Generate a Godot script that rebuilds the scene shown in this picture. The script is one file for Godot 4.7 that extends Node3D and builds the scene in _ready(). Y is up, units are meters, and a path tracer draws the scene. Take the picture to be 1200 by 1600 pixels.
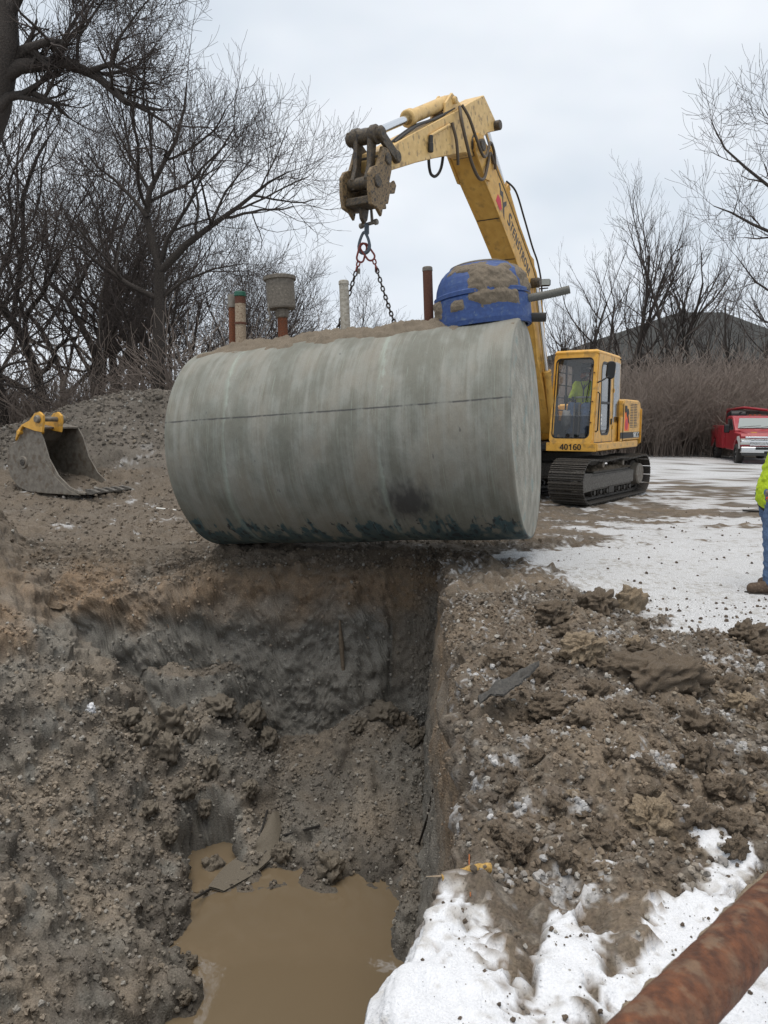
extends Node3D
# A concrete-grey underground tank lifted out of its excavation by a yellow excavator, winter, overcast.
# x is right, y up, the camera looks along -z. Pixels of the 1200 x 1600 photograph give directions only.
const FPX := 1155.0
const CAM := Vector3(0, 1.6, 0)
const PITCH := -6.9

var used := {}
var M := {}
var noise_cache := {}

func _ready():
	setup_camera_sky_sun()
	make_materials()
	build_ground()
	build_water()
	build_house()
	build_trees()
	build_brush()
	build_tank()
	build_excavator()
	build_rigging()
	build_operator()
	build_bucket()
	build_truck()
	build_worker()
	build_rail()
	build_debris()
	build_pebbles()

func setup_camera_sky_sun():
	var cam := Camera3D.new()
	cam.name = "camera"
	cam.position = CAM
	cam.rotation_degrees = Vector3(PITCH, 0, 0)
	cam.fov = 69.41
	# a phone lens focused on the tank: only the rail close by goes soft
	var lens := CameraAttributesPhysical.new()
	lens.frustum_focal_length = 17.33
	lens.frustum_focus_distance = 9.0
	lens.exposure_aperture = 8.0
	cam.attributes = lens
	cam.near = 0.05
	cam.far = 600.0
	add_child(cam)
	cam.current = true
	var we := WorldEnvironment.new()
	we.name = "environment"
	var e := Environment.new()
	e.background_mode = Environment.BG_SKY
	var sky := Sky.new()
	var pm := PanoramaSkyMaterial.new()
	pm.panorama = sky_picture()
	pm.energy_multiplier = 0.79
	sky.sky_material = pm
	e.sky = sky
	e.background_energy_multiplier = 1.0
	e.tonemap_mode = Environment.TONE_MAPPER_LINEAR
	e.tonemap_exposure = 1.50
	e.sdfgi_enabled = true
	e.ssao_enabled = true
	e.ssil_enabled = true
	we.environment = e
	add_child(we)
	var sun := DirectionalLight3D.new()
	sun.name = "overcast_sun"
	sun.light_energy = 0.5
	sun.light_color = Color(1.0, 0.965, 0.92)
	sun.light_angular_distance = 50.0
	sun.shadow_enabled = true
	sun.rotation_degrees = Vector3(-80, -38, 0)
	add_child(sun)

func sky_picture() -> ImageTexture:
	# an even layer of high cloud: pale blue-grey, softly streaked, a little paler towards the horizon
	var w := 1024
	var h := 512
	var im := Image.create(w, h, false, Image.FORMAT_RGB8)
	var n1 := fnl(71, 1.0, 5)
	var n2 := fnl(72, 1.0, 4)
	for j in h:
		var el := PI * 0.5 - PI * (j + 0.5) / h
		for i in w:
			var az := TAU * i / w
			var d := Vector3(cos(el) * sin(az), sin(el), cos(el) * cos(az))
			var k := 1.0 / (absf(d.y) + 0.32)
			var q := Vector3(d.x * k * 0.75, d.z * k * 0.75, d.y)
			var a := n1.get_noise_3d(q.x * 1.3, q.y * 2.0, q.z) * 0.6 + n2.get_noise_3d(q.x * 3.1, q.y * 5.0, q.z + 9.0) * 0.25
			var t := clampf(0.5 + a * 1.6, 0.0, 1.0)
			var blue := Color(0.785, 0.822, 0.864)
			var white := Color(0.895, 0.912, 0.935)
			var c := blue.lerp(white, t)
			c = c.lerp(Color(0.868, 0.895, 0.925), clampf(1.0 - absf(d.y) * 2.6, 0.0, 1.0) * 0.6)
			im.set_pixel(i, j, c)
	return ImageTexture.create_from_image(im)

# ------------------------------------------------------------------ photograph to place
func ray(px: float, py: float) -> Vector3:
	var b := Basis(Vector3(1, 0, 0), deg_to_rad(PITCH))
	return b * Vector3((px - 600.0) / FPX, (800.0 - py) / FPX, -1.0)

func at_depth(px: float, py: float, d: float) -> Vector3:
	return CAM + ray(px, py) * d

func at_y(px: float, py: float, y: float) -> Vector3:
	var r := ray(px, py)
	return CAM + r * ((y - CAM.y) / r.y)

func at_z(px: float, py: float, z: float) -> Vector3:
	var r := ray(px, py)
	return CAM + r * (z / r.z)

# ------------------------------------------------------------------ noise and textures
func fnl(seed_: int, freq: float, oct := 4, kind := FastNoiseLite.TYPE_SIMPLEX_SMOOTH) -> FastNoiseLite:
	var f := FastNoiseLite.new()
	f.seed = seed_
	f.frequency = freq
	f.noise_type = kind
	f.fractal_type = FastNoiseLite.FRACTAL_FBM if oct > 1 else FastNoiseLite.FRACTAL_NONE
	f.fractal_octaves = oct
	return f

func cell(seed_: int, freq: float) -> FastNoiseLite:
	var f := fnl(seed_, freq, 1, FastNoiseLite.TYPE_CELLULAR)
	f.cellular_return_type = FastNoiseLite.RETURN_DISTANCE
	f.cellular_jitter = 1.0
	return f

func rg(seed_: int) -> RandomNumberGenerator:
	var r := RandomNumberGenerator.new()
	r.seed = seed_
	return r

func grey(seed_: int, size: int, freq: float, oct: int, kind := FastNoiseLite.TYPE_SIMPLEX_SMOOTH) -> PackedByteArray:
	var f := fnl(seed_, freq, oct, kind)
	var im := f.get_seamless_image(size, size)
	im.convert(Image.FORMAT_L8)
	return im.get_data()

# colour texture: lo..hi by a fine noise, spots of a third colour where a coarse noise passes a threshold
func tex(seed_: int, lo: Color, hi: Color, freq := 0.03, oct := 5, spot := Color(0, 0, 0, 0), spot_freq := 0.012, spot_at := 0.6, size := 512) -> ImageTexture:
	var a := grey(seed_, size, freq, oct)
	var b := grey(seed_ + 1, size, spot_freq, 4)
	var out := PackedByteArray()
	out.resize(size * size * 3)
	for i in size * size:
		var c := lo.lerp(hi, a[i] / 255.0)
		if spot.a > 0.0:
			var k := clampf((b[i] / 255.0 * 0.9 + a[i] / 255.0 * 0.1 - spot_at) * 5.0, 0.0, 1.0) * spot.a
			c = c.lerp(Color(spot.r, spot.g, spot.b), k)
		out[i * 3] = int(clampf(c.r, 0, 1) * 255.0)
		out[i * 3 + 1] = int(clampf(c.g, 0, 1) * 255.0)
		out[i * 3 + 2] = int(clampf(c.b, 0, 1) * 255.0)
	return ImageTexture.create_from_image(Image.create_from_data(size, size, false, Image.FORMAT_RGB8, out))

func bump(seed_: int, freq: float, oct: int, strength: float, size := 512, kind := FastNoiseLite.TYPE_SIMPLEX_SMOOTH) -> ImageTexture:
	var f := fnl(seed_, freq, oct, kind)
	var im := f.get_seamless_image(size, size)
	im.convert(Image.FORMAT_RGBA8)
	im.bump_map_to_normal_map(strength)
	return ImageTexture.create_from_image(im)

func mat(c: Color, rough := 0.7, metal := 0.0) -> StandardMaterial3D:
	var m := StandardMaterial3D.new()
	m.albedo_color = c
	m.roughness = rough
	m.metallic = metal
	return m

func tri_mat(t: Texture2D, rough: float, scale_: float, nt: Texture2D = null, nscale := 1.0, metal := 0.0, world := false) -> StandardMaterial3D:
	var m := mat(Color(1, 1, 1), rough, metal)
	m.albedo_texture = t
	m.uv1_triplanar = true
	m.uv1_world_triplanar = world
	m.uv1_scale = Vector3.ONE * scale_
	if nt:
		m.normal_enabled = true
		m.normal_texture = nt
		m.normal_scale = nscale
	return m

func make_materials():
	var g := tex(1, Color(0.60, 0.60, 0.60), Color(1, 1, 1), 0.06, 5)
	M.ground = tri_mat(g, 0.95, 1.7, bump(3, 0.06, 5, 9.0), 0.9, 0.0, true)
	M.ground.vertex_color_use_as_albedo = true
	M.pebble = tri_mat(tex(5, Color(0.62, 0.62, 0.62), Color(1, 1, 1), 0.05, 4, Color(0, 0, 0, 0), 0.01, 0.6, 256), 0.95, 9.0)
	M.pebble.vertex_color_use_as_albedo = true
	M.clod = tri_mat(tex(7, Color(0.25, 0.215, 0.175), Color(0.48, 0.425, 0.36), 0.06, 5, Color(0.66, 0.64, 0.60, 0.5), 0.03, 0.66), 0.95, 5.0, bump(9, 0.06, 5, 16.0), 1.0)
	M.clod_pale = tri_mat(tex(11, Color(0.40, 0.35, 0.285), Color(0.60, 0.54, 0.455), 0.05, 5), 0.95, 3.0, bump(9, 0.06, 5, 12.0), 1.0)
	M.clod_grey = tri_mat(tex(13, Color(0.36, 0.33, 0.29), Color(0.52, 0.49, 0.44), 0.05, 5), 0.9, 3.0, bump(9, 0.06, 5, 12.0), 1.0)
	M.snow = tri_mat(tex(15, Color(0.86, 0.87, 0.89), Color(0.94, 0.945, 0.955), 0.04, 4), 0.8, 2.0, bump(16, 0.04, 4, 6.0), 0.7)
	M.snow_bank = tri_mat(tex(15, Color(0.87, 0.875, 0.885), Color(0.965, 0.968, 0.975), 0.08, 4), 0.75, 2.4, bump(16, 0.07, 5, 7.0), 0.9, 0.0, true)
	M.snow_bank.vertex_color_use_as_albedo = true
	M.bark = tri_mat(tex(17, Color(0.16, 0.145, 0.135), Color(0.34, 0.31, 0.285), 0.04, 4), 0.95, 1.2, bump(18, 0.05, 4, 12.0), 0.8)
	M.twig = mat(Color(0.27, 0.24, 0.225), 0.95)
	M.brush = mat(Color(0.53, 0.485, 0.45), 0.95)
	M.yellow = tri_mat(tex(21, Color(0.74, 0.56, 0.25), Color(0.83, 0.66, 0.35), 0.012, 5, Color(0.46, 0.36, 0.22, 0.55), 0.009, 0.62), 0.48, 0.9)
	M.yellow_cab = tri_mat(tex(23, Color(0.80, 0.595, 0.225), Color(0.87, 0.67, 0.30), 0.015, 5, Color(0.54, 0.42, 0.26, 0.55), 0.008, 0.62), 0.42, 0.9)
	M.yellow_pale = tri_mat(tex(25, Color(0.76, 0.62, 0.38), Color(0.85, 0.72, 0.48), 0.012, 5, Color(0.42, 0.33, 0.21, 0.6), 0.010, 0.63), 0.5, 1.1)
	M.greasy = tri_mat(tex(27, Color(0.14, 0.12, 0.10), Color(0.40, 0.335, 0.235), 0.03, 5, Color(0.07, 0.065, 0.075, 0.85), 0.012, 0.58), 0.55, 2.2, bump(28, 0.06, 4, 6.0), 0.7)
	M.coupler = tri_mat(tex(29, Color(0.32, 0.26, 0.19), Color(0.60, 0.50, 0.34), 0.03, 5, Color(0.12, 0.105, 0.10, 0.9), 0.015, 0.56), 0.6, 2.2, bump(28, 0.06, 4, 6.0), 0.7)
	M.chrome = mat(Color(0.86, 0.87, 0.88), 0.14, 1.0)
	M.steel = tri_mat(tex(31, Color(0.42, 0.395, 0.36), Color(0.55, 0.525, 0.485), 0.012, 5, Color(0.36, 0.31, 0.26, 0.6), 0.006, 0.58), 0.55, 1.6, null, 1.0, 0.3)
	M.track = tri_mat(tex(33, Color(0.155, 0.145, 0.135), Color(0.36, 0.34, 0.315), 0.03, 5, Color(0.42, 0.39, 0.345, 0.8), 0.02, 0.62), 0.6, 2.0, bump(28, 0.06, 4, 6.0), 0.6, 0.2)
	M.track_frame = tri_mat(tex(35, Color(0.30, 0.285, 0.265), Color(0.47, 0.455, 0.43), 0.02, 5, Color(0.22, 0.20, 0.175, 0.7), 0.02, 0.6), 0.7, 1.5)
	M.rubber = mat(Color(0.16, 0.15, 0.14), 0.6)
	M.hose = mat(Color(0.30, 0.255, 0.20), 0.6)
	M.black = mat(Color(0.055, 0.058, 0.065), 0.5)
	M.lining = mat(Color(0.11, 0.115, 0.13), 0.8)
	M.seat = mat(Color(0.16, 0.16, 0.17), 0.9)
	M.glass = mat(Color(0.25, 0.28, 0.28, 0.02), 0.02)
	M.glass.transparency = BaseMaterial3D.TRANSPARENCY_ALPHA
	M.glass_dark = mat(Color(0.12, 0.13, 0.14, 0.38), 0.02)
	M.glass_dark.transparency = BaseMaterial3D.TRANSPARENCY_ALPHA
	M.rust = tri_mat(tex(37, Color(0.30, 0.17, 0.115), Color(0.56, 0.335, 0.21), 0.03, 5, Color(0.36, 0.29, 0.24, 0.7), 0.016, 0.6), 0.9, 3.0, bump(38, 0.07, 4, 8.0), 0.7)
	M.rust_dark = tri_mat(tex(39, Color(0.25, 0.15, 0.12), Color(0.44, 0.285, 0.21), 0.04, 5, Color(0.52, 0.45, 0.38, 0.6), 0.02, 0.68), 0.9, 3.0, bump(38, 0.07, 4, 8.0), 0.7)
	M.pipe_pale = tri_mat(tex(41, Color(0.52, 0.50, 0.455), Color(0.72, 0.70, 0.655), 0.02, 5, Color(0.42, 0.36, 0.29, 0.6), 0.02, 0.62), 0.85, 2.2)
	M.pipe_dirty = tri_mat(tex(43, Color(0.50, 0.43, 0.355), Color(0.70, 0.65, 0.57), 0.03, 5, Color(0.34, 0.24, 0.17, 0.7), 0.03, 0.58), 0.9, 2.6)
	M.tin = tri_mat(tex(45, Color(0.33, 0.305, 0.27), Color(0.48, 0.45, 0.41), 0.02, 5, Color(0.62, 0.585, 0.52, 0.6), 0.025, 0.64), 0.75, 2.5)
	M.blue = tri_mat(tex(47, Color(0.125, 0.22, 0.42), Color(0.205, 0.32, 0.535), 0.02, 5, Color(0.44, 0.48, 0.52, 0.6), 0.016, 0.62), 0.55, 1.6)
	M.soil = tri_mat(tex(49, Color(0.36, 0.325, 0.28), Color(0.58, 0.53, 0.46), 0.05, 5), 0.98, 4.0, bump(9, 0.06, 5, 14.0), 1.0)
	M.corrugated = tri_mat(tex(51, Color(0.30, 0.30, 0.285), Color(0.43, 0.425, 0.40), 0.03, 4), 0.7, 3.0)
	M.red_steel = tri_mat(tex(53, Color(0.36, 0.15, 0.13), Color(0.56, 0.25, 0.21), 0.05, 4), 0.6, 5.0)
	M.blue_steel = tri_mat(tex(55, Color(0.24, 0.28, 0.32), Color(0.38, 0.42, 0.45), 0.05, 4), 0.55, 5.0)
	M.chain = tri_mat(tex(57, Color(0.13, 0.11, 0.10), Color(0.29, 0.25, 0.22), 0.05, 4), 0.55, 6.0, null, 1.0, 0.3)
	M.red = tri_mat(tex(59, Color(0.53, 0.12, 0.15), Color(0.62, 0.19, 0.22), 0.02, 4, Color(0.72, 0.62, 0.60, 0.35), 0.014, 0.66), 0.3, 0.6)
	M.white_grime = tri_mat(tex(61, Color(0.70, 0.68, 0.67), Color(0.84, 0.83, 0.82), 0.02, 4), 0.5, 1.0)
	M.decal_black = mat(Color(0.095, 0.09, 0.09), 0.6)
	M.decal_grey = mat(Color(0.27, 0.255, 0.25), 0.6)
	M.decal_red = mat(Color(0.76, 0.20, 0.27), 0.6)
	M.decal_orange = mat(Color(0.93, 0.42, 0.10), 0.6)
	M.decal_white = mat(Color(0.85, 0.85, 0.83), 0.6)

# ------------------------------------------------------------------ scene nodes
func numbered(called: String) -> String:
	var k: int = used.get(called, 0)
	used[called] = k + 1
	return called if k == 0 else "%s_%03d" % [called, k]

func tag(o: Node, label: String, category: String, group := "", kind := ""):
	if label: o.set_meta("label", label)
	if category: o.set_meta("category", category)
	if group: o.set_meta("group", group)
	if kind: o.set_meta("kind", kind)

func thing(called: String, label: String, category: String, at := Vector3.ZERO, yaw := 0.0, group := "") -> Node3D:
	var o := Node3D.new()
	o.name = numbered(called)
	add_child(o)
	o.position = at
	o.rotation_degrees.y = yaw
	tag(o, label, category, group)
	return o

func obj(called: String, b: B, m: Material, parent: Node = null, xf := Transform3D.IDENTITY) -> MeshInstance3D:
	return inst(called, b.mesh(), m, parent, xf)

func inst(called: String, mesh: Mesh, m: Material, parent: Node = null, xf := Transform3D.IDENTITY) -> MeshInstance3D:
	var o := MeshInstance3D.new()
	o.mesh = mesh
	o.material_override = m
	o.transform = xf
	if parent == null:
		o.name = numbered(called)
		add_child(o)
	else:
		o.name = called
		parent.add_child(o, true)
	return o

func T(at: Vector3, rot := Vector3.ZERO) -> Transform3D:
	return Transform3D(Basis.from_euler(rot * (PI / 180.0)), at)

func text_obj(called: String, words: String, size: float, depth: float, m: Material, parent: Node, xf: Transform3D, weight := 700) -> MeshInstance3D:
	var tm := TextMesh.new()
	var sf := SystemFont.new()
	sf.font_names = PackedStringArray(["Droid Sans"])
	sf.font_weight = weight
	tm.font = sf
	tm.text = words
	tm.font_size = 64
	tm.pixel_size = size / 64.0
	tm.depth = depth
	return inst(called, tm, m, parent, xf)

# ------------------------------------------------------------------ mesh builder
class B:
	var v := PackedVector3Array()
	var n := PackedVector3Array()
	var c := PackedColorArray()
	var uv := PackedVector2Array()
	var idx := PackedInt32Array()

	func mesh() -> ArrayMesh:
		var a := []
		a.resize(Mesh.ARRAY_MAX)
		a[Mesh.ARRAY_VERTEX] = v
		a[Mesh.ARRAY_NORMAL] = n
		if c.size() == v.size() and c.size() > 0: a[Mesh.ARRAY_COLOR] = c
		if uv.size() == v.size() and uv.size() > 0: a[Mesh.ARRAY_TEX_UV] = uv
		a[Mesh.ARRAY_INDEX] = idx
		var m := ArrayMesh.new()
		m.add_surface_from_arrays(Mesh.PRIMITIVE_TRIANGLES, a)
		return m

	func tri(p: Vector3, q: Vector3, r: Vector3, np: Vector3, nq: Vector3, nr: Vector3):
		var k := v.size()
		v.append(p); v.append(q); v.append(r)
		n.append(np); n.append(nq); n.append(nr)
		if (q - p).cross(r - p).dot(np + nq + nr) > 0.0:
			idx.append(k); idx.append(k + 2); idx.append(k + 1)
		else:
			idx.append(k); idx.append(k + 1); idx.append(k + 2)

	func flat(p: Vector3, q: Vector3, r: Vector3, outward: Vector3):
		var m := (q - p).cross(r - p).normalized()
		if m.dot(outward) < 0.0: m = -m
		tri(p, q, r, m, m, m)

	func quad(p: Vector3, q: Vector3, r: Vector3, s: Vector3, m: Vector3):
		tri(p, q, r, m, m, m)
		tri(p, r, s, m, m, m)

	func quad4(p: Vector3, q: Vector3, r: Vector3, s: Vector3, np: Vector3, nq: Vector3, nr: Vector3, ns: Vector3):
		tri(p, q, r, np, nq, nr)
		tri(p, r, s, np, nr, ns)

	# bevelled box
	func box(at: Vector3, size: Vector3, bev := 0.01, basis := Basis.IDENTITY):
		var h := size * 0.5
		var b := minf(bev, minf(h.x, minf(h.y, h.z)) * 0.9)
		var ax := [0, 1, 2]
		for a in ax:
			var u: int = (a + 1) % 3
			var w: int = (a + 2) % 3
			for s in [-1.0, 1.0]:
				var m := Vector3.ZERO
				m[a] = s
				var p := []
				for e in [[-1, -1], [1, -1], [1, 1], [-1, 1]]:
					var q := Vector3.ZERO
					q[a] = s * h[a]
					q[u] = e[0] * (h[u] - b)
					q[w] = e[1] * (h[w] - b)
					p.append(at + basis * q)
				quad(p[0], p[1], p[2], p[3], basis * m)
			# edges along axis a
			for e in [[-1, -1], [1, -1], [1, 1], [-1, 1]]:
				var mu := Vector3.ZERO
				mu[u] = e[0]
				var mw := Vector3.ZERO
				mw[w] = e[1]
				var pp := []
				for s in [-1.0, 1.0]:
					var q1 := Vector3.ZERO
					q1[a] = s * (h[a] - b); q1[u] = e[0] * h[u]; q1[w] = e[1] * (h[w] - b)
					var q2 := Vector3.ZERO
					q2[a] = s * (h[a] - b); q2[u] = e[0] * (h[u] - b); q2[w] = e[1] * h[w]
					pp.append(at + basis * q1); pp.append(at + basis * q2)
				quad4(pp[0], pp[1], pp[3], pp[2], basis * mu, basis * mw, basis * mw, basis * mu)
		for sx in [-1.0, 1.0]:
			for sy in [-1.0, 1.0]:
				for sz in [-1.0, 1.0]:
					tri(at + basis * Vector3(sx * h.x, sy * (h.y - b), sz * (h.z - b)), at + basis * Vector3(sx * (h.x - b), sy * h.y, sz * (h.z - b)), at + basis * Vector3(sx * (h.x - b), sy * (h.y - b), sz * h.z),
						basis * Vector3(sx, 0, 0), basis * Vector3(0, sy, 0), basis * Vector3(0, 0, sz))

	func frame(d: Vector3) -> Array:
		var u := d.cross(Vector3.UP if absf(d.y) < 0.9 else Vector3.RIGHT).normalized()
		return [u, d.cross(u).normalized()]

	func cyl(a: Vector3, b: Vector3, r0: float, r1: float, k := 16, caps := true, bev := 0.0):
		var d := (b - a).normalized()
		var f := frame(d)
		if bev > 0.0 and caps:
			cyl(a, a + d * bev, r0 - bev, r0, k, false)
			cyl(b - d * bev, b, r1, r1 - bev, k, false)
			disc(a, -d, r0 - bev, k)
			disc(b, d, r1 - bev, k)
			cyl(a + d * bev, b - d * bev, r0, r1, k, false)
			return
		var sl := (r0 - r1) / maxf((b - a).length(), 1e-6)
		for i in k:
			var t0 := TAU * i / k
			var t1 := TAU * (i + 1) / k
			var e0: Vector3 = f[0] * cos(t0) + f[1] * sin(t0)
			var e1: Vector3 = f[0] * cos(t1) + f[1] * sin(t1)
			var m0 := (e0 + d * sl).normalized()
			var m1 := (e1 + d * sl).normalized()
			quad4(a + e0 * r0, a + e1 * r0, b + e1 * r1, b + e0 * r1, m0, m1, m1, m0)
		if caps:
			disc(a, -d, r0, k)
			disc(b, d, r1, k)

	func disc(at: Vector3, d: Vector3, r: float, k := 16):
		var f := frame(d)
		for i in k:
			var t0 := TAU * i / k
			var t1 := TAU * (i + 1) / k
			tri(at, at + (f[0] * cos(t0) + f[1] * sin(t0)) * r, at + (f[0] * cos(t1) + f[1] * sin(t1)) * r, d, d, d)

	# open cylinder with wall thickness
	func pipe(a: Vector3, b: Vector3, r: float, inner: float, k := 18):
		var d := (b - a).normalized()
		var f := frame(d)
		for i in k:
			var t0 := TAU * i / k
			var t1 := TAU * (i + 1) / k
			var e0: Vector3 = f[0] * cos(t0) + f[1] * sin(t0)
			var e1: Vector3 = f[0] * cos(t1) + f[1] * sin(t1)
			quad4(a + e0 * r, a + e1 * r, b + e1 * r, b + e0 * r, e0, e1, e1, e0)
			quad4(a + e0 * inner, a + e1 * inner, b + e1 * inner, b + e0 * inner, -e0, -e1, -e1, -e0)
			quad(a + e0 * r, a + e1 * r, a + e1 * inner, a + e0 * inner, -d)
			quad(b + e0 * r, b + e1 * r, b + e1 * inner, b + e0 * inner, d)

	# smooth tube through points (indexed)
	func tube(p: PackedVector3Array, r: PackedFloat32Array, k := 6, closed := false, caps := false):
		var m := p.size()
		if m < 2: return
		var base := v.size()
		var u := Vector3.ZERO
		for i in m:
			var d: Vector3
			if closed: d = p[(i + 1) % m] - p[(i + m - 1) % m]
			else: d = p[mini(i + 1, m - 1)] - p[maxi(i - 1, 0)]
			d = d.normalized()
			if i == 0:
				u = d.cross(Vector3.UP if absf(d.y) < 0.9 else Vector3.RIGHT).normalized()
			else:
				u = (u - d * d.dot(u)).normalized()
			var w := d.cross(u)
			for j in k:
				var t := TAU * j / k
				var e := u * cos(t) + w * sin(t)
				v.append(p[i] + e * r[i])
				n.append(e)
		var rows := m if closed else m - 1
		for i in rows:
			var i2 := (i + 1) % m
			for j in k:
				var j2 := (j + 1) % k
				var a := base + i * k + j
				var b := base + i * k + j2
				var c2 := base + i2 * k + j2
				var d2 := base + i2 * k + j
				idx.append(a); idx.append(c2); idx.append(b)
				idx.append(a); idx.append(d2); idx.append(c2)
		if caps and not closed:
			disc(p[0], (p[0] - p[1]).normalized(), r[0], k)
			disc(p[m - 1], (p[m - 1] - p[m - 2]).normalized(), r[m - 1], k)

	# polygon in the frame's xy plane, extruded half a depth either way along its z, with a bevelled rim
	func prism(poly: PackedVector2Array, xf: Transform3D, depth: float, bev := 0.0):
		var p := poly
		if Geometry2D.is_polygon_clockwise(p):
			p = poly.duplicate()
			p.reverse()
		var k := p.size()
		var inn := PackedVector2Array()
		for i in k:
			var e0 := (p[i] - p[(i + k - 1) % k]).normalized()
			var e1 := (p[(i + 1) % k] - p[i]).normalized()
			var m := Vector2(-e0.y, e0.x) + Vector2(-e1.y, e1.x)
			var mm := m.normalized()
			var cs := maxf(mm.dot(Vector2(-e0.y, e0.x)), 0.4)
			inn.append(p[i] + mm * bev / cs)
		var tr := Geometry2D.triangulate_polygon(inn)
		if tr.is_empty(): inn = p; tr = Geometry2D.triangulate_polygon(p)
		for s in [-1.0, 1.0]:
			var z: float = s * depth * 0.5
			var m: Vector3 = xf.basis.z * s
			for i in range(0, tr.size(), 3):
				tri(xf * Vector3(inn[tr[i]].x, inn[tr[i]].y, z), xf * Vector3(inn[tr[i + 1]].x, inn[tr[i + 1]].y, z), xf * Vector3(inn[tr[i + 2]].x, inn[tr[i + 2]].y, z), m, m, m)
			if bev > 0.0:
				for i in k:
					var j := (i + 1) % k
					var e := (p[j] - p[i]).normalized()
					var side: Vector3 = xf.basis * Vector3(e.y, -e.x, 0)
					var zb: float = s * (depth * 0.5 - bev)
					quad4(xf * Vector3(inn[i].x, inn[i].y, z), xf * Vector3(inn[j].x, inn[j].y, z), xf * Vector3(p[j].x, p[j].y, zb), xf * Vector3(p[i].x, p[i].y, zb), m, m, side, side)
		var zz := depth * 0.5 - bev
		for i in k:
			var j := (i + 1) % k
			var e := (p[j] - p[i]).normalized()
			var ep := (p[i] - p[(i + k - 1) % k]).normalized()
			var en := (p[(j + 1) % k] - p[j]).normalized()
			var m0 := Vector2(e.y, -e.x)
			var mi := (m0 + Vector2(ep.y, -ep.x)).normalized() if e.dot(ep) > 0.85 else m0
			var mj := (m0 + Vector2(en.y, -en.x)).normalized() if e.dot(en) > 0.85 else m0
			var wi := xf.basis * Vector3(mi.x, mi.y, 0)
			var wj := xf.basis * Vector3(mj.x, mj.y, 0)
			quad4(xf * Vector3(p[i].x, p[i].y, -zz), xf * Vector3(p[j].x, p[j].y, -zz), xf * Vector3(p[j].x, p[j].y, zz), xf * Vector3(p[i].x, p[i].y, zz), wi, wj, wj, wi)

	# flat ring between two loops of equal length, with thickness
	func ring(outer: PackedVector2Array, inner: PackedVector2Array, xf: Transform3D, depth: float):
		var k := outer.size()
		for i in k:
			var j := (i + 1) % k
			for s in [-1.0, 1.0]:
				var z: float = s * depth * 0.5
				quad(xf * Vector3(outer[i].x, outer[i].y, z), xf * Vector3(outer[j].x, outer[j].y, z), xf * Vector3(inner[j].x, inner[j].y, z), xf * Vector3(inner[i].x, inner[i].y, z), xf.basis.z * s)
			for lp in 2:
				var l: PackedVector2Array = outer if lp == 0 else inner
				var e := (l[j] - l[i]).normalized()
				var m := xf.basis * Vector3(e.y, -e.x, 0) * (1.0 if lp == 0 else -1.0)
				if e.length() < 0.5: continue
				quad(xf * Vector3(l[i].x, l[i].y, -depth * 0.5), xf * Vector3(l[j].x, l[j].y, -depth * 0.5), xf * Vector3(l[j].x, l[j].y, depth * 0.5), xf * Vector3(l[i].x, l[i].y, depth * 0.5), m)

	# profile (radius, height) turned about the frame's y axis
	func lathe(prof: PackedVector2Array, xf: Transform3D, k := 24):
		for i in prof.size() - 1:
			var a := prof[i]
			var b := prof[i + 1]
			var e := (b - a).normalized()
			var nr := Vector2(e.y, -e.x)
			for j in k:
				var t0 := TAU * j / k
				var t1 := TAU * (j + 1) / k
				var c0 := cos(t0); var s0 := sin(t0); var c1 := cos(t1); var s1 := sin(t1)
				var m0 := xf.basis * Vector3(nr.x * c0, nr.y, nr.x * s0)
				var m1 := xf.basis * Vector3(nr.x * c1, nr.y, nr.x * s1)
				quad4(xf * Vector3(a.x * c0, a.y, a.x * s0), xf * Vector3(a.x * c1, a.y, a.x * s1), xf * Vector3(b.x * c1, b.y, b.x * s1), xf * Vector3(b.x * c0, b.y, b.x * s0), m0, m1, m1, m0)

	# lumpy stone: a sphere of rings pushed in and out by a noise
	func rock(at: Vector3, size: Vector3, seed_: int, rings := 8, rough := 0.28, basis := Basis.IDENTITY):
		var f := FastNoiseLite.new()
		f.seed = seed_
		f.frequency = 0.9
		f.fractal_octaves = 3
		var k := rings * 2
		var base := v.size()
		for i in rings + 1:
			var el := PI * i / rings
			for j in k:
				var az := TAU * j / k
				var d := Vector3(sin(el) * cos(az), cos(el), sin(el) * sin(az))
				var q := d.sign() * Vector3(pow(absf(d.x), 0.8), pow(absf(d.y), 0.8), pow(absf(d.z), 0.8))
				var s := 1.0 + f.get_noise_3dv(d * 1.6) * rough * 2.2 + f.get_noise_3dv(d * 5.0) * rough * 0.6
				v.append(at + basis * (q * s * size * 0.5))
				n.append(Vector3.ZERO)
		for i in rings:
			for j in k:
				var a := base + i * k + j
				var b := base + i * k + (j + 1) % k
				var c2 := base + (i + 1) * k + (j + 1) % k
				var d2 := base + (i + 1) * k + j
				for t in [[a, b, c2], [a, c2, d2]]:
					var m: Vector3 = (v[t[1]] - v[t[0]]).cross(v[t[2]] - v[t[0]])
					n[t[0]] += m; n[t[1]] += m; n[t[2]] += m
					idx.append(t[0]); idx.append(t[2]); idx.append(t[1])
		for i in range(base, v.size()):
			var m := n[i]
			if m.dot(v[i] - at) < 0.0: m = -m
			n[i] = m.normalized() if m.length() > 1e-9 else Vector3.UP

static func rrect(cx: float, cy: float, w: float, h: float, r: float, k := 5) -> PackedVector2Array:
	var out := PackedVector2Array()
	var q := [[1, 1, 0.0], [-1, 1, 0.5], [-1, -1, 1.0], [1, -1, 1.5]]
	for e in q:
		for i in k + 1:
			var t: float = PI * (e[2] + 0.5 * i / k)
			out.append(Vector2(cx + e[0] * (w * 0.5 - r) + cos(t) * r, cy + e[1] * (h * 0.5 - r) + sin(t) * r))
	return out

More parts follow.
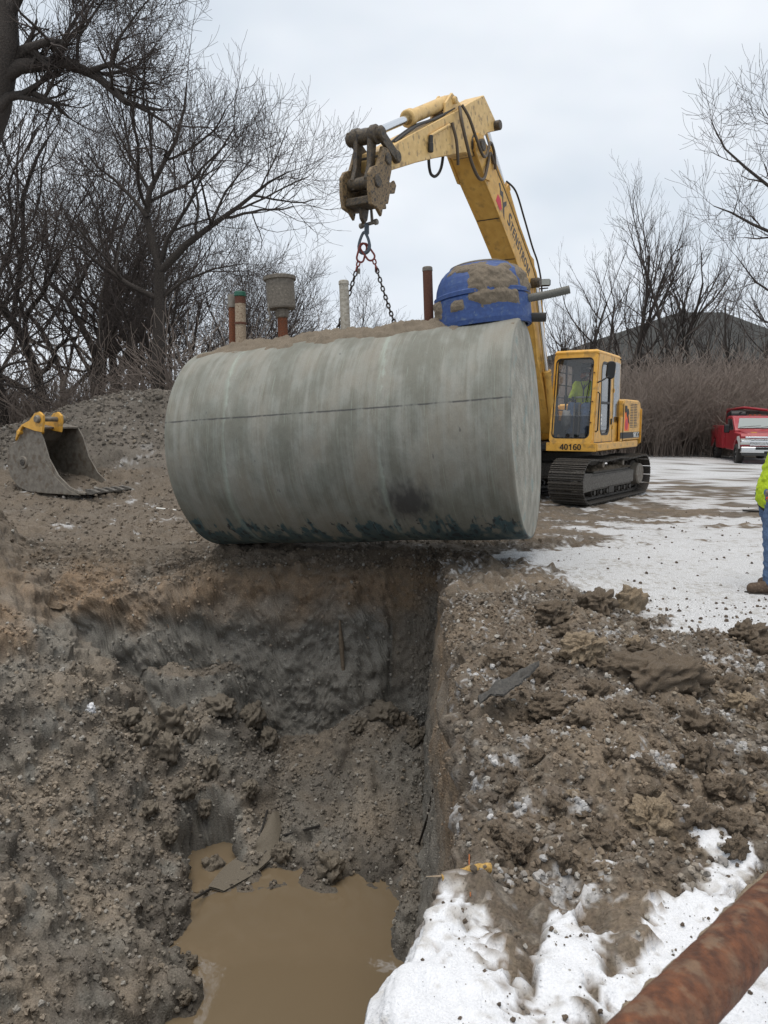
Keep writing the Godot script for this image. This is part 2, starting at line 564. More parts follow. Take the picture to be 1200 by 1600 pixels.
static func poly(a: Array) -> PackedVector2Array:
	var out := PackedVector2Array()
	for i in range(0, a.size(), 2): out.append(Vector2(a[i], a[i + 1]))
	return out

# ------------------------------------------------------------------ the ground and the excavation
var gx := PackedFloat32Array()
var gz := PackedFloat32Array()
var gp := PackedVector3Array()
var gn := PackedVector3Array()
var gc := PackedColorArray()
var gsnow := PackedFloat32Array()
const WATER_Y := -2.82
const TOOTH_MARKS := [[-1.62, -0.4, -1.2], [-1.48, -0.35, -1.3], [-1.34, -0.4, -1.25], [-0.98, -0.3, -1.5], [-0.84, -0.35, -1.45], [-0.70, -0.3, -1.3], [-0.15, -0.45, -1.6], [0.0, -0.5, -1.55], [0.14, -0.45, -1.6], [-2.75, -0.6, -1.1], [-2.62, -0.6, -1.15]]
const RIM := [[-130.0, 0.85], [-9.2, 0.81], [-6.76, 0.67], [-5.3, 0.57], [-4.27, 0.53], [-3.41, 0.46], [-2.83, 0.39], [-2.52, 0.32], [-2.34, 0.25], [-2.18, 0.15], [-1.82, 0.05], [-1.2, 0.0], [9.0, 0.0]]
const SNOW_X := [[-130.0, 1.2], [-9.6, 2.6], [-8.75, 1.25], [-7.97, 1.5], [-6.9, 1.75], [-6.4, 1.95], [-6.0, 2.25], [-5.55, 2.2], [-5.2, 2.9], [-5.0, 4.2], [-4.8, 9.0], [-2.6, 9.0]]

func along(t: Array, z: float) -> float:
	if z <= t[0][0]: return t[0][1]
	for i in range(1, t.size()):
		if z <= t[i][0]:
			var k: float = (z - t[i - 1][0]) / (t[i][0] - t[i - 1][0])
			return lerpf(t[i - 1][1], t[i][1], k)
	return t[t.size() - 1][1]

func smax(a: float, b: float, k: float) -> float:
	var h := clampf(0.5 + 0.5 * (a - b) / k, 0.0, 1.0)
	return lerpf(b, a, h) + k * h * (1.0 - h)

func smin(a: float, b: float, k: float) -> float:
	return -smax(-a, -b, k)

func far_rim(x: float) -> float:
	return -0.95 * smoothstep(-1.8, -5.5, x)      # how much farther than -9.2 the far rim lies

func steps(from: float, list: Array) -> PackedFloat32Array:
	# list of [to, first step, growth]
	var out := PackedFloat32Array()
	var z := from
	out.append(z)
	for e in list:
		var s: float = e[1]
		var dir := signf(e[0] - z)
		while (e[0] - z) * dir > s * 0.5:
			z += s * dir
			out.append(z)
			s *= e[2]
	return out

var n_big: FastNoiseLite
var n_mid: FastNoiseLite
var n_small: FastNoiseLite
var n_clod: FastNoiseLite
var n_clod2: FastNoiseLite
var n_patch: FastNoiseLite
var n_streak: FastNoiseLite
var n_chunk: FastNoiseLite

func ground_height(x: float, z: float) -> float:
	var y := 0.0
	# the back of the site climbs a little on the spoil side
	var left := smoothstep(-1.0, -4.0, x)
	y += 0.30 * left * smoothstep(-10.0, -13.0, z)
	# spoil heaps
	var h1 := 2.85 - 0.60 * sqrt(pow((x + 5.2) * 0.66, 2.0) + pow(z + 17.0, 2.0) + 0.8)
	var h2 := 1.75 - 0.50 * sqrt(pow((x + 9.2) * 0.5, 2.0) + pow(z + 17.4, 2.0) + 0.7)
	var h3 := 1.25 - 0.5 * Vector2((x + 2.6) * 0.7, z + 17.6).length()
	y = smax(y, h1, 0.5)
	y = smax(y, h2, 0.4)
	y = smax(y, h3, 0.4)
	# dirt thrown up along the edge of the hole
	var xr := x - along(RIM, z)
	if z > -9.0 and z < -2.0:
		y += 0.13 * exp(-pow((xr - 0.75) / 0.55, 2.0)) * smoothstep(-9.0, -6.0, z) * smoothstep(-2.2, -3.0, z)
		y += 0.05 * smoothstep(1.2, 2.2, xr) * smoothstep(-5.2, -4.0, z) * smoothstep(-2.2, -2.8, z)
	# a bank of old snow at the edge
	if z > -3.2:
		y += 0.03 * smoothstep(-2.7, -2.1, z)
	return y

func floor_height(x: float, z: float) -> float:
	var bulge := n_mid.get_noise_2d(x * 1.2, z * 1.2) * 0.16 + n_big.get_noise_2d(x * 2.0, z * 2.0) * 0.1
	var f := WATER_Y - 0.10
	f = smax(f, WATER_Y + (-1.43 - 0.33 * maxf(0.0, -(z + 4.94)) * smoothstep(-7.5, -6.0, z) - x + bulge) * 0.84, 0.2)
	f = smax(f, WATER_Y + (-6.66 - z + bulge * 1.6) * 0.28, 0.05)
	f = smax(f, WATER_Y + (x - 0.13 + bulge) * 1.25, 0.12)
	f = smax(f, WATER_Y + (z + 4.4) * 0.9, 0.3)
	# a shelf of grey clay left standing against the far wall, slumping towards the pool
	var sh := Vector2((x + 2.35) / 0.75, (z + 8.75) / 0.45).length()
	f = smax(f, -1.36 - 1.5 * maxf(sh - 0.75, 0.0), 0.12)
	f = smax(f, -1.62 - 0.86 * Vector2((x + 2.05) * 1.1, (z + 8.3) * 0.8).length(), 0.2)
	# sand heaped at the foot of the far wall
	f = smax(f, -1.75 - 0.62 * Vector2(x + 0.1, (z + 8.7) * 0.9).length() + bulge * 0.4, 0.25)
	# a small basin that holds water
	var ba := Vector2((x + 1.72) / 0.32, (z + 7.0) / 0.42).length() + bulge
	f = lerpf(f, WATER_Y - 0.08, smoothstep(1.2, 0.75, ba))
	return f

func drop_far(d: float, x: float) -> float:
	if d < 0.0: return 0.0
	var sh := lerpf(0.22, 0.75, smoothstep(-1.5, -4.5, x))
	if d < sh: return d * 0.95
	return sh * 0.95 + (d - sh) * 5.5

func drop_side(d: float) -> float:
	if d < 0.0: return 0.0
	if d < 0.08: return d * 1.5
	return 0.12 + (d - 0.08) * 12.0

func build_ground():
	n_big = fnl(101, 0.55, 3)
	n_mid = fnl(102, 1.4, 4)
	n_small = fnl(103, 6.0, 4)
	n_clod = cell(104, 5.5)
	n_clod2 = cell(105, 15.0)
	n_patch = fnl(106, 0.9, 6)
	n_streak = fnl(107, 1.0, 4)
	n_chunk = cell(108, 2.4)
	var xs := steps(0.0, [[-0.44, 0.0045, 1.0], [-5.2, 0.024, 1.0], [-9.0, 0.055, 1.0], [-120.0, 0.08, 1.12]])
	xs.reverse()
	var xr := steps(0.0, [[1.5, 0.0135, 1.0], [2.6, 0.018, 1.0], [6.0, 0.035, 1.01], [120.0, 0.09, 1.11]])
	gx = xs
	for i in range(1, xr.size()): gx.append(xr[i])
	gz = steps(7.0, [[-1.3, 0.35, 1.0], [-2.75, 0.0125, 1.0], [-6.4, 0.02, 1.0], [-8.1, 0.026, 1.0], [-8.45, 0.02, 1.0], [-9.3, 0.0052, 1.0], [-12.5, 0.032, 1.0], [-19.0, 0.055, 1.005], [-240.0, 0.12, 1.10]])
	var nx := gx.size()
	var nz := gz.size()
	gp.resize(nx * nz)
	gn.resize(nx * nz)
	gc.resize(nx * nz)
	gsnow.resize(nx * nz)
	for j in nz:
		var z0 := gz[j]
		var fade := smoothstep(-4.5, -8.0, z0) * smoothstep(-30.0, -14.0, z0)
		for i in nx:
			var x0 := gx[i]
			var z := z0 + far_rim(x0 + 0.7) * fade
			var rimx := along(RIM, z)
			var x := x0 + rimx * smoothstep(5.0, 1.0, absf(x0))
			var y := ground_height(x, z)
			var wob := n_big.get_noise_2d(x * 1.3, z * 1.3) * 0.10 + n_mid.get_noise_2d(x, z) * 0.012
			var df := (z0 + 9.2) + wob * 1.2
			var ds := -(x - rimx) + wob * 0.4
			var dn := -1.62 - z + wob
			var dl := x + 5.6 + wob * 2.0
			if df > 0.0 and ds > 0.0 and dn > 0.0 and dl > 0.0:
				var dr := minf(minf(drop_far(df, x), drop_side(ds)), minf(drop_side(dn), dl * 1.0))
				y = smax(y - dr, floor_height(x, z), 0.12)
			gp[j * nx + i] = Vector3(x, y, z)
	# normals of the plain shape, then relief pushed out along them
	grid_normals(nx, nz)
	for j in nz:
		for i in nx:
			var k := j * nx + i
			var p := gp[k]
			var nn := gn[k]
			var far := smoothstep(-20.0, -40.0, p.z)
			var below := smoothstep(-0.12, -0.4, p.y)
			var steep := 1.0 - smoothstep(0.35, 0.75, nn.y)
			var snow := snow_at(p, nn, below)
			gsnow[k] = snow
			var bare := 1.0 - snow
			var d := 0.0
			var q := p * 1.0
			d += n_big.get_noise_3dv(q * 1.6) * 0.13 * below
			d += n_mid.get_noise_3dv(q * 1.8) * lerpf(0.05, 0.12, below) * lerpf(1.0, 0.35, snow)
			var c1 := n_clod.get_noise_3dv(q) # -1 at a clod's middle
			var c2 := n_clod2.get_noise_3dv(q)
			var loose := clampf(0.45 + 1.7 * n_big.get_noise_3dv(q * 2.2 + Vector3(40, 0, 0)), 0.0, 1.0)
			if steep > 0.5 and p.y < -0.3:
				loose *= 0.3
				# lumps broken out of the wall
				d += (-n_chunk.get_noise_3dv(q + Vector3(0.1, 0.1, 0.1) * n_mid.get_noise_3dv(q * 2.0)) - 0.55) * (0.09 if p.x < 0.0 else 0.03) * steep
			if p.y > -0.3 and p.x > 0.2 and p.z > -9.0: loose = maxf(loose, 0.65)
			d += (-c1 - 0.45) * 0.18 * bare * loose
			var rough := 0.3 + 0.7 * loose
			if steep > 0.5 and p.y < -0.3:
				rough = 0.85
				d += n_small.get_noise_3dv(q * 0.7) * 0.03 + n_small.get_noise_3dv(q * 3.0) * 0.03
			d += (-c2 - 0.45) * 0.055 * bare * rough
			d += n_small.get_noise_3dv(q * 1.3) * 0.024 * lerpf(1.0, 0.4, snow)
			if steep > 0.55 and below > 0.5 and p.x > -3.6:
				# bucket scrapes run down the walls
				d += n_streak.get_noise_3d(q.x * 6.0, q.y * 1.4, q.z * 6.0) * 0.014 * steep
				# marks of bucket teeth on the far wall
				if p.z < -8.3 and p.y < -0.25 and p.y > -1.75:
					for tm in TOOTH_MARKS:
						var tx: float = p.x - tm[0] - 0.06 * (p.y + 1.0)
						if p.y < tm[1] and p.y > tm[2]: d -= 0.028 * exp(-tx * tx / 0.0009) * (0.4 + n_mid.get_noise_3dv(q * 2.0) * 1.5)
			if p.z > -3.0 and p.y > -0.3:
				d += snow * (0.018 + 0.03 * n_mid.get_noise_3dv(q * 2.5) + 0.03 * n_small.get_noise_3dv(q * 0.9))
			elif p.y > -0.3:
				d += snow * 0.008
			if p.x > 5.0 or p.z < -10.0 and p.x > -1.0:
				d *= lerpf(0.55, 0.25, snow)
			if p.x > 0.05 and steep > 0.5 and p.y < -0.2: d *= 0.5
			d *= 1.0 - far
			# standing water smooths the bottom
			if p.y < WATER_Y + 0.02: d = minf(d, 0.03) * 0.6
			gp[k] = p + nn * d
			gc[k] = ground_colour(p, nn, below, steep, snow, c1, c2, loose)
	grid_normals(nx, nz)
	var b := B.new()
	b.v = gp
	b.n = gn
	b.c = gc
	# old snow at the near edge and over the field: a skin of its own
	var sb := B.new()
	var at := PackedInt32Array()
	at.resize(nx * nz)
	at.fill(-1)
	for j in nz - 1:
		for i in nx - 1:
			var a := j * nx + i
			if gp[a].z > -3.2 and maxf(maxf(gsnow[a], gsnow[a + 1]), maxf(gsnow[a + nx], gsnow[a + nx + 1])) > 0.2:
				for k in [a, a + 1, a + nx, a + nx + 1]:
					if at[k] < 0:
						at[k] = sb.v.size()
						sb.v.append(gp[k])
						sb.n.append(gn[k])
						sb.c.append(gc[k])
				sb.idx.append(at[a]); sb.idx.append(at[a + nx]); sb.idx.append(at[a + 1])
				sb.idx.append(at[a + 1]); sb.idx.append(at[a + nx]); sb.idx.append(at[a + nx + 1])
				continue
			b.idx.append(a); b.idx.append(a + nx); b.idx.append(a + 1)
			b.idx.append(a + 1); b.idx.append(a + nx); b.idx.append(a + nx + 1)
	var o := obj("ground", b, M.ground)
	tag(obj("snow", sb, M.snow_bank), "bank of old white snow along the edge of the excavation under the rusty rail", "snow", "", "stuff")
	tag(o, "churned brown earth with patches of snow round a deep open excavation", "ground", "", "structure")

func grid_normals(nx: int, nz: int):
	for j in nz:
		var j0 := maxi(j - 1, 0)
		var j1 := mini(j + 1, nz - 1)
		for i in nx:
			var ax := gp[j * nx + mini(i + 1, nx - 1)] - gp[j * nx + maxi(i - 1, 0)]
			var az := gp[j0 * nx + i] - gp[j1 * nx + i]
			var m := az.cross(ax)
			gn[j * nx + i] = m.normalized()

func snow_at(p: Vector3, nn: Vector3, below: float) -> float:
	if below > 0.9: return 0.0
	var w := n_patch.get_noise_2d(p.x * 1.3, p.z * 1.3) + 0.5 * n_patch.get_noise_2d(p.x * 6.0 + 30.0, p.z * 6.0)
	var s := 0.0
	if p.z > -3.2:
		# old snow at the near edge, broken by soil
		var line := -2.40 + 0.10 * sin(p.x * 3.1 + 0.6)
		var soil := clampf(n_patch.get_noise_2d(p.x * 3.4 + p.z * 1.5 + 5.0, p.z * 1.3) * 1.8 + 0.42, 0.0, 1.0)
		var solid := maxf(smoothstep(0.45, 0.12, p.x + w * 0.25), smoothstep(-1.95, -1.6, p.z + w * 0.2) * 0.8)
		s = 0.58 + clampf((p.z - line) * 2.2, -1.5, 0.45) + w * 0.95 + 0.55 * n_patch.get_noise_2d(p.x * 22.0, p.z * 22.0) - 0.95 * soil * (1.0 - solid)
		s = smoothstep(0.30, 0.66, s)
	elif p.x > 0.3 and p.z > -9.4:
		var line := along(SNOW_X, p.z)
		s = smoothstep(0.40, 0.60, 0.5 + (p.x - line) * 0.8 + w * 0.55)
		if p.z > -5.5: s = maxf(s, smoothstep(0.52, 0.72, 0.15 + w * 0.62 + (p.x - 1.6) * 0.16 - (p.z + 5.5) * 0.10))
	else:
		var k := 0.80 + w * 0.75
		k -= 0.85 * smoothstep(3.6, 1.6, p.x + (p.z + 9.4) * 0.35) * smoothstep(-13.5, -10.5, p.z)
		k -= 0.75 * exp(-pow((p.z + 12.7 + w * 0.5 + p.x * 0.03) / 0.42, 2.0)) * smoothstep(3.5, 5.0, p.x)
		k -= 0.65 * exp(-pow((p.z + 17.4 + w) / 1.0, 2.0)) * smoothstep(5.0, 7.0, p.x)
		k -= 0.7 * smoothstep(0.12, 0.42, n_patch.get_noise_2d(p.x * 0.35 + 11.0, p.z * 0.9 + 4.0)) * smoothstep(-9.5, -11.0, p.z)
		for rut in [-13.3, -15.2, -19.2]: k -= 0.5 * exp(-pow((p.z - rut + 0.12 * sin(p.x * 0.7) + p.x * 0.05) / 0.13, 2.0)) * smoothstep(4.0, 6.0, p.x)
		k -= 0.35 * exp(-pow((p.z + 21.0 + w * 2.0) / 0.8, 2.0))
		k -= 0.6 * smoothstep(3.6, 1.8, Vector2(p.x - 3.2, p.z + 14.6).length())
		var s1 := smoothstep(0.28, 0.55, k)
		var s2 := smoothstep(0.60, 0.80, 0.30 + w * 0.75) * 0.75 * smoothstep(-15.0, -13.0, p.z) * smoothstep(-9.6, -10.6, p.z)
		s2 = maxf(s2, smoothstep(0.2, 0.6, 0.35 + w * 0.8) * smoothstep(-18.0, -21.0, p.z))
		s = lerpf(s2, s1, smoothstep(-0.4, 1.6, p.x + w))
	if nn.y < 0.55: s *= 0.2
	return s * (1.0 - below)

func ground_colour(p: Vector3, nn: Vector3, below: float, steep: float, snow: float, c1: float, c2: float, loose: float) -> Color:
	var a := n_patch.get_noise_3dv(p * 1.1)
	var b := n_small.get_noise_3dv(p * 1.7)
	var brown := Color(0.236, 0.184, 0.132)
	var dark := Color(0.082, 0.067, 0.053)
	var pale := Color(0.40, 0.352, 0.292)
	var c := brown.lerp(dark, clampf(0.45 + a * 0.9 + b * 0.5, 0.0, 1.0))
	c = c.lerp(pale, clampf(b * 1.2 + a * 0.5 - 0.1, 0.0, 0.75))
	if below > 0.0:
		# layers in the cut: brown topsoil, grey clay under it, sandy gravel heaped at the bottom
		var warm := Color(0.335, 0.240, 0.158)
		var clay := Color(0.280, 0.266, 0.235)
		var sand := Color(0.325, 0.272, 0.212)
		var deep := Color(0.180, 0.160, 0.135)
		var lvl := p.y + a * 0.45 + b * 0.12
		var cc := warm.lerp(clay, smoothstep(-0.55, -0.95, lvl))
		if steep < 0.55 or p.y < -1.7:
			var k := clampf(0.5 + a * 1.6, 0.0, 1.0)
			var g := sand.lerp(deep, k)
			cc = cc.lerp(g, smoothstep(0.75, 0.35, steep) * smoothstep(-0.7, -1.2, p.y))
		if p.x > 0.1 and steep > 0.4: cc = cc.lerp(Color(0.265, 0.192, 0.122), 0.55 * smoothstep(-1.9, -1.0, p.y))
		var gy := clampf(n_patch.get_noise_3dv(p * 0.8 + Vector3(9, 3, 1)) * 2.2, 0.0, 1.0)
		cc = cc.lerp(clay, gy * 0.7)
		cc = cc.lerp(deep, clampf(b * 0.9 + 0.12, 0.0, 0.6))
		# soaked at the water's edge
		cc = cc.lerp(cc * 0.62, smoothstep(WATER_Y + 0.16 + b * 0.1, WATER_Y + 0.02, p.y))
		c = c.lerp(cc, below)
	elif p.x < 2.0 and p.z < -9.0:
		c = c.lerp(Color(0.225, 0.188, 0.148), 0.55 * smoothstep(2.0, 0.0, p.x))
		if p.y > 0.75: c = Color(0.240, 0.210, 0.175).lerp(Color(0.14, 0.122, 0.10), clampf(0.4 + a + b * 0.6, 0.0, 1.0))
	c = c * (1.0 + 0.25 * clampf(-c1 - 0.5, -0.5, 0.5) * loose)
	var white := Color(0.82, 0.83, 0.845)
	white = white.lerp(Color(0.42, 0.38, 0.32), clampf(b * 1.6 + a * 0.9 + n_small.get_noise_3dv(p * Vector3(2.0, 2.0, 6.0)) * 0.8 - 0.22, 0.0, 0.6))
	c = c * 1.10
	if p.x > 0.3 and p.y > -0.25 and p.z > -9.2 and p.z < -2.2:
		# frost and crumbs of snow caught on the bank
		var fr := n_small.get_noise_3dv(p * 2.6) * 1.3 + n_patch.get_noise_2d(p.x * 2.2 + 3.0, p.z * 2.2) * 1.2 - 0.52
		c = c.lerp(Color(0.62, 0.62, 0.62), clampf(fr * 3.0, 0.0, 0.8))
	c = c.lerp(white, snow)
	c.a = 1.0
	return c

# nearest grid vertex: [position, normal, snow]
func ground_index(x: float, z: float) -> int:
	var i := clampi(gx.bsearch(x - along(RIM, z) * smoothstep(5.0, 1.0, absf(x))), 0, gx.size() - 1)
	var lo := 0
	var hi := gz.size() - 1
	var fade := smoothstep(-4.5, -8.0, z) * smoothstep(-30.0, -14.0, z)
	var zz := z - far_rim(x) * fade
	while hi - lo > 1:
		var mid := (lo + hi) / 2
		if gz[mid] > zz: lo = mid
		else: hi = mid
	return lo * gx.size() + i

func ground_y(x: float, z: float) -> float:
	return gp[ground_index(x, z)].y

func build_water():
	# muddy water: the big pool and the small one behind it
	var pool := PackedVector2Array()
	for i in 40:
		var t := TAU * i / 40.0
		pool.append(Vector2(-0.85 + 1.72 * cos(t), -5.25 + 1.74 * sin(t)))
	water_sheet("water", pool, WATER_Y, "still brown water pooled at the bottom of the excavation")
	var small := PackedVector2Array()
	for i in 24:
		var t := TAU * i / 24.0
		small.append(Vector2(-1.72 + 0.38 * cos(t), -7.0 + 0.5 * sin(t)))
	water_sheet("water", small, WATER_Y + 0.01, "small muddy puddle beside a lump of clay below the clay shelf")

func water_sheet(called: String, p: PackedVector2Array, y: float, label: String):
	if not M.has("water"):
		M.water = mat(Color(0.46, 0.405, 0.325), 0.025)
		M.water.metallic_specular = 1.0
		M.water.clearcoat_enabled = true
		M.water.clearcoat = 1.0
		M.water.clearcoat_roughness = 0.02
		M.water.normal_enabled = true
		M.water.normal_texture = bump(111, 0.012, 3, 1.2)
		M.water.normal_scale = 0.25
		M.water.uv1_triplanar = true
		M.water.uv1_world_triplanar = true
		M.water.uv1_scale = Vector3.ONE * 0.7
	var b := B.new()
	b.prism(p, Transform3D(Basis(Vector3(1, 0, 0), Vector3(0, 0, 1), Vector3(0, -1, 0)), Vector3(0, y - 0.1, 0)), 0.2, 0.0)
	var o := obj(called, b, M.water)
	tag(o, label, "puddle", "", "structure")

# ------------------------------------------------------------------ bare trees
# branch: a wandering tapered limb with children; thick wood goes to wood, thin to twigs
func branch(wood: B, twigs: B, r: RandomNumberGenerator, p0: Vector3, d0: Vector3, length: float, rad: float, level: int, o: Dictionary):
	var k := clampi(int(length / o.seg), 3, 9)
	var pts := PackedVector3Array([p0])
	var rr := PackedFloat32Array([rad])
	var d := d0.normalized()
	var p := p0
	var tip: float = maxf(rad * (0.45 if level < o.levels else 0.3), o.thin)
	for i in k:
		var jit: Vector3 = Vector3(r.randfn(), r.randfn(), r.randfn()) * o.wander
		d = (d + jit + Vector3.UP * o.up * (0.6 + 0.4 * level)).normalized()
		p += d * length / k
		pts.append(p)
		rr.append(lerpf(rad, tip, float(i + 1) / k))
	limb(wood, twigs, r, pts, rr, level, o, length)

func limb(wood: B, twigs: B, r: RandomNumberGenerator, pts: PackedVector3Array, rr: PackedFloat32Array, level: int, o: Dictionary, length: float):
	var rad := rr[0]
	if rad > o.wood_min: wood.tube(pts, rr, 7 if rad > 0.08 else 5)
	else: twigs.tube(pts, rr, 3)
	if level >= o.levels: return
	var kids: int = o.kids[level]
	var m := pts.size() - 1
	for i in kids:
		var t: float = lerpf(o.bare[level], 1.0, (i + r.randf()) / kids)
		if i == kids - 1: t = 1.0
		var f: float = t * m
		var a := mini(int(f), m - 1)
		var q := pts[a].lerp(pts[a + 1], f - a)
		var d := (pts[a + 1] - pts[a]).normalized()
		var side := d.cross(Vector3(r.randfn(), r.randfn(), r.randfn())).normalized()
		var ang: float = deg_to_rad(r.randf_range(o.angle[0], o.angle[1])) * (0.45 if t == 1.0 else 1.0)
		var nd := d * cos(ang) + side * sin(ang)
		var nl: float = length * r.randf_range(o.ratio[0], o.ratio[1]) * (1.15 - 0.45 * t)
		nl = clampf(nl, o.short, 6.0)
		var nr: float = maxf(lerpf(rr[a], rr[a + 1], f - a) * r.randf_range(0.5, 0.75), o.thin)
		branch(wood, twigs, r, q, nd, nl, nr, level + 1, o)

func spreading() -> Dictionary:
	return {"seg": 0.28, "levels": 5, "kids": [5, 5, 5, 4, 4], "bare": [0.3, 0.25, 0.2, 0.2, 0.2], "angle": [28, 62], "ratio": [0.5, 0.8], "wander": 0.14, "up": 0.05, "thin": 0.0038, "short": 0.3, "wood_min": 0.03}

func make_tree(seed_: int, height: float, rad: float, o: Dictionary, lean := Vector3.ZERO) -> Array:
	var r := rg(seed_)
	var wood := B.new()
	var tw := B.new()
	branch(wood, tw, r, Vector3(0, -0.4, 0), Vector3.UP + lean, height * 0.55, rad, 0, o)
	return [wood.mesh(), tw.mesh()]

func place_tree(called: String, label: String, parts: Array, at: Vector3, yaw: float, sc: Vector3, wood: Material, tw: Material, group: String, category := "tree"):
	var t := thing(called, label, category, at, yaw, group)
	t.scale = sc
	inst("trunk", parts[0], wood, t)
	inst("crown", parts[1], tw, t)

func px_line(a: Array, depth: float, near := 0.0) -> PackedVector3Array:
	# pixels of one limb, all about as far as its tree; a little depth wander keeps it round
	var out := PackedVector3Array()
	for i in range(0, a.size(), 2):
		out.append(at_depth(a[i], a[i + 1], depth - near * i / a.size() + 0.22 * sin(i * 1.7)))
	return out

func guided_tree(called: String, label: String, depth: float, seed_: int, limbs: Array, o: Dictionary, group: String):
	var r := rg(seed_)
	var wood := B.new()
	var tw := B.new()
	var mpp := depth / FPX
	for l in limbs:
		var pts := px_line(l[0], depth, l[3])
		var rr := PackedFloat32Array()
		var total := 0.0
		for i in pts.size():
			rr.append(lerpf(l[1], l[2], float(i) / (pts.size() - 1)) * mpp)
			if i > 0: total += pts[i].distance_to(pts[i - 1])
		limb(wood, tw, r, pts, rr, l[4], o, total * l[5])
	var t := thing(called, label, "tree", Vector3.ZERO, 0.0, group)
	obj("trunk", wood, M.bark, t)
	obj("crown", tw, M.twig, t)

func build_trees():
	var o := spreading()
	# the tree that leans over the spoil heap: trunk forks above the heap
	o.kids = [0, 8, 5, 5, 3]
	var oo := o.duplicate(true)
	oo.short = 0.35
	guided_tree("bare_tree", "dark bare tree behind the spoil heap, trunk forking low into long spreading limbs", 19.0, 11, [
		[[246, 660, 248, 580, 249, 500, 250, 425], 12.0, 8.0, 0.0, 0, 0.0],
		[[250, 425, 238, 375, 229, 336, 234, 299, 252, 262, 275, 220, 288, 170, 292, 130], 6.8, 1.2, 0.0, 1, 0.75],
		[[250, 425, 290, 383, 327, 355, 374, 322, 420, 285, 452, 268], 6.5, 0.9, 0.0, 1, 0.75],
		[[246, 467, 200, 444, 159, 416, 126, 388, 96, 372], 5.0, 0.9, 0.0, 1, 0.75],
		[[231, 340, 210, 313, 178, 280, 154, 262, 140, 225], 4.0, 0.8, -0.6, 1, 0.75],
		[[252, 410, 262, 372, 296, 318, 318, 270, 352, 226], 4.2, 0.8, 0.7, 1, 0.75],
		[[234, 299, 205, 250, 196, 200, 186, 150], 3.4, 0.8, 0.3, 1, 0.75],
		[[327, 355, 352, 300, 392, 250], 2.8, 0.7, -0.5, 1, 0.8],
		[[250, 470, 285, 440, 335, 420, 380, 412], 3.0, 0.7, 0.5, 1, 0.8],
	], oo, "")
	# the big old tree whose trunk stands just outside the picture
	var ob := o.duplicate(true)
	ob.kids = [0, 7, 5, 4, 3]
	ob.short = 0.3
	guided_tree("old_tree", "massive old bare tree with thick crooked limbs reaching over the heap", 14.0, 23, [
		[[-150, 700, -130, 560, -95, 400, -50, 250, -14, 160, 2, 70, 0, -40, -14, -160], 44.0, 20.0, 0.0, 0, 0.0],
		[[-10, 130, 30, 104, 70, 101, 107, 98, 154, 121, 196, 159, 224, 168, 252, 172], 13.0, 2.0, 0.0, 1, 0.5],
		[[-10, 110, 15, 92, 42, 77, 72, 66, 100, 64], 12.0, 3.0, 0.4, 1, 0.5],
		[[-8, 175, 12, 152, 51, 145, 84, 161, 108, 184], 9.0, 2.0, -0.5, 1, 0.7],
		[[140, 112, 172, 100, 205, 112, 240, 140], 5.0, 1.0, 0.5, 1, 0.5],
		[[4, 40, 30, -10, 70, -60, 120, -90], 12.0, 3.0, 0.5, 1, 0.7],
		[[98, 64, 118, 30, 150, -10], 3.5, 1.0, 0.3, 1, 0.6],
		[[120, 100, 122, 60, 148, 20, 175, -20], 3.2, 1.0, 0.3, 1, 0.6],
		[[172, 102, 186, 60, 215, 20, 240, -10], 2.8, 0.8, 0.3, 1, 0.6],
	], ob, "")
	var sparse := oo.duplicate(true)
	sparse.kids = [0, 6, 4, 3, 2]
	sparse.thin = 0.0034
	# the tree at the far side whose limbs come in from beside the truck
	guided_tree("bare_tree", "bare tree with upswept limbs standing beyond the worker, in front of the dark roof", 15.5, 31, [
		[[1308, 720, 1302, 600, 1290, 460, 1282, 330, 1270, 200, 1262, 90], 14.0, 6.0, 0.0, 0, 0.0],
		[[1288, 420, 1225, 372, 1175, 350, 1142, 332, 1115, 322], 3.8, 0.7, 0.0, 1, 0.3],
		[[1282, 330, 1225, 310, 1165, 262, 1132, 232, 1112, 192], 3.6, 0.7, 0.0, 1, 0.3],
		[[1290, 470, 1225, 470, 1180, 440, 1150, 400], 3.0, 0.6, 0.3, 1, 0.3],
		[[1272, 240, 1220, 215, 1194, 170], 2.8, 0.6, 0.3, 1, 0.4],
		[[1296, 540, 1235, 515, 1190, 500, 1160, 470], 2.6, 0.6, -0.4, 1, 0.42],
	], sparse, "")
	# trees of the wood behind: a few kinds, each copied and turned
	var kinds := []
	for k in 4:
		var s := spreading()
		s.kids = [6, 5, 4, 4, 2]
		s.thin = 0.0045
		s.wander = 0.12 + 0.02 * k
		kinds.append(make_tree(200 + k, 9.0, 0.13, s, Vector3(0.12 * (k - 1.5), 0, 0.05)))
	var tall := []
	for k in 3:
		var s := spreading()
		s.kids = [10, 5, 4, 3, 2]
		s.bare = [0.34, 0.2, 0.2, 0.2, 0.2]
		s.angle = [22, 52]
		s.up = 0.07
		s.wander = 0.09
		s.ratio = [0.3, 0.6]
		s.thin = 0.0045
		s.levels = 4
		s.wood_min = 0.045
		s.seg = 0.4
		tall.append(make_tree(300 + k, 17.0, 0.12, s))
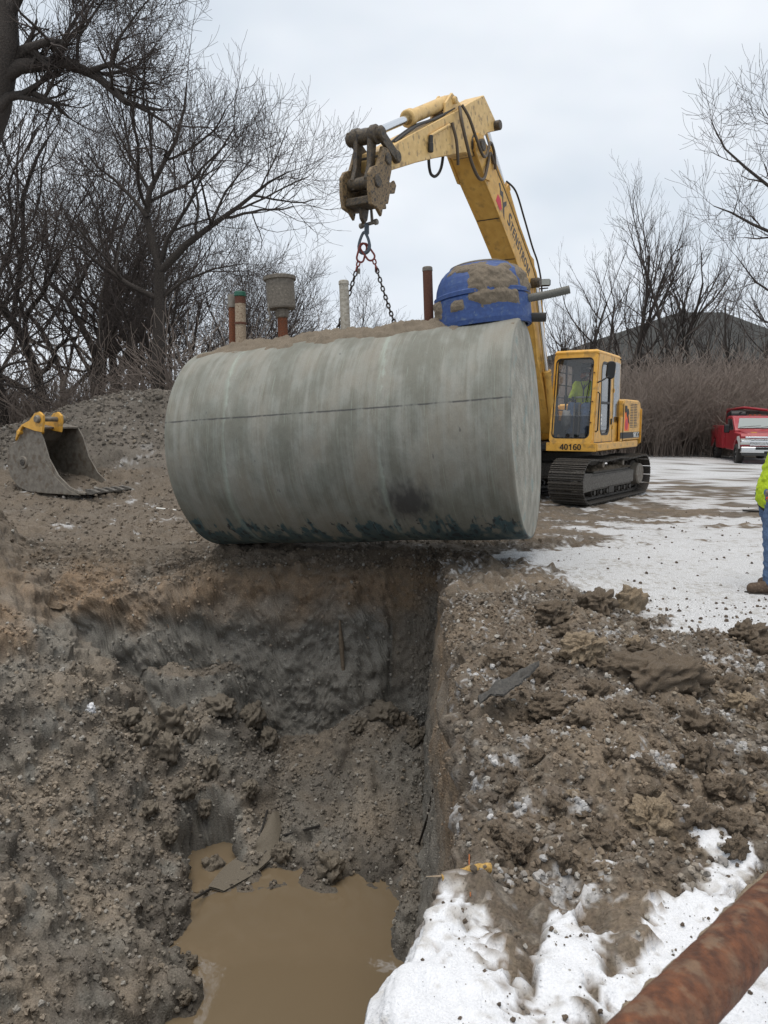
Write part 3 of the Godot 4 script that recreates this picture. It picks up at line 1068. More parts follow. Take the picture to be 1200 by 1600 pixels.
	# [pixel column, depth, kind, height factor, label]
	var near_list := [
		[22, 21.0, 0, 1.5, "leaning bare tree among tangled brush behind the spoil heap"], [60, 24.0, 1, 1.6, ""], [108, 23.0, 2, 1.3, ""], [150, 27.0, 3, 1.5, ""], [5, 27.0, 2, 1.8, ""], [130, 33.0, 0, 1.8, ""], [175, 36.0, 2, 1.8, ""], [210, 28.0, 3, 1.25, ""], [340, 34.0, 2, 1.25, ""], [440, 36.0, 3, 1.2, ""],
		[192, 24.0, 0, 1.2, ""], [292, 23.5, 2, 1.0, ""], [322, 27.0, 1, 0.95, ""], [368, 25.0, 3, 0.85, "crooked bare tree behind the two old vent pipes"],
		[415, 29.0, 0, 0.95, ""], [465, 27.0, 1, 0.88, "bare tree behind the tall vent hood"], [-35, 25.0, 3, 1.3, ""], [-60, 20.0, 1, 1.2, ""], [505, 33.0, 2, 1.0, ""], [85, 31.0, 3, 1.35, ""], [235, 31.0, 1, 1.2, ""],
	]
	var r := rg(77)
	for e in near_list:
		var p := at_depth(e[0], 660, e[1])
		p.y = ground_y(p.x, p.z)
		var lab: String = e[4] if e[4] else "dark bare tree in the wood behind the spoil heap and tank"
		place_tree("bare_tree", lab, kinds[e[2]], p, r.randf_range(0, 360), Vector3(1, 1, 1) * e[3], M.bark, M.twig, "bare trees of the wood")
	var far_list := [
		[545, 48.0, 0, 0.62], [588, 52.0, 1, 0.66], [630, 50.0, 2, 0.62], [668, 55.0, 0, 0.7], [712, 46.0, 1, 0.62], [745, 52.0, 2, 0.72], [790, 50.0, 0, 0.7], [868, 44.0, 1, 0.72], [890, 52.0, 2, 0.85],
		[921, 46.0, 0, 0.78], [1030, 47.0, 2, 0.85], [1110, 50.0, 1, 0.8], [1150, 46.0, 0, 0.75], [1195, 52.0, 2, 0.85], [1240, 48.0, 1, 0.9], [850, 56.0, 2, 0.8], [905, 43.0, 2, 0.95], [938, 49.0, 1, 1.05], [1015, 44.0, 0, 1.1], [1085, 43.0, 0, 1.0], [1130, 44.0, 1, 0.95], [1170, 49.0, 2, 0.95], [610, 60.0, 1, 0.75], [690, 62.0, 2, 0.75],
	]
	for e in far_list:
		var p := at_depth(e[0], 660, e[1])
		p.y = -0.1
		place_tree("bare_tree", "slim grey bare tree at the far edge of the site", tall[e[2]], p, r.randf_range(0, 360), Vector3(1, 1, 1) * e[3], M.bark, M.twig, "slim bare trees at the far edge")
	var poplars := [[958, 41.0, 0, 1.15, "slender bare tree rising right above the excavator cab"], [1000, 42.0, 1, 1.2, "tall slender bare tree in front of the low end of the dark roof"], [1062, 40.0, 2, 1.15, "tall slender bare tree in front of the peak of the dark roof"]]
	for e in poplars:
		var p := at_depth(e[0], 660, e[1])
		p.y = -0.1
		place_tree("bare_tree", e[4], tall[e[2]], p, r.randf_range(0, 360), Vector3(1, 1, 1) * e[3], M.bark, M.twig, "slim bare trees at the far edge")

func shrub(seed_: int, stems: int, height: float, thin: float, spread: float) -> Mesh:
	var r := rg(seed_)
	var b := B.new()
	var o := {"seg": 0.3, "levels": 2, "kids": [5, 3, 0], "bare": [0.25, 0.2, 0.2], "angle": [18, 55], "ratio": [0.35, 0.7], "wander": 0.13, "up": 0.05, "thin": thin, "short": 0.25, "wood_min": 9.0}
	for i in stems:
		var a := r.randf() * TAU
		var p := Vector3(cos(a), 0, sin(a)) * r.randf() * 0.8
		var d := Vector3(r.randfn() * spread, 1.0, r.randfn() * spread)
		branch(b, b, r, p, d, height * r.randf_range(0.5, 1.0), thin * r.randf_range(1.2, 2.2), 0, o)
	return b.mesh()

func brush_patch(label: String, mesh: Mesh, m: Material, places: Array):
	var mm := MultiMesh.new()
	mm.transform_format = MultiMesh.TRANSFORM_3D
	mm.mesh = mesh
	mm.instance_count = places.size()
	for i in places.size(): mm.set_instance_transform(i, places[i])
	var o := MultiMeshInstance3D.new()
	o.name = numbered("brush")
	o.multimesh = mm
	o.material_override = m
	add_child(o)
	tag(o, label, "brush", "", "stuff")

func build_brush():
	var r := rg(91)
	var kinds := []
	for k in 3: kinds.append(shrub(400 + k, 22, 2.3, 0.0055, 0.35))
	var far_kinds := []
	for k in 3: far_kinds.append(shrub(410 + k, 22, 4.4, 0.0065, 0.10))
	for k in 3:
		var a := []
		for i in 30:
			var p := at_depth(r.randf_range(-110, 470), 660, r.randf_range(19.2, 29.0))
			p.y = minf(ground_y(p.x, p.z), 1.0) - 0.1
			var s := r.randf_range(0.6, 1.35)
			a.append(Transform3D(Basis(Vector3.UP, r.randf() * TAU).scaled(Vector3(s * 1.3, s, s * 1.3)), p))
		brush_patch("dark tangle of bare brush along the wood behind the spoil heap", kinds[k], M.brush, a)
		var c := []
		for i in 150:
			var px := r.randf_range(430, 1290)
			var dd := r.randf_range(34.0, 47.0)
			var p := at_depth(px, 660, dd)
			p.y = -0.1
			var s := r.randf_range(0.55, 1.2)
			if px < 860: s *= 0.75
			else: s *= 0.85
			c.append(Transform3D(Basis(Vector3.UP, r.randf() * TAU).scaled(Vector3(s * 1.2, s, s * 1.2)), p))
		brush_patch("brown thicket of bare saplings in front of the dark roofed building", far_kinds[k], M.brush, c)

func build_house():
	# a large building with a dark hipped roof beyond the thicket
	var t := thing("building", "building with a broad dark hipped roof half hidden by the thicket", "building", Vector3(0, 0, 0))
	var z := -54.0
	var e := func(px, py, dz): return at_z(px, py, z + dz)
	var l: Vector3 = e.call(840, 562, 0.0)
	var rgt: Vector3 = e.call(1330, 562, 0.0)
	var b := B.new()
	b.box(Vector3((l.x + rgt.x) * 0.5, (l.y - 0.3) * 0.5, z - 7.0), Vector3(rgt.x - l.x - 1.2, l.y - 0.3, 13.0), 0.02)
	obj("wall", b, mat(Color(0.50, 0.46, 0.41), 0.9), t)
	var k0: Vector3 = e.call(1060, 492, -7.0)
	var k1: Vector3 = e.call(1130, 488, -7.0)
	k0.y = k1.y
	var roof := B.new()
	var bl := Vector3(l.x, l.y, z - 14.0)
	var br := Vector3(rgt.x, rgt.y, z - 14.0)
	roof.flat(l, rgt, k1, Vector3(0, 1, 1)); roof.flat(l, k1, k0, Vector3(0, 1, 1))
	roof.flat(bl, br, k1, Vector3(0, 1, -1)); roof.flat(bl, k1, k0, Vector3(0, 1, -1))
	roof.flat(l, bl, k0, Vector3(-1, 1, 0)); roof.flat(rgt, br, k1, Vector3(1, 1, 0))
	roof.quad(l, rgt, br, bl, Vector3.DOWN)
	obj("roof", roof, tri_mat(tex(63, Color(0.18, 0.185, 0.18), Color(0.25, 0.255, 0.25), 0.05, 4), 0.9, 0.5), t)
	var f := B.new()
	f.box(Vector3((l.x + rgt.x) * 0.5, l.y - 0.12, z + 0.05), Vector3(rgt.x - l.x, 0.24, 0.06), 0.01)
	obj("fascia", f, mat(Color(0.30, 0.29, 0.28), 0.8), t)
	for i in 9:
		var w := B.new()
		var cx := lerpf(l.x + 2.0, rgt.x - 2.0, i / 8.0)
		w.ring(rrect(0, 0, 1.3, 1.5, 0.02, 1), rrect(0, 0, 1.1, 1.3, 0.02, 1), T(Vector3(cx, 2.0, z - 0.48)), 0.12)
		var wo := obj("window", w, M.decal_white, t)
		var g := B.new()
		g.box(Vector3(cx, 2.0, z - 0.49), Vector3(1.1, 1.3, 0.03), 0.002)
		obj("pane", g, M.glass_dark, wo)

# ------------------------------------------------------------------ the tank
const TANK_R := 1.22
const TANK_L := 3.90
var tank_xf: Transform3D

func tank_texture() -> ImageTexture:
	# u along the tank (0 at the collar end), v round it (0 top, 0.25 the side that faces the camera, 0.5 bottom)
	var w := 1024
	var h := 1024
	var streak := fnl(501, 0.035, 5).get_image(w, 48)
	streak.convert(Image.FORMAT_L8)
	streak.resize(w, h, Image.INTERPOLATE_CUBIC)
	var st := streak.get_data()
	var thin := fnl(508, 0.16, 3).get_image(w, 40)
	thin.convert(Image.FORMAT_L8)
	thin.resize(w, h, Image.INTERPOLATE_CUBIC)
	var th := thin.get_data()
	var fine := fnl(502, 0.05, 5).get_image(w, h)
	fine.convert(Image.FORMAT_L8)
	var fi := fine.get_data()
	var big := fnl(503, 0.006, 5).get_image(w, h)
	big.convert(Image.FORMAT_L8)
	var bg := big.get_data()
	var mid := fnl(504, 0.02, 5).get_image(w, h)
	mid.convert(Image.FORMAT_L8)
	var md := mid.get_data()
	var grain := fnl(505, 0.3, 2).get_image(w, h)
	grain.convert(Image.FORMAT_L8)
	var gr := grain.get_data()
	var base := Color(0.515, 0.515, 0.485)
	var green := Color(0.465, 0.482, 0.455)
	var tan_ := Color(0.475, 0.458, 0.412)
	var brown := Color(0.335, 0.318, 0.270)
	var teal := Color(0.235, 0.325, 0.35)
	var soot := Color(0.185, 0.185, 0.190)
	var pale := Color(0.60, 0.645, 0.61)
	var out := PackedByteArray()
	out.resize(w * h * 3)
	for j in h:
		var v := (j + 0.5) / h
		var deg := v * 360.0
		for i in w:
			var k := j * w + i
			var u := (i + 0.5) / w
			var s := st[k] / 255.0 - 0.5
			var f := fi[k] / 255.0 - 0.5
			var g := bg[k] / 255.0 - 0.5
			var m := md[k] / 255.0 - 0.5
			var q2 := th[k] / 255.0 - 0.5
			var c := base.lerp(green, clampf(0.4 + g * 1.6 + s * 0.8 + q2 * 0.25, 0.0, 1.0))
			c = c.lerp(tan_, clampf(m * 0.4 - g * 1.5 + s * 0.7 + q2 * 0.3 + 0.15, 0.0, 0.8))
			# stains of brown clay, ragged patches all round the shell
			c = c.lerp(brown, clampf((g * 1.2 + m * 0.5 + s * 0.4 + q2 * 0.25 + 0.10) * 0.9, 0.0, 0.42))
			# old blue-green coat showing at the bottom
			var tl := clampf((deg - 141.0 + s * 20.0 + m * 34.0 + g * 14.0) * 0.22, 0.0, 1.0)
			if deg > 225.0: tl = 0.0
			c = c.lerp(teal, tl * clampf(0.72 + m * 1.5, 0.25, 0.95))
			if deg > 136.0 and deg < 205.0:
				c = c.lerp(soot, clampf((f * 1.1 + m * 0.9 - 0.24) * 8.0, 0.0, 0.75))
			# soot smudge on the lower flank
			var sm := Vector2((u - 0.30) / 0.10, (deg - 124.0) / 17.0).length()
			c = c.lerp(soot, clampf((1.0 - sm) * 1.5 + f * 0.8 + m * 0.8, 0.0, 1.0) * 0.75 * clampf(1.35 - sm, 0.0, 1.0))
			# two rubbed strips where hold-down straps ran round the shell
			for e in [[0.345, 0.018], [0.80, 0.014]]:
				var q: float = absf(u - e[0] - 0.012 * sin(deg * 0.06)) / e[1]
				if q < 1.0: c = c.lerp(pale, (1.0 - q) * clampf(0.30 + s * 2.4 + f * 1.2 + m, 0.0, 0.6))
			# scuffs
			c = c.lerp(pale, clampf((q2 * 1.3 + s * 0.6 + m * 0.3 - 0.42) * 5.0, 0.0, 0.3))
			c = c.lerp(soot, clampf((-f * 1.0 - m * 0.7 - 0.52) * 6.0, 0.0, 0.4))
			# mould seam along the flank, dark with dirt
			var sd := absf(deg - 74.5 - m * 0.35 - 0.3 * sin(u * 5.0))
			c = c.lerp(soot, clampf(1.2 - sd / 0.42, 0.0, 1.0) * clampf(0.72 + m * 2.0 + f, 0.15, 0.95))
			c = c * (1.0 + (gr[k] / 255.0 - 0.5) * 0.10)
			out[k * 3] = int(clampf(c.r, 0, 1) * 255.0)
			out[k * 3 + 1] = int(clampf(c.g, 0, 1) * 255.0)
			out[k * 3 + 2] = int(clampf(c.b, 0, 1) * 255.0)
	return ImageTexture.create_from_image(Image.create_from_data(w, h, false, Image.FORMAT_RGB8, out))

func tank_shell() -> B:
	var b := B.new()
	var h := TANK_L * 0.5
	var prof := [[h + 0.008, 1.195], [h + 0.004, 1.208], [h - 0.006, 1.216], [h - 0.02, 1.22]]
	for i in 25: prof.append([lerpf(h - 0.06, -h + 0.06, i / 24.0), TANK_R])
	for e in [[-h + 0.02, 1.22], [-h + 0.006, 1.216], [-h - 0.004, 1.208], [-h - 0.008, 1.195]]: prof.append(e)
	var k := 96
	var f := fnl(511, 0.7, 3)
	for i in prof.size():
		for j in k + 1:
			var t := TAU * j / k
			var r: float = prof[i][1]
			var q := Vector3(prof[i][0], cos(t) * r, sin(t) * r)
			if r > 1.0: q += Vector3(0, cos(t), sin(t)) * f.get_noise_3dv(q * Vector3(1.2, 1.0, 1.0)) * 0.022
			b.v.append(q)
			b.uv.append(Vector2((h + 0.06 - prof[i][0]) / (TANK_L + 0.12), float(j) / k))
	for i in prof.size():
		for j in k + 1:
			var a := b.v[maxi(i - 1, 0) * (k + 1) + j]
			var c := b.v[mini(i + 1, prof.size() - 1) * (k + 1) + j]
			var jj := j % k
			var d := b.v[i * (k + 1) + (jj + k - 1) % k]
			var e := b.v[i * (k + 1) + (jj + 1) % k]
			var m := (c - a).cross(e - d).normalized()
			if m.dot(b.v[i * (k + 1) + j]) < 0.0: m = -m
			b.n.append(m)
	for i in prof.size() - 1:
		for j in k:
			var a := i * (k + 1) + j
			var c := a + k + 1
			for t in [[a, a + 1, c + 1], [a, c + 1, c]]:
				var m := (b.v[t[1]] - b.v[t[0]]).cross(b.v[t[2]] - b.v[t[0]])
				if m.dot(b.n[t[0]]) > 0.0: b.idx.append_array(PackedInt32Array([t[0], t[2], t[1]]))
				else: b.idx.append_array(PackedInt32Array([t[0], t[1], t[2]]))
	return b

# soil clinging to a surface: surf(u, v) gives [point, normal]; it ends where the noise sinks it below the surface
func caked(surf: Callable, nu: int, nv: int, height: float, seed_: int, amount := 0.5, freq := 3.0) -> B:
	var b := B.new()
	var f := fnl(seed_, freq, 5)
	var c := cell(seed_ + 1, freq * 5.0)
	for j in nv + 1:
		for i in nu + 1:
			var u := float(i) / nu
			var v := float(j) / nv
			var s: Array = surf.call(u, v)
			var e := (1.0 - pow(absf(2.0 * u - 1.0), 4.0)) * (1.0 - pow(absf(2.0 * v - 1.0), 3.0))
			var hh := e * 1.6 - 1.0 + amount + f.get_noise_3dv(s[0]) * 1.3
			hh = clampf(hh, -0.35, 1.2) * height + (-c.get_noise_3dv(s[0]) - 0.5) * height * 0.6 * clampf(hh + 0.2, 0.0, 1.0)
			b.v.append(s[0] + s[1] * hh)
	var w := nu + 1
	for j in nv + 1:
		for i in nu + 1:
			var m := (b.v[j * w + mini(i + 1, nu)] - b.v[j * w + maxi(i - 1, 0)]).cross(b.v[mini(j + 1, nv) * w + i] - b.v[maxi(j - 1, 0) * w + i]).normalized()
			var s: Array = surf.call(float(i) / nu, float(j) / nv)
			if m.dot(s[1]) < 0.0: m = -m
			b.n.append(m)
	for j in nv:
		for i in nu:
			var a := j * w + i
			for t in [[a, a + 1, a + w + 1], [a, a + w + 1, a + w]]:
				var m := (b.v[t[1]] - b.v[t[0]]).cross(b.v[t[2]] - b.v[t[0]])
				if m.dot(b.n[t[0]]) > 0.0: b.idx.append_array(PackedInt32Array([t[0], t[2], t[1]]))
				else: b.idx.append_array(PackedInt32Array([t[0], t[1], t[2]]))
	return b

func tank_top(s: float, z := 0.0) -> Vector3:      # s metres from the collar end, in the tank's own axes
	return Vector3(TANK_L * 0.5 - s, sqrt(TANK_R * TANK_R - z * z), z)

func build_tank():
	var x := Vector3(0.949, 0.065, 0.316).normalized()
	var z := Vector3(-0.316, 0.0, 0.949).normalized()
	var y := z.cross(x).normalized()
	var end := Vector3(1.6, 1.52, -8.3)
	tank_xf = Transform3D(Basis(x, y, z), end - x * TANK_L * 0.5)
	var t := thing("underground_tank", "big grey cylindrical tank slung on chains over the edge of the hole", "tank")
	t.transform = tank_xf
	var m := mat(Color(1, 1, 1), 0.72)
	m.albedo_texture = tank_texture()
	m.normal_enabled = true
	m.normal_texture = bump(507, 0.08, 4, 3.0)
	m.uv1_scale = Vector3(1, 1, 1)
	m.normal_scale = 0.12
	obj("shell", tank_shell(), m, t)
	var cap_mat := tri_mat(tex(513, Color(0.46, 0.45, 0.41), Color(0.66, 0.645, 0.60), 0.012, 6, Color(0.44, 0.52, 0.51, 0.6), 0.01, 0.60), 0.7, 0.55, bump(507, 0.08, 4, 3.0), 0.5)
	for s in [1.0, -1.0]:
		var cb := B.new()
		cb.lathe(poly([1.20, -0.002, 1.17, 0.0, 0.95, 0.02, 0.5, 0.045, 0.0, 0.05]), Transform3D(Basis(Vector3(0, 1, 0), Vector3(s, 0, 0), Vector3(0, 0, -s)), Vector3(s * (TANK_L * 0.5 + 0.008), 0, 0)), 72)
		obj("end_cap", cb, cap_mat, t)
	# soil left along the crown
	var crown := func(u, v):
		var a := deg_to_rad(lerpf(-30.0, 27.0, v))
		var q := Vector3(lerpf(-TANK_L * 0.5 + 0.05, TANK_L * 0.5 - 0.02, u), 0, 0)
		var d := Vector3(0, cos(a), sin(a))
		return [q + d * (TANK_R + 0.005), d]
	var so := obj("soil", caked(crown, 320, 60, 0.075, 521, 0.38, 2.6), M.soil, t)
	tag(so, "crust of grey soil along the top of the tank", "", "", "stuff")
	# pipes standing out of the crown: [distance along, z, height, radius, lean]
	var lean := Vector3(0.055, 1, -0.03)
	var p1 := tank_top(3.70, -0.15)
	var b := B.new()
	b.pipe(p1 - lean * 0.1, p1 + lean * 0.60, 0.048, 0.04)
	var o := obj("vent_pipe", b, M.rust, t)
	tag(o, "slim rusty pipe with a grey collar at its top", "")
	b = B.new()
	b.pipe(p1 + lean * 0.56, p1 + lean * 0.72, 0.056, 0.042)
	obj("pipe_collar", b, M.steel, o)
	var p2 := tank_top(3.50, 0.0)
	b = B.new()
	b.pipe(p2 - lean * 0.1, p2 + lean * 0.56, 0.066, 0.055, 24)
	o = obj("fill_pipe", b, M.pipe_dirty, t)
	tag(o, "dirty pale pipe with a green capped top", "")
	b = B.new()
	b.cyl(p2 + lean * 0.30, p2 + lean * 0.325, 0.075, 0.075, 20)
	obj("pipe_ring", b, M.rust_dark, o)
	b = B.new()
	b.cyl(p2 + lean * 0.555, p2 + lean * 0.64, 0.068, 0.068, 20)
	obj("pipe_collar", b, M.rust_dark, o)
	b = B.new()
	b.cyl(p2 + lean * 0.64, p2 + lean * 0.70, 0.075, 0.072, 20, true, 0.008)
	obj("cap", b, mat(Color(0.11, 0.33, 0.26), 0.6), o)
	# pipe with the big vent hood
	var up := Vector3(0.02, 1, -0.02)
	var p3 := tank_top(2.96, -0.1)
	b = B.new()
	b.cyl(p3 - up * 0.1, p3 + up * 0.42, 0.062, 0.062, 20)
	o = obj("vent_riser", b, M.rust, t)
	tag(o, "orange rusty pipe under a tin vent hood", "")
	b = B.new()
	b.cyl(p3 + up * 0.34, p3 + up * 0.45, 0.082, 0.086, 20, true, 0.01)
	obj("pipe_collar", b, M.tin, o)
	b = B.new()
	b.lathe(poly([0.0, 0.0, 0.165, 0.0, 0.172, 0.02, 0.175, 0.34, 0.20, 0.345, 0.20, 0.385, 0.15, 0.40, 0.0, 0.40]), Transform3D(Basis.IDENTITY, p3 + up * 0.45), 26)
	var hood := obj("vent_hood", b, M.tin, o)
	tag(hood, "round tin hood with a wider lid", "")
	b = B.new()
	var q := p3 + up * 0.45
	b.tube(PackedVector3Array([q + Vector3(-0.11, 0.06, 0.13), q + Vector3(-0.11, -0.03, 0.14), q + Vector3(-0.10, -0.10, 0.12), q + Vector3(-0.14, -0.14, 0.10), q + Vector3(-0.18, -0.12, 0.10)]), PackedFloat32Array([0.014, 0.015, 0.014, 0.012, 0.01]), 8, false, true)
	obj("latch", b, M.steel, o)
	var p4 := tank_top(2.07, 0.05)
	b = B.new()
	b.cyl(p4 - up * 0.1, p4 + up * 0.62, 0.058, 0.055, 22)
	o = obj("vent_pipe", b, M.pipe_pale, t)
	tag(o, "pale grey capped pipe between the chains", "")
	b = B.new()
	b.cyl(p4 + up * 0.60, p4 + up * 0.655, 0.062, 0.060, 22, true, 0.01)
	obj("cap", b, M.pipe_pale, o)
	var p5 := tank_top(1.09, -0.1)
	b = B.new()
	b.cyl(p5 - up * 0.1, p5 + up * 0.70, 0.056, 0.056, 22)
	o = obj("vent_pipe", b, M.rust_dark, t)
	tag(o, "red-brown rusty pipe beside the blue collar", "")
	b = B.new()
	b.cyl(p5 + up * 0.66, p5 + up * 0.715, 0.06, 0.058, 22, true, 0.008)
	obj("cap", b, M.tin, o)
	build_collar(t)

func collar_point(xf: Transform3D, ang: float, h: float, prof: PackedVector2Array) -> Array:
	var r := prof[0].x
	var nr := Vector2(1, 0)
	for i in prof.size() - 1:
		if h >= prof[i].y and h <= prof[i + 1].y:
			var k := (h - prof[i].y) / maxf(prof[i + 1].y - prof[i].y, 1e-5)
			r = lerpf(prof[i].x, prof[i + 1].x, k)
			var e := (prof[i + 1] - prof[i]).normalized()
			nr = Vector2(e.y, -e.x)
	return [xf * Vector3(r * cos(ang), h, r * sin(ang)), (xf.basis * Vector3(nr.x * cos(ang), nr.y, nr.x * sin(ang))).normalized()]

func build_collar(t: Node3D):
	var xf := T(tank_top(0.44, -0.05) + Vector3(0, -0.015, 0), Vector3(0, 0, 2.0))
	var prof := poly([0.525, -0.05, 0.535, 0.0, 0.53, 0.25, 0.51, 0.28, 0.515, 0.32, 0.50, 0.40, 0.475, 0.47, 0.44, 0.53, 0.39, 0.58, 0.35, 0.605])
	var b := B.new()
	b.lathe(prof, xf, 40)
	b.lathe(poly([0.35, 0.605, 0.34, 0.62, 0.32, 0.605]), xf, 40)
	b.lathe(poly([0.49, -0.05, 0.49, 0.24]), xf, 40)
	b.lathe(poly([0.515, -0.05, 0.49, -0.05]), xf, 40)
	var c := obj("access_collar", b, M.blue, t)
	tag(c, "round blue manhole collar caked with soil", "")
	b = B.new()
	b.lathe(poly([0.335, 0.59, 0.33, 0.635, 0.29, 0.65, 0.0, 0.655]), xf, 32)
	obj("lid", b, M.tin, c)
	# raised band round the shoulder
	b = B.new()
	b.lathe(poly([0.517, 0.265, 0.537, 0.27, 0.537, 0.31, 0.515, 0.325]), xf, 40)
	obj("band", b, M.blue, c)
	var patches := [[0.45, 1.72, 0.10, 0.60, 0.030, 0.48], [2.35, 3.15, 0.02, 0.34, 0.022, 0.25], [-0.7, 0.5, 0.2, 0.62, 0.03, 0.35], [1.75, 2.1, 0.10, 0.23, 0.016, 0.15], [1.0, 2.4, 0.50, 0.63, 0.02, 0.1]]
	var k := 0
	for e in patches:
		var surf := func(u, v):
			return collar_point(xf, lerpf(e[0], e[1], u), minf(lerpf(e[2], e[3], v), 0.604), prof)
		var o := obj("caked_soil", caked(surf, 60, 44, e[4], 540 + k * 7, e[5], 5.0), M.soil, c)
		tag(o, "patch of dried soil on the blue collar", "", "", "stuff")
		k += 1
	# ribbed hose and plain pipe that leave the collar on its far side
	var cx := xf * Vector3(0.50, 0.20, 0.08)
	var pts := PackedVector3Array()
	var rr := PackedFloat32Array()
	for i in 61:
		var u := i / 60.0
		pts.append(cx + Vector3(u * 0.50 - 0.05, 0.03 * u * u + 0.03 * u, -0.10 * u))
		rr.append(0.042 + (0.005 if i % 3 == 0 else 0.0))
	b = B.new()
	b.tube(pts, rr, 14, false, true)
	var hs := obj("ribbed_hose", b, M.corrugated, t)
	tag(hs, "grey ribbed conduit sticking out of the blue collar", "")
	cx = xf * Vector3(0.49, 0.02, 0.0)
	b = B.new()
	b.pipe(cx - Vector3(0.1, 0, 0), cx + Vector3(0.19, -0.02, -0.06), 0.05, 0.042)
	hs = obj("stub_pipe", b, M.rubber, t)
	tag(hs, "dark stub of pipe below the ribbed conduit", "")

# ------------------------------------------------------------------ shackle, hook, links and chains
func link_mesh(length: float, width: float, wire: float) -> Mesh:
	var p := PackedVector3Array()
	var r := PackedFloat32Array()
	var h := (length - width) * 0.5
	for i in 10:
		var t := PI * i / 9.0
		p.append(Vector3(cos(t) * (width * 0.5 - wire), h + sin(t) * (width * 0.5 - wire), 0))
		r.append(wire)
	for i in 10:
		var t := PI + PI * i / 9.0
		p.append(Vector3(cos(t) * (width * 0.5 - wire), -h + sin(t) * (width * 0.5 - wire), 0))
		r.append(wire)
	var b := B.new()
	b.tube(p, r, 7, true)
	return b.mesh()

func along_xf(a: Vector3, b: Vector3, roll: float, stretch := 1.0) -> Transform3D:
	var y := (b - a).normalized()
	var x := y.cross(Vector3(0.3, 0.1, 1).normalized()).normalized()
	var z := x.cross(y)
	var bs := Basis(x, y, z).rotated(y, roll)
	bs.y *= stretch
	return Transform3D(bs, (a + b) * 0.5)

func build_rigging():
	var t := thing("chain_sling", "lifting chain sling of shackle, hook link, red links and two chain legs", "sling")
	var d := 9.12
	var top := at_depth(573, 322, d)
	var pin := at_depth(576, 350, d)
	var eye := at_depth(570, 366, d)
	var hook := at_depth(568, 390, d)
	# shackle: an upside-down U through the lifting eye, with a pin through its ends
	var p := PackedVector3Array()
	var r := PackedFloat32Array()
	var w := Vector3(0.86, 0.1, 0.5).normalized() * 0.062
	for i in 13:
		var a := PI * i / 12.0
		p.append(top + Vector3(0, -0.05, 0) + w * cos(a) * 1.05 + Vector3.UP * sin(a) * 0.085)
		r.append(0.017)
	p.insert(0, pin + w * 0.85); r.insert(0, 0.02)
	p.append(pin - w * 0.85); r.append(0.02)
	var b := B.new()
	b.tube(p, r, 9, false, true)
	var sh := obj("shackle", b, M.steel, t)
	b = B.new()
	b.cyl(pin - w * 1.75, pin + w * 1.75, 0.022, 0.022, 12)
	b.cyl(pin + w * 1.3, pin + w * 2.1, 0.036, 0.036, 12, true, 0.008)
	b.cyl(pin - w * 2.1, pin - w * 1.3, 0.034, 0.034, 12, true, 0.008)
	obj("pin", b, M.steel, sh)
	b = B.new()
	b.box((pin + eye) * 0.5, Vector3(0.06, 0.15, 0.055), 0.02)
	obj("swivel", b, M.blue_steel, t)
	b = B.new()
	p = PackedVector3Array(); r = PackedFloat32Array()
	for i in 20:
		var a := TAU * i / 20.0
		var s := sin(a)
		p.append((eye + hook) * 0.5 + Vector3(cos(a) * 0.062 * (1.0 - 0.45 * s), s * 0.125 - 0.01, cos(a) * 0.03))
		r.append(0.018 + 0.006 * maxf(-s, 0.0))
	b.tube(p, r, 9, true)
	obj("hook_link", b, M.blue_steel, t)
	# the two red links
	var ml := link_mesh(0.26, 0.125, 0.0125)
	var e1 := at_depth(561, 411, d)
	var e2 := at_depth(584, 408, d)
	var lo := at_depth(568, 385, d)
	inst("master_link", ml, M.red_steel, t, along_xf(e1, e1.lerp(lo, 1.22), 0.25))
	inst("master_link", ml, M.red_steel, t, along_xf(e2, e2.lerp(lo, 1.22), -0.3))
	# chain legs down to the lugs on the tank
	var lugs := [tank_xf * (tank_top(2.42, -0.35) + Vector3(0, 0.02, 0)), tank_xf * (tank_top(1.52, -0.35) + Vector3(0, 0.02, 0))]
	var lm := link_mesh(0.082, 0.056, 0.0092)
	var tops := [e1, e2]
	for s in 2:
		var leg := Node3D.new()
		leg.name = "chain_leg"
		t.add_child(leg, true)
		var a: Vector3 = tops[s] + Vector3(0, 0.02, 0)
		var z: Vector3 = lugs[s]
		var n := int(a.distance_to(z) / 0.056)
		var prev := a
		for i in n:
			var u := (i + 1.0) / n
			var q := a.lerp(z, u) + Vector3(0, -0.035 * sin(PI * u), 0)
			inst("link", lm, M.red_steel if i < 2 else M.chain, leg, along_xf(prev, q, (PI * 0.5 if i % 2 else 0.0) + 0.5))
			prev = q
		b = B.new()
		b.box(a + Vector3(0.03 if s == 1 else -0.005, -0.12, 0.01), Vector3(0.035, 0.065, 0.004), 0.001)
		obj("tag", b, M.tin if s == 0 else M.red_steel, t)
		# lifting lug on the tank
		b = B.new()
		b.prism(poly([-0.07, -0.08, 0.07, -0.08, 0.05, 0.04, 0.0, 0.075, -0.05, 0.04]), Transform3D(Basis(tank_xf.basis.x, tank_xf.basis.y, tank_xf.basis.z), z - Vector3(0, 0.02, 0)), 0.03, 0.004)
		obj("lug", b, M.steel, t)

# ------------------------------------------------------------------ the excavator (its own axes: z forward, x its left, y up)
const EXC := Vector3(3.85, 0.0, -16.0)
const EXC_YAW := -31.0
var exc: Node3D

func side(x: float) -> Transform3D:                   # polygons of (z, y), thickness along x
	return Transform3D(Basis(Vector3(0, 0, 1), Vector3(0, 1, 0), Vector3(-1, 0, 0)), Vector3(x, 0, 0))

func quad_loop(a: Array, k := 5) -> PackedVector2Array:   # four corners (top right, top left, bottom left, bottom right), each repeated to match a rounded loop
	var out := PackedVector2Array()
	for c in 4:
		for i in k + 1: out.append(Vector2(a[c * 2], a[c * 2 + 1]))
	return out

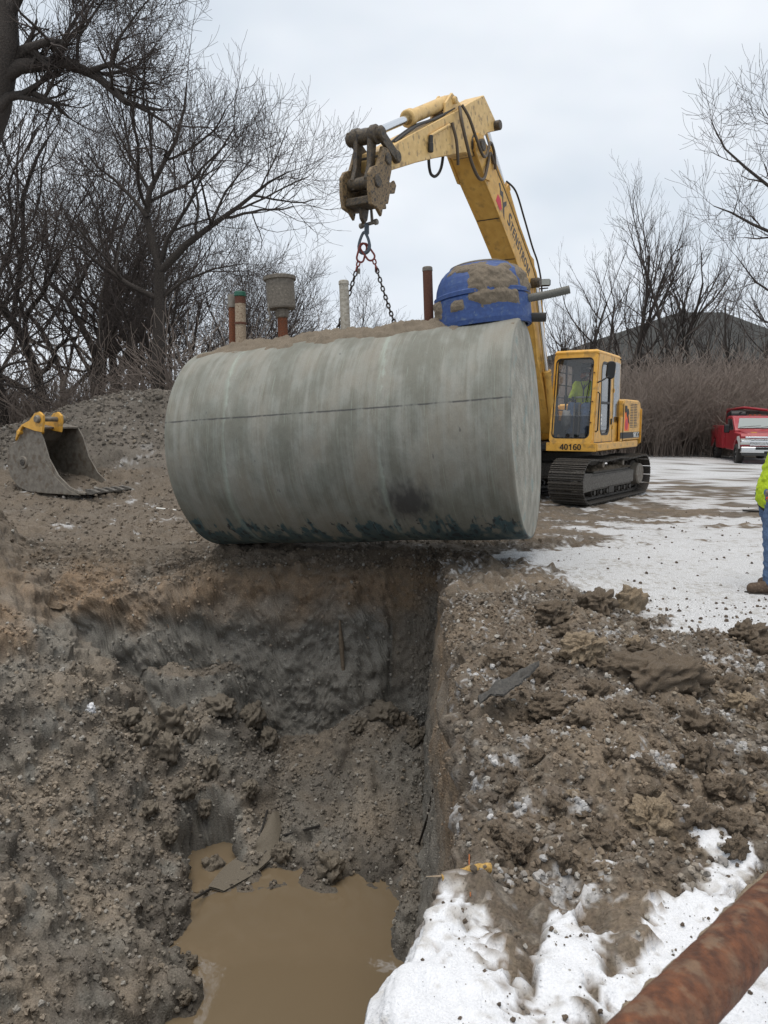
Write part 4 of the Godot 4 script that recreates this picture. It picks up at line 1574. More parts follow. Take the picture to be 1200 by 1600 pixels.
func zy(z: float, y: float, x := 0.0) -> Vector3:
	return Vector3(x, y, z)

func pin(b: B, z: float, y: float, r: float, half: float, bev := 0.012):
	b.cyl(zy(z, y, -half), zy(z, y, half), r, r, 18, true, bev)

func group_node(called: String, parent: Node3D, xf := Transform3D.IDENTITY) -> Node3D:
	var o := Node3D.new()
	o.name = called
	o.transform = xf
	parent.add_child(o, true)
	return o

func hose(parent: Node, pts: Array, r: float, m: Material, called := "hose", k := 7):
	# smooth curve through the points
	var c := Curve3D.new()
	for i in pts.size():
		var a: Vector3 = pts[maxi(i - 1, 0)]
		var d: Vector3 = pts[mini(i + 1, pts.size() - 1)]
		var tan_ := (d - a) / 6.0
		c.add_point(pts[i], -tan_, tan_)
	c.bake_interval = 0.05
	var p := c.get_baked_points()
	var rr := PackedFloat32Array()
	for i in p.size(): rr.append(r)
	var b := B.new()
	b.tube(p, rr, k, false, true)
	return obj(called, b, m, parent)

func build_excavator():
	exc = thing("excavator", "yellow tracked excavator with raised boom holding the tank on chains", "excavator", EXC, EXC_YAW)
	build_undercarriage()
	build_house_deck()
	build_cab()
	var before := exc.get_child_count()
	build_boom()
	# the boom stands a little to the machine's right of the cab's plane
	var shift := T(Vector3(-0.15, 0, 0), Vector3(0, 1.0, 0))
	for i in range(before, exc.get_child_count()):
		var n: Node3D = exc.get_child(i)
		n.transform = shift * n.transform

func build_undercarriage():
	var u := group_node("undercarriage", exc, T(Vector3.ZERO, Vector3(0, -6, 0)))
	var b := B.new()
	b.box(Vector3(0, 0.62, 0), Vector3(1.3, 0.34, 1.7), 0.05)
	b.box(Vector3(0, 0.55, 0.62), Vector3(1.5, 0.26, 0.4), 0.04)
	b.box(Vector3(0, 0.55, -0.62), Vector3(1.5, 0.26, 0.4), 0.04)
	b.cyl(Vector3(0, 0.75, 0), Vector3(0, 0.98, 0), 0.62, 0.62, 36)
	obj("carbody", b, M.track, u)
	# one track: shoes round idler and sprocket
	var zi := 1.55
	var zs := -1.55
	var rad := 0.40
	var yc := 0.47
	var straight := zi - zs
	var total := straight * 2.0 + TAU * rad
	var shoe := B.new()
	var pitch := 0.188
	var hw := pitch * 0.5
	shoe.prism(poly([-hw + 0.004, 0.0, hw - 0.006, 0.0, hw - 0.006, 0.012, hw - 0.03, 0.014, hw - 0.036, 0.042, hw - 0.05, 0.042, hw - 0.056, 0.014, 0.01, 0.014, 0.005, 0.036, -0.009, 0.036, -0.014, 0.014, -hw + 0.056, 0.014, -hw + 0.05, 0.04, -hw + 0.036, 0.04, -hw + 0.03, 0.014, -hw + 0.004, 0.012]), side(0.0), 0.70, 0.0)
	var shoe_mesh := shoe.mesh()
	var lnk := B.new()
	for s in [-1.0, 1.0]: lnk.prism(poly([-hw, -0.012, hw + 0.02, -0.012, hw + 0.02, -0.07, hw - 0.03, -0.085, 0.0, -0.06, -hw + 0.02, -0.085, -hw, -0.07]), side(s * 0.09), 0.05, 0.004)
	var link_m := lnk.mesh()
	for s in [1.0, -1.0]:
		var t := group_node("track", u, T(Vector3(s * 0.93, 0, 0)))
		var count := int(round(total / pitch))
		for i in count:
			var d := total * i / count
			var p: Vector3
			var dir: Vector3
			if d < straight:                       # bottom, running backwards
				p = zy(zi - d, yc - rad); dir = zy(-1, 0)
			elif d < straight + PI * rad:          # round the sprocket
				var a := (d - straight) / rad
				p = zy(zs - sin(a) * rad, yc - cos(a) * rad); dir = zy(-cos(a), sin(a))
			elif d < straight * 2.0 + PI * rad:    # top, running forwards with a little sag
				var q := (d - straight - PI * rad) / straight
				p = zy(zs + q * straight, yc + rad - 0.03 * sin(PI * q * 2.0) * sin(PI * q * 2.0)); dir = zy(1, 0)
			else:
				var a := (d - straight * 2.0 - PI * rad) / rad
				p = zy(zi + sin(a) * rad, yc + cos(a) * rad); dir = zy(cos(a), -sin(a))
			var up := dir.cross(Vector3.RIGHT).normalized()
			if up.dot(p - zy(clampf(p.z, zs, zi), yc)) < 0.0: up = -up
			var xf := Transform3D(Basis(up.cross(dir), up, dir), p)
			inst("shoe", shoe_mesh, M.track, t, xf)
			inst("chain_link", link_m, M.track, t, xf)
		# side frame and wheels
		b = B.new()
		b.prism(poly([1.15, 0.26, 1.2, 0.40, 1.12, 0.60, -1.12, 0.60, -1.2, 0.5, -1.15, 0.28]), side(s * 0.02), 0.36, 0.02)
		b.prism(poly([1.25, 0.30, 1.25, 0.56, -1.18, 0.58, -1.18, 0.32]), side(s * 0.21), 0.04, 0.01)
		b.prism(poly([1.0, 0.60, 0.9, 0.66, -1.0, 0.66, -1.1, 0.60]), side(0), 0.30, 0.01)
		obj("track_frame", b, M.track_frame, t)
		var mud := func(u, v): return [Vector3(lerpf(-0.14, 0.20, v), 0.665, lerpf(-1.15, 1.15, u)), Vector3.UP]
		tag(obj("packed_mud", caked(mud, 90, 16, 0.05, 611 + int(s), 0.45, 7.0), M.soil, t), "", "", "", "stuff")
		b = B.new()
		b.prism(poly([1.2, 0.27, 1.62, 0.25, 1.70, 0.42, 1.62, 0.64, 1.2, 0.62]), side(s * 0.20), 0.06, 0.02)
		obj("idler_guard", b, M.track_frame, t)
		b = B.new()
		b.cyl(zy(zi, yc, -0.12), zy(zi, yc, 0.12), 0.32, 0.32, 28, true, 0.03)
		obj("idler", b, M.steel, t)
		b = B.new()
		b.cyl(zy(zs, yc, -0.1), zy(zs, yc, 0.1), 0.30, 0.30, 28, true, 0.02)
		for i in 21:
			var a := TAU * i / 21.0
			b.box(zy(zs + sin(a) * 0.325, yc + cos(a) * 0.325), Vector3(0.07, 0.07, 0.05), 0.01, Basis(Vector3.RIGHT, a))
		obj("sprocket", b, M.track, t)
		b = B.new()
		b.cyl(zy(zs, yc, s * 0.08), zy(zs, yc, s * 0.26), 0.25, 0.235, 28, true, 0.025)
		obj("final_drive", b, M.steel, t)
		for i in 7:
			b = B.new()
			var z := lerpf(1.0, -1.05, i / 6.0)
			b.cyl(zy(z, 0.22, -0.17), zy(z, 0.22, 0.17), 0.085, 0.085, 16, true, 0.012)
			b.cyl(zy(z, 0.22, -0.21), zy(z, 0.22, 0.21), 0.05, 0.05, 12)
			obj("roller", b, M.track, t)
		for z in [0.55, -0.6]:
			b = B.new()
			b.cyl(zy(z, 0.755, -0.14), zy(z, 0.755, 0.2), 0.06, 0.06, 16, true, 0.01)
			b.box(zy(z, 0.69, 0.0), Vector3(0.06, 0.12, 0.1), 0.01)
			obj("carrier_roller", b, M.steel, t)
		b = B.new()
		b.box(zy(0.1, 0.24, s * 0.2), Vector3(0.03, 0.16, 0.3), 0.02)
		obj("track_guide", b, M.track, t)

func build_house_deck():
	var d := group_node("house", exc)
	# deck plates
	var b := B.new()
	b.box(Vector3(0, 1.12, -0.35), Vector3(2.1, 0.14, 3.5), 0.02)
	obj("deck", b, M.black, d)
	b = B.new()
	b.box(Vector3(0.62, 1.125, 1.452), Vector3(0.98, 0.165, 0.05), 0.008)
	b.box(Vector3(1.105, 1.125, -0.30), Vector3(0.05, 0.16, 3.44), 0.03)
	var sk := obj("skirt", b, M.yellow_cab, d)
	text_obj("fleet_number", "40160", 0.155, 0.004, M.decal_black, sk, T(Vector3(0.62, 1.125, 1.479)))
	# engine house, machine's left side
	b = B.new()
	b.prism(poly([-0.56, 1.205, -0.56, 1.98, -0.60, 2.06, -0.68, 2.10, -2.05, 2.10, -2.16, 2.06, -2.22, 1.95, -2.22, 1.205]), side(0.70), 0.86, 0.035)
	var eh := obj("engine_cover", b, M.yellow_cab, d)
	b = B.new()
	b.box(Vector3(1.10, 1.46, -0.45), Vector3(0.05, 0.52, 0.20), 0.01)
	obj("side_panel", b, M.yellow_cab, d)
	b = B.new()
	b.box(Vector3(1.132, 1.60, -0.555), Vector3(0.012, 0.80, 0.022), 0.002)
	obj("panel_gap", b, M.black, eh)
	for c in 2:
		for i in 15:
			b = B.new()
			b.box(Vector3(1.131, 1.50 + i * 0.036, -1.32 - c * 0.36), Vector3(0.008, 0.017, 0.28), 0.002)
			obj("louvre", b, M.black, eh)
	for i in 4:
		b = B.new()
		b.box(Vector3(1.02, 2.101, -0.9 - i * 0.28), Vector3(0.12, 0.008, 0.16), 0.002)
		obj("roof_vent", b, M.black, eh)
	b = B.new()
	b.box(Vector3(1.131, 1.325, -1.36), Vector3(0.006, 0.13, 1.58), 0.001)
	b.box(Vector3(1.127, 1.325, -0.45), Vector3(0.006, 0.13, 0.20), 0.001)
	var st := obj("black_stripe", b, M.decal_black, eh)
	text_obj("model_number", "160C LC", 0.15, 0.003, M.decal_white, st, T(Vector3(1.136, 1.325, -1.78), Vector3(0, 90, 0)))
	# emblem on the engine cover: black figure over an orange field and a red spot
	var em := group_node("emblem", eh)
	b = B.new()
	b.prism(poly([-0.68, 1.42, -0.68, 1.92, -0.80, 1.90, -0.95, 1.80, -1.08, 1.72, -1.08, 1.42]), side(1.132), 0.004)
	obj("orange_field", b, M.decal_orange, em)
	b = B.new()
	b.prism(rrect(-0.84, 1.56, 0.24, 0.24, 0.11), side(1.135), 0.004)
	obj("red_spot", b, M.decal_red, em)
	b = B.new()
	b.prism(poly([-0.66, 1.96, -0.84, 1.96, -0.88, 1.88, -0.98, 1.90, -1.06, 1.80, -0.98, 1.76, -1.04, 1.66, -1.10, 1.56, -1.0, 1.60, -0.92, 1.70, -0.84, 1.74, -0.78, 1.84, -0.72, 1.80, -0.66, 1.84]), side(1.137), 0.004)
	obj("black_figure", b, M.decal_black, em)
	# the rest of the upper body: tool box and tank side, counterweight, hood
	b = B.new()
	b.prism(poly([1.25, 1.2, 1.25, 1.62, 1.1, 1.74, -0.4, 1.78, -0.5, 1.98, -2.2, 2.0, -2.2, 1.2]), side(-0.80), 0.80, 0.04)
	obj("tank_cover", b, M.yellow_cab, d)
	b = B.new()
	b.box(Vector3(-0.05, 1.60, -1.5), Vector3(0.66, 0.82, 1.4), 0.04)
	obj("engine_hood", b, M.yellow_cab, d)
	b = B.new()
	b.prism(poly([-1.16, -2.2, 1.16, -2.2, 1.12, -2.42, 0.9, -2.55, -0.9, -2.55, -1.12, -2.42]), Transform3D(Basis(Vector3(1, 0, 0), Vector3(0, 0, 1), Vector3(0, -1, 0)), Vector3(0, 1.52, 0)), 0.86, 0.05)
	obj("counterweight", b, M.yellow_cab, d)
	b = B.new()
	b.cyl(Vector3(0.2, 2.0, -1.6), Vector3(0.2, 2.45, -1.6), 0.05, 0.05, 14)
	obj("exhaust", b, M.rust_dark, d)
	for z in [0.9, 0.1]:
		b = B.new()
		b.tube(PackedVector3Array([Vector3(-1.15, 1.7, z), Vector3(-1.15, 2.3, z), Vector3(-1.15, 2.3, z - 0.5), Vector3(-1.15, 1.75, z - 0.5)]), PackedFloat32Array([0.018, 0.018, 0.018, 0.018]), 7)
		obj("handrail", b, M.yellow_cab, d)

func build_cab():
	var c := group_node("cab", exc)
	# front panel, leaning back
	var fy := Vector3(0, 0.9908, -0.1353)
	var fz := Vector3(0, 0.1353, 0.9908)
	var fxf := Transform3D(Basis(Vector3(1, 0, 0), fy, fz), Vector3(0.61, 2.065, 1.325))
	var b := B.new()
	b.ring(rrect(0, 0, 0.85, 1.76, 0.08), rrect(-0.015, 0.0, 0.735, 1.56, 0.10), fxf, 0.06)
	obj("front_frame", b, M.yellow_cab, c)
	b = B.new()
	b.ring(rrect(-0.015, 0.0, 0.745, 1.57, 0.10), rrect(-0.015, 0.0, 0.715, 1.53, 0.09), Transform3D(fxf.basis, fxf.origin + fz * 0.018), 0.03)
	obj("window_seal", b, M.black, c)
	b = B.new()
	b.prism(rrect(-0.015, 0.215, 0.73, 1.12, 0.05), fxf, 0.006)
	obj("windshield", b, M.glass, c)
	b = B.new()
	b.prism(rrect(-0.015, -0.55, 0.73, 0.44, 0.05), Transform3D(fxf.basis, fxf.origin - fz * 0.012), 0.006)
	obj("lower_window", b, M.glass_dark, c)
	# door side
	b = B.new()
	b.ring(quad_loop([1.17, 2.92, 0.06, 2.92, 0.06, 1.20, 1.40, 1.20]), rrect(0.63, 2.07, 0.70, 1.42, 0.17), side(1.02), 0.05)
	var door := obj("door", b, M.yellow_cab, c)
	b = B.new()
	b.ring(rrect(0.63, 2.07, 0.72, 1.44, 0.17), rrect(0.63, 2.07, 0.63, 1.35, 0.15), side(1.03), 0.04)
	obj("window_seal", b, M.black, door)
	b = B.new()
	b.prism(rrect(0.63, 2.07, 0.66, 1.38, 0.16), side(1.025), 0.006)
	obj("window", b, M.glass_dark, door)
	b = B.new()
	b.box(Vector3(1.04, 1.99, 0.63), Vector3(0.02, 0.05, 0.68), 0.006)
	obj("sash_bar", b, M.black, door)
	b = B.new()
	b.box(Vector3(1.055, 1.62, 0.16), Vector3(0.03, 0.12, 0.06), 0.01)
	obj("handle", b, M.black, door)
	for y in [1.5, 2.25, 2.65]:
		b = B.new()
		b.cyl(Vector3(1.055, y - 0.04, 0.035), Vector3(1.055, y + 0.04, 0.035), 0.018, 0.018, 10)
		obj("hinge", b, M.yellow_cab, door)
	for y in [1.58, 1.66, 1.74]:
		b = B.new()
		b.box(Vector3(1.032, y, 0.86), Vector3(0.004, 0.045, 0.10), 0.001)
		obj("sticker", b, M.decal_white, door)
	b = B.new()
	b.ring(quad_loop([0.055, 2.92, -0.52, 2.92, -0.52, 1.20, 0.055, 1.20]), rrect(-0.24, 2.22, 0.46, 1.20, 0.04), side(1.02), 0.05)
	obj("rear_quarter", b, M.yellow_cab, c)
	b = B.new()
	b.prism(rrect(-0.24, 2.22, 0.49, 1.24, 0.04), side(1.046), 0.008)
	obj("quarter_window", b, M.glass_dark, c)
	# back and far side
	b = B.new()
	b.ring(rrect(0, 0, 0.83, 1.74, 0.04), rrect(0, 0.40, 0.62, 0.62, 0.06), T(Vector3(0.61, 2.07, -0.52)), 0.05)
	obj("back_panel", b, M.lining, c)
	b = B.new()
	b.box(Vector3(0.61, 2.47, -0.52), Vector3(0.64, 0.64, 0.006), 0.001)
	obj("rear_window", b, M.glass, c)
	b = B.new()
	b.ring(quad_loop([1.17, 2.92, -0.49, 2.92, -0.49, 1.20, 1.40, 1.20]), rrect(0.58, 2.20, 1.0, 1.12, 0.06), side(0.205), 0.04)
	obj("far_side_frame", b, M.lining, c)
	for k in 4:
		b = B.new()
		b.cyl(Vector3(0.19, 1.85 + k * 0.25, 0.05), Vector3(0.19, 1.85 + k * 0.25, 1.1), 0.012, 0.012, 8)
		obj("guard_bar", b, M.black, c)
	b = B.new()
	b.box(Vector3(0.205, 2.20, 0.52), Vector3(0.03, 1.12, 0.06), 0.01)
	obj("far_pillar", b, M.lining, c)
	# roof
	b = B.new()
	b.box(Vector3(0.61, 2.945, 0.34), Vector3(0.88, 0.10, 1.82), 0.05)
	b.box(Vector3(0.61, 2.995, 0.27), Vector3(0.70, 0.05, 1.46), 0.024)
	obj("roof", b, M.yellow_cab, c)
	b = B.new()
	b.box(Vector3(0.61, 2.885, 0.33), Vector3(0.78, 0.03, 1.64), 0.01)
	obj("headliner", b, M.lining, c)
	b = B.new()
	b.box(Vector3(0.9, 2.92, -0.56), Vector3(0.34, 0.03, 0.22), 0.01)
	obj("rain_visor", b, M.black, c)
	for x in [0.22, 1.0]:
		b = B.new()
		b.tube(PackedVector3Array([Vector3(x, 1.2, 1.42), Vector3(x, 2.1, 1.30), Vector3(x, 2.9, 1.19)]), PackedFloat32Array([0.035, 0.035, 0.035]), 10)
		obj("pillar", b, M.yellow_cab, c)
	b = B.new()
	b.box(Vector3(0.61, 1.225, 0.5), Vector3(0.78, 0.03, 1.66), 0.01)
	obj("cab_floor", b, M.lining, c)
	# seat, consoles, levers
	b = B.new()
	b.box(Vector3(0.57, 1.76, 0.15), Vector3(0.50, 0.14, 0.50), 0.05)
	b.box(Vector3(0.57, 1.50, 0.12), Vector3(0.40, 0.40, 0.40), 0.04)
	b.box(Vector3(0.57, 2.12, -0.12), Vector3(0.48, 0.64, 0.13), 0.05, Basis(Vector3.RIGHT, -0.12))
	obj("seat", b, M.seat, c)
	for x in [0.32, 0.92]:
		b = B.new()
		b.box(Vector3(x, 1.80, 0.25), Vector3(0.16, 0.24, 0.60), 0.03)
		obj("console", b, M.seat, c)
		b = B.new()
		b.cyl(Vector3(x, 1.92, 0.46), Vector3(x + 0.02, 2.06, 0.48), 0.015, 0.02, 8)
		b.cyl(Vector3(x + 0.02, 2.05, 0.48), Vector3(x + 0.02, 2.13, 0.48), 0.03, 0.026, 10, true, 0.008)
		obj("joystick", b, M.black, c)
	for x in [0.50, 0.60]:
		b = B.new()
		b.tube(PackedVector3Array([Vector3(x, 1.26, 0.95), Vector3(x, 1.7, 0.90), Vector3(x - 0.02, 1.98, 0.84)]), PackedFloat32Array([0.013, 0.013, 0.013]), 8, false, true)
		obj("travel_lever", b, M.steel, c)
	b = B.new()
	b.box(Vector3(0.27, 2.07, 0.72), Vector3(0.05, 0.17, 0.15), 0.015)
	b.cyl(Vector3(0.26, 1.85, 0.72), Vector3(0.26, 2.0, 0.72), 0.012, 0.012, 8)
	obj("monitor", b, M.black, c)
	b = B.new()
	b.rock(Vector3(0.33, 1.66, 0.85), Vector3(0.18, 0.36, 0.22), 601, 10, 0.22)
	var bag := obj("plastic_bag", b, mat(Color(0.62, 0.62, 0.61), 0.5), null)
	bag.transform = exc.transform
	tag(bag, "crumpled pale plastic bag inside the excavator cab beside the lever", "bag")
	# wiper, grab rail, roof lamp, frame joints
	b = B.new()
	b.tube(PackedVector3Array([Vector3(0.93, 2.72, 1.275), Vector3(0.90, 2.3, 1.335), Vector3(0.86, 1.98, 1.375)]), PackedFloat32Array([0.010, 0.010, 0.008]), 6)
	obj("wiper", b, M.black, c)
	b = B.new()
	b.tube(PackedVector3Array([Vector3(1.05, 1.42, 1.30), Vector3(1.09, 1.45, 1.31), Vector3(1.09, 2.15, 1.24), Vector3(1.05, 2.18, 1.22)]), PackedFloat32Array([0.014, 0.014, 0.014, 0.014]), 7, false, true)
	obj("grab_rail", b, M.black, c)
	b = B.new()
	b.box(Vector3(0.34, 3.02, 1.16), Vector3(0.14, 0.09, 0.07), 0.02)
	obj("roof_lamp", b, M.black, c)
	b = B.new()
	b.box(Vector3(1.047, 2.06, 0.06), Vector3(0.006, 1.70, 0.012), 0.002)
	b.box(Vector3(1.047, 1.215, 0.7), Vector3(0.006, 0.012, 1.28), 0.002)
	obj("door_gap", b, M.black, door)
	# mirror on its arm
	b = B.new()
	b.tube(PackedVector3Array([Vector3(1.03, 2.36, 1.24), Vector3(1.12, 2.40, 1.22), Vector3(1.24, 2.50, 1.10)]), PackedFloat32Array([0.014, 0.014, 0.014]), 8, false, true)
	var mi := obj("mirror_arm", b, M.black, c)
	b = B.new()
	b.prism(rrect(0, 0, 0.17, 0.34, 0.075), T(Vector3(1.245, 2.60, 1.09), Vector3(4, 28, -4)), 0.06, 0.02)
	obj("mirror", b, M.black, mi)
	for e in [[0.99, 2.55], [0.985, 1.6], [0.99, 2.0], [0.235, 2.4], [0.235, 1.9]]:
		b = B.new()
		var yy: float = e[1]
		var zz := 1.325 - (yy - 2.065) * 0.1366 + 0.036
		b.cyl(Vector3(e[0], yy, zz), Vector3(e[0], yy, zz + 0.02), 0.014, 0.012, 8)
		obj("bolt", b, M.rust_dark, c)

func cylinder_part(called: String, parent: Node, a: Vector3, z: Vector3, barrel: float, r: float, rod: float, barrel_mat: Material):
	var d := (z - a).normalized()
	var l := a.distance_to(z)
	var b := B.new()
	b.cyl(a, a + d * l * barrel, r, r, 20, true, 0.01)
	b.cyl(a + d * (l * barrel - 0.12), a + d * l * barrel, r * 1.25, r * 1.25, 20, true, 0.012)
	b.cyl(a - Vector3(r * 1.3, 0, 0), a + Vector3(r * 1.3, 0, 0), r * 0.95, r * 0.95, 16, true, 0.01)
	var o := obj(called, b, barrel_mat, parent)
	b = B.new()
	b.cyl(a + d * l * barrel, z, rod, rod, 18)
	obj("rod", b, M.chrome, o)
	b = B.new()
	b.cyl(z - Vector3(rod * 2.0, 0, 0), z + Vector3(rod * 2.0, 0, 0), rod * 1.8, rod * 1.8, 16, true, 0.012)
	obj("rod_eye", b, M.greasy, o)
	return o

func build_boom():
	# boom: banana-shaped box section
	var bm := B.new()
	var prof := poly([0.62, 1.42, 0.95, 1.38, 1.62, 2.25, 1.98, 2.75, 2.16, 3.26, 2.52, 3.83, 3.27, 4.40, 4.03, 4.90, 4.72, 5.32, 5.10, 5.62, 5.12, 5.78, 5.00, 5.90, 4.82, 5.90, 4.47, 5.80, 3.77, 5.40, 2.81, 4.80, 2.15, 4.36, 1.72, 3.75, 1.46, 2.95, 0.95, 2.15, 0.55, 1.62])
	bm.prism(prof, side(0), 0.42, 0.012)
	var boom := obj("boom", bm, M.yellow, exc)
	tag(boom, "long bent boom lettered along its side", "")
	var b := B.new()
	b.prism(poly([4.55, 5.32, 4.75, 5.30, 5.12, 5.58, 5.16, 5.74, 5.04, 5.88, 4.86, 5.90, 4.55, 5.70]), side(0.225), 0.03, 0.006)
	b.prism(poly([4.55, 5.32, 4.75, 5.30, 5.12, 5.58, 5.16, 5.74, 5.04, 5.88, 4.86, 5.90, 4.55, 5.70]), side(-0.225), 0.03, 0.006)
	obj("tip_plate", b, M.yellow, boom)
	# weld beads along the box section
	for x in [-0.2, 0.2]:
		b = B.new()
		b.tube(PackedVector3Array([Vector3(x, 2.75, 1.985), Vector3(x, 3.26, 2.165), Vector3(x, 3.83, 2.525), Vector3(x, 4.40, 3.275), Vector3(x, 4.90, 4.035), Vector3(x, 5.32, 4.725)]), PackedFloat32Array([0.012, 0.012, 0.012, 0.012, 0.012, 0.012]), 6)
		obj("weld_bead", b, M.yellow, boom)
	for e in [[3.27, 4.395, 2.6, 3.9], [4.03, 4.895, 0, 0]]:
		b = B.new()
		b.box(Vector3(0, e[1], e[0]), Vector3(0.40, 0.012, 0.02), 0.004)
		obj("weld_bead", b, M.greasy, boom)
	b = B.new()
	pin(b, 4.97, 5.72, 0.09, 0.30)
	obj("tip_pin", b, M.greasy, boom)
	b = B.new()
	pin(b, 2.42, 4.12, 0.09, 0.35)
	obj("cylinder_pin", b, M.greasy, boom)
	b = B.new()
	b.prism(poly([1.95, 4.35, 2.05, 4.62, 2.25, 4.66, 2.45, 4.60]), side(0.1), 0.03, 0.004)
	b.prism(poly([1.95, 4.35, 2.05, 4.62, 2.25, 4.66, 2.45, 4.60]), side(-0.1), 0.03, 0.004)
	obj("cylinder_lug", b, M.yellow, boom)
	# lettering along the side
	var dx := Vector3(0, -0.535, -0.845).normalized()
	var dy := Vector3(1, 0, 0).cross(dx)
	var bs := Basis(dx, dy, Vector3(1, 0, 0))
	var mid := Vector3(0.2115, 4.665, 3.17)
	text_obj("lettering", "TENSTROM", 0.225, 0.004, M.decal_grey, boom, Transform3D(bs, mid + dx * 0.14 - dy * 0.012))
	text_obj("lettering", "S", 0.31, 0.004, M.decal_grey, boom, Transform3D(bs, mid - dx * 0.53 + dy * 0.01))
	# the firm's mark: a red block, dark strokes beside it
	var ef := Transform3D(bs, mid - dx * 0.95)
	var em := group_node("emblem", boom)
	b = B.new()
	b.prism(poly([-0.20, -0.19, 0.02, -0.19, 0.06, -0.11, -0.05, -0.03, -0.19, -0.05]), ef, 0.004)
	obj("red_block", b, M.decal_red, em)
	b = B.new()
	b.prism(poly([-0.22, 0.16, -0.12, 0.10, -0.05, 0.14, 0.05, 0.02, 0.14, 0.14, 0.18, 0.10, 0.13, -0.02, 0.24, -0.16, 0.17, -0.14, 0.06, -0.03, -0.03, 0.05, -0.12, 0.02, -0.17, 0.08, -0.26, 0.11]), ef, 0.004)
	obj("dark_strokes", b, M.decal_grey, em)
	# pipes and hoses along the boom
	for k in 3:
		hose(boom, [Vector3(0.235, 5.76, 4.5), Vector3(0.235, 5.33 + k * 0.012, 3.78), Vector3(0.235, 4.73, 2.83), Vector3(0.235, 4.28, 2.2), Vector3(0.235, 3.7, 1.78), Vector3(0.235, 2.9, 1.53)].map(func(p): return p + Vector3(-0.03, 0.05 - 0.03 * k, 0.02 * k)), 0.014, M.yellow if k < 2 else M.hose, "pipe_line")
	hose(boom, [Vector3(0.10, 5.62, 3.5), Vector3(0.16, 5.52, 3.2), Vector3(0.16, 5.18, 2.75), Vector3(0.16, 4.80, 2.3), Vector3(0.18, 4.55, 2.02), Vector3(0.20, 4.20, 1.84), Vector3(0.18, 3.8, 1.72)], 0.017, M.rubber)
	# arm cylinder on the boom's back
	cylinder_part("arm_cylinder", exc, Vector3(0, 4.58, 2.2), Vector3(0, 6.27, 4.2), 0.60, 0.085, 0.045, M.yellow)
	# boom cylinders
	for s in [-1.0, 1.0]:
		cylinder_part("boom_cylinder", exc, Vector3(s * 0.285, 1.30, 1.02), Vector3(s * 0.285, 4.12, 2.42), 0.46, 0.07, 0.045, M.yellow)
	# work lamp
	b = B.new()
	b.box(Vector3(0.34, 4.18, 2.02), Vector3(0.18, 0.13, 0.09), 0.025, Basis(Vector3.UP, 0.3))
	b.box(Vector3(0.30, 4.08, 2.02), Vector3(0.18, 0.02, 0.03), 0.004)
	var lamp := obj("work_lamp", b, M.black, exc)
	b = B.new()
	b.box(Vector3(0.354, 4.18, 2.064), Vector3(0.15, 0.10, 0.012), 0.004, Basis(Vector3.UP, 0.3))
	obj("lamp_glass", b, mat(Color(0.60, 0.62, 0.60), 0.15), lamp)
	# stick
	var stick_b := B.new()
	var sp := poly([4.68, 6.55, 4.16, 6.33, 4.12, 6.24, 4.22, 6.18, 4.52, 6.06, 4.80, 5.84, 4.90, 5.60, 5.05, 5.56, 5.35, 5.52, 6.24, 5.19, 6.90, 4.93, 7.58, 4.64, 7.74, 4.63, 7.80, 4.72, 7.74, 4.83, 7.55, 4.93, 7.10, 5.20, 6.05, 5.78, 5.60, 6.02, 5.22, 6.25])
	stick_b.prism(sp, side(0), 0.33, 0.012)
	var stick := obj("stick", stick_b, M.yellow_pale, exc)
	tag(stick, "faded yellow stick carrying the coupler", "")
	b = B.new()
	b.prism(poly([5.95, 5.82, 5.92, 6.02, 5.72, 6.22, 5.58, 6.20, 5.35, 6.15]), side(0.10), 0.04, 0.006)
	b.prism(poly([5.95, 5.82, 5.92, 6.02, 5.72, 6.22, 5.58, 6.20, 5.35, 6.15]), side(-0.10), 0.04, 0.006)
	pin(b, 5.68, 6.13, 0.05, 0.17)
	obj("cylinder_lug", b, M.yellow_pale, stick)
	b = B.new()
	pin(b, 4.21, 6.26, 0.075, 0.26)
	obj("back_pin", b, M.greasy, stick)
	b = B.new()
	b.cyl(zy(4.97, 5.72, -0.19), zy(4.97, 5.72, 0.19), 0.17, 0.17, 24, true, 0.02)
	obj("pivot_boss", b, M.greasy, stick)
	# oil lines and hoses
	for k in 2:
		hose(stick, [Vector3(0.10 - 0.06 * k, 6.12, 5.5), Vector3(0.12 - 0.06 * k, 5.72, 6.2), Vector3(0.12 - 0.06 * k, 5.45, 6.75), Vector3(0.12 - 0.06 * k, 5.20, 7.15), Vector3(0.1 - 0.06 * k, 5.05, 7.35)], 0.018, M.rubber, "pipe_line")
	hose(stick, [Vector3(0.185, 5.70, 5.95), Vector3(0.185, 5.56, 6.2), Vector3(0.185, 5.42, 6.45), Vector3(0.185, 5.36, 6.55)], 0.02, M.yellow_pale, "pipe_line")
	b = B.new()
	b.cyl(Vector3(0.20, 5.37, 6.55), Vector3(0.20, 5.25, 6.55), 0.03, 0.03, 10, true, 0.006)
	b.cyl(Vector3(0.20, 5.27, 6.55), Vector3(0.20, 5.16, 6.55), 0.036, 0.036, 10, true, 0.006)
	obj("hose_coupling", b, M.rubber, stick)
	hose(stick, [Vector3(0.19, 6.05, 5.62), Vector3(0.25, 5.85, 5.70), Vector3(0.30, 5.55, 5.62), Vector3(0.32, 5.30, 5.45), Vector3(0.32, 5.18, 5.2), Vector3(0.30, 5.25, 4.95), Vector3(0.27, 5.50, 4.75), Vector3(0.25, 5.72, 4.60), Vector3(0.24, 5.62, 4.42)], 0.024, M.hose)
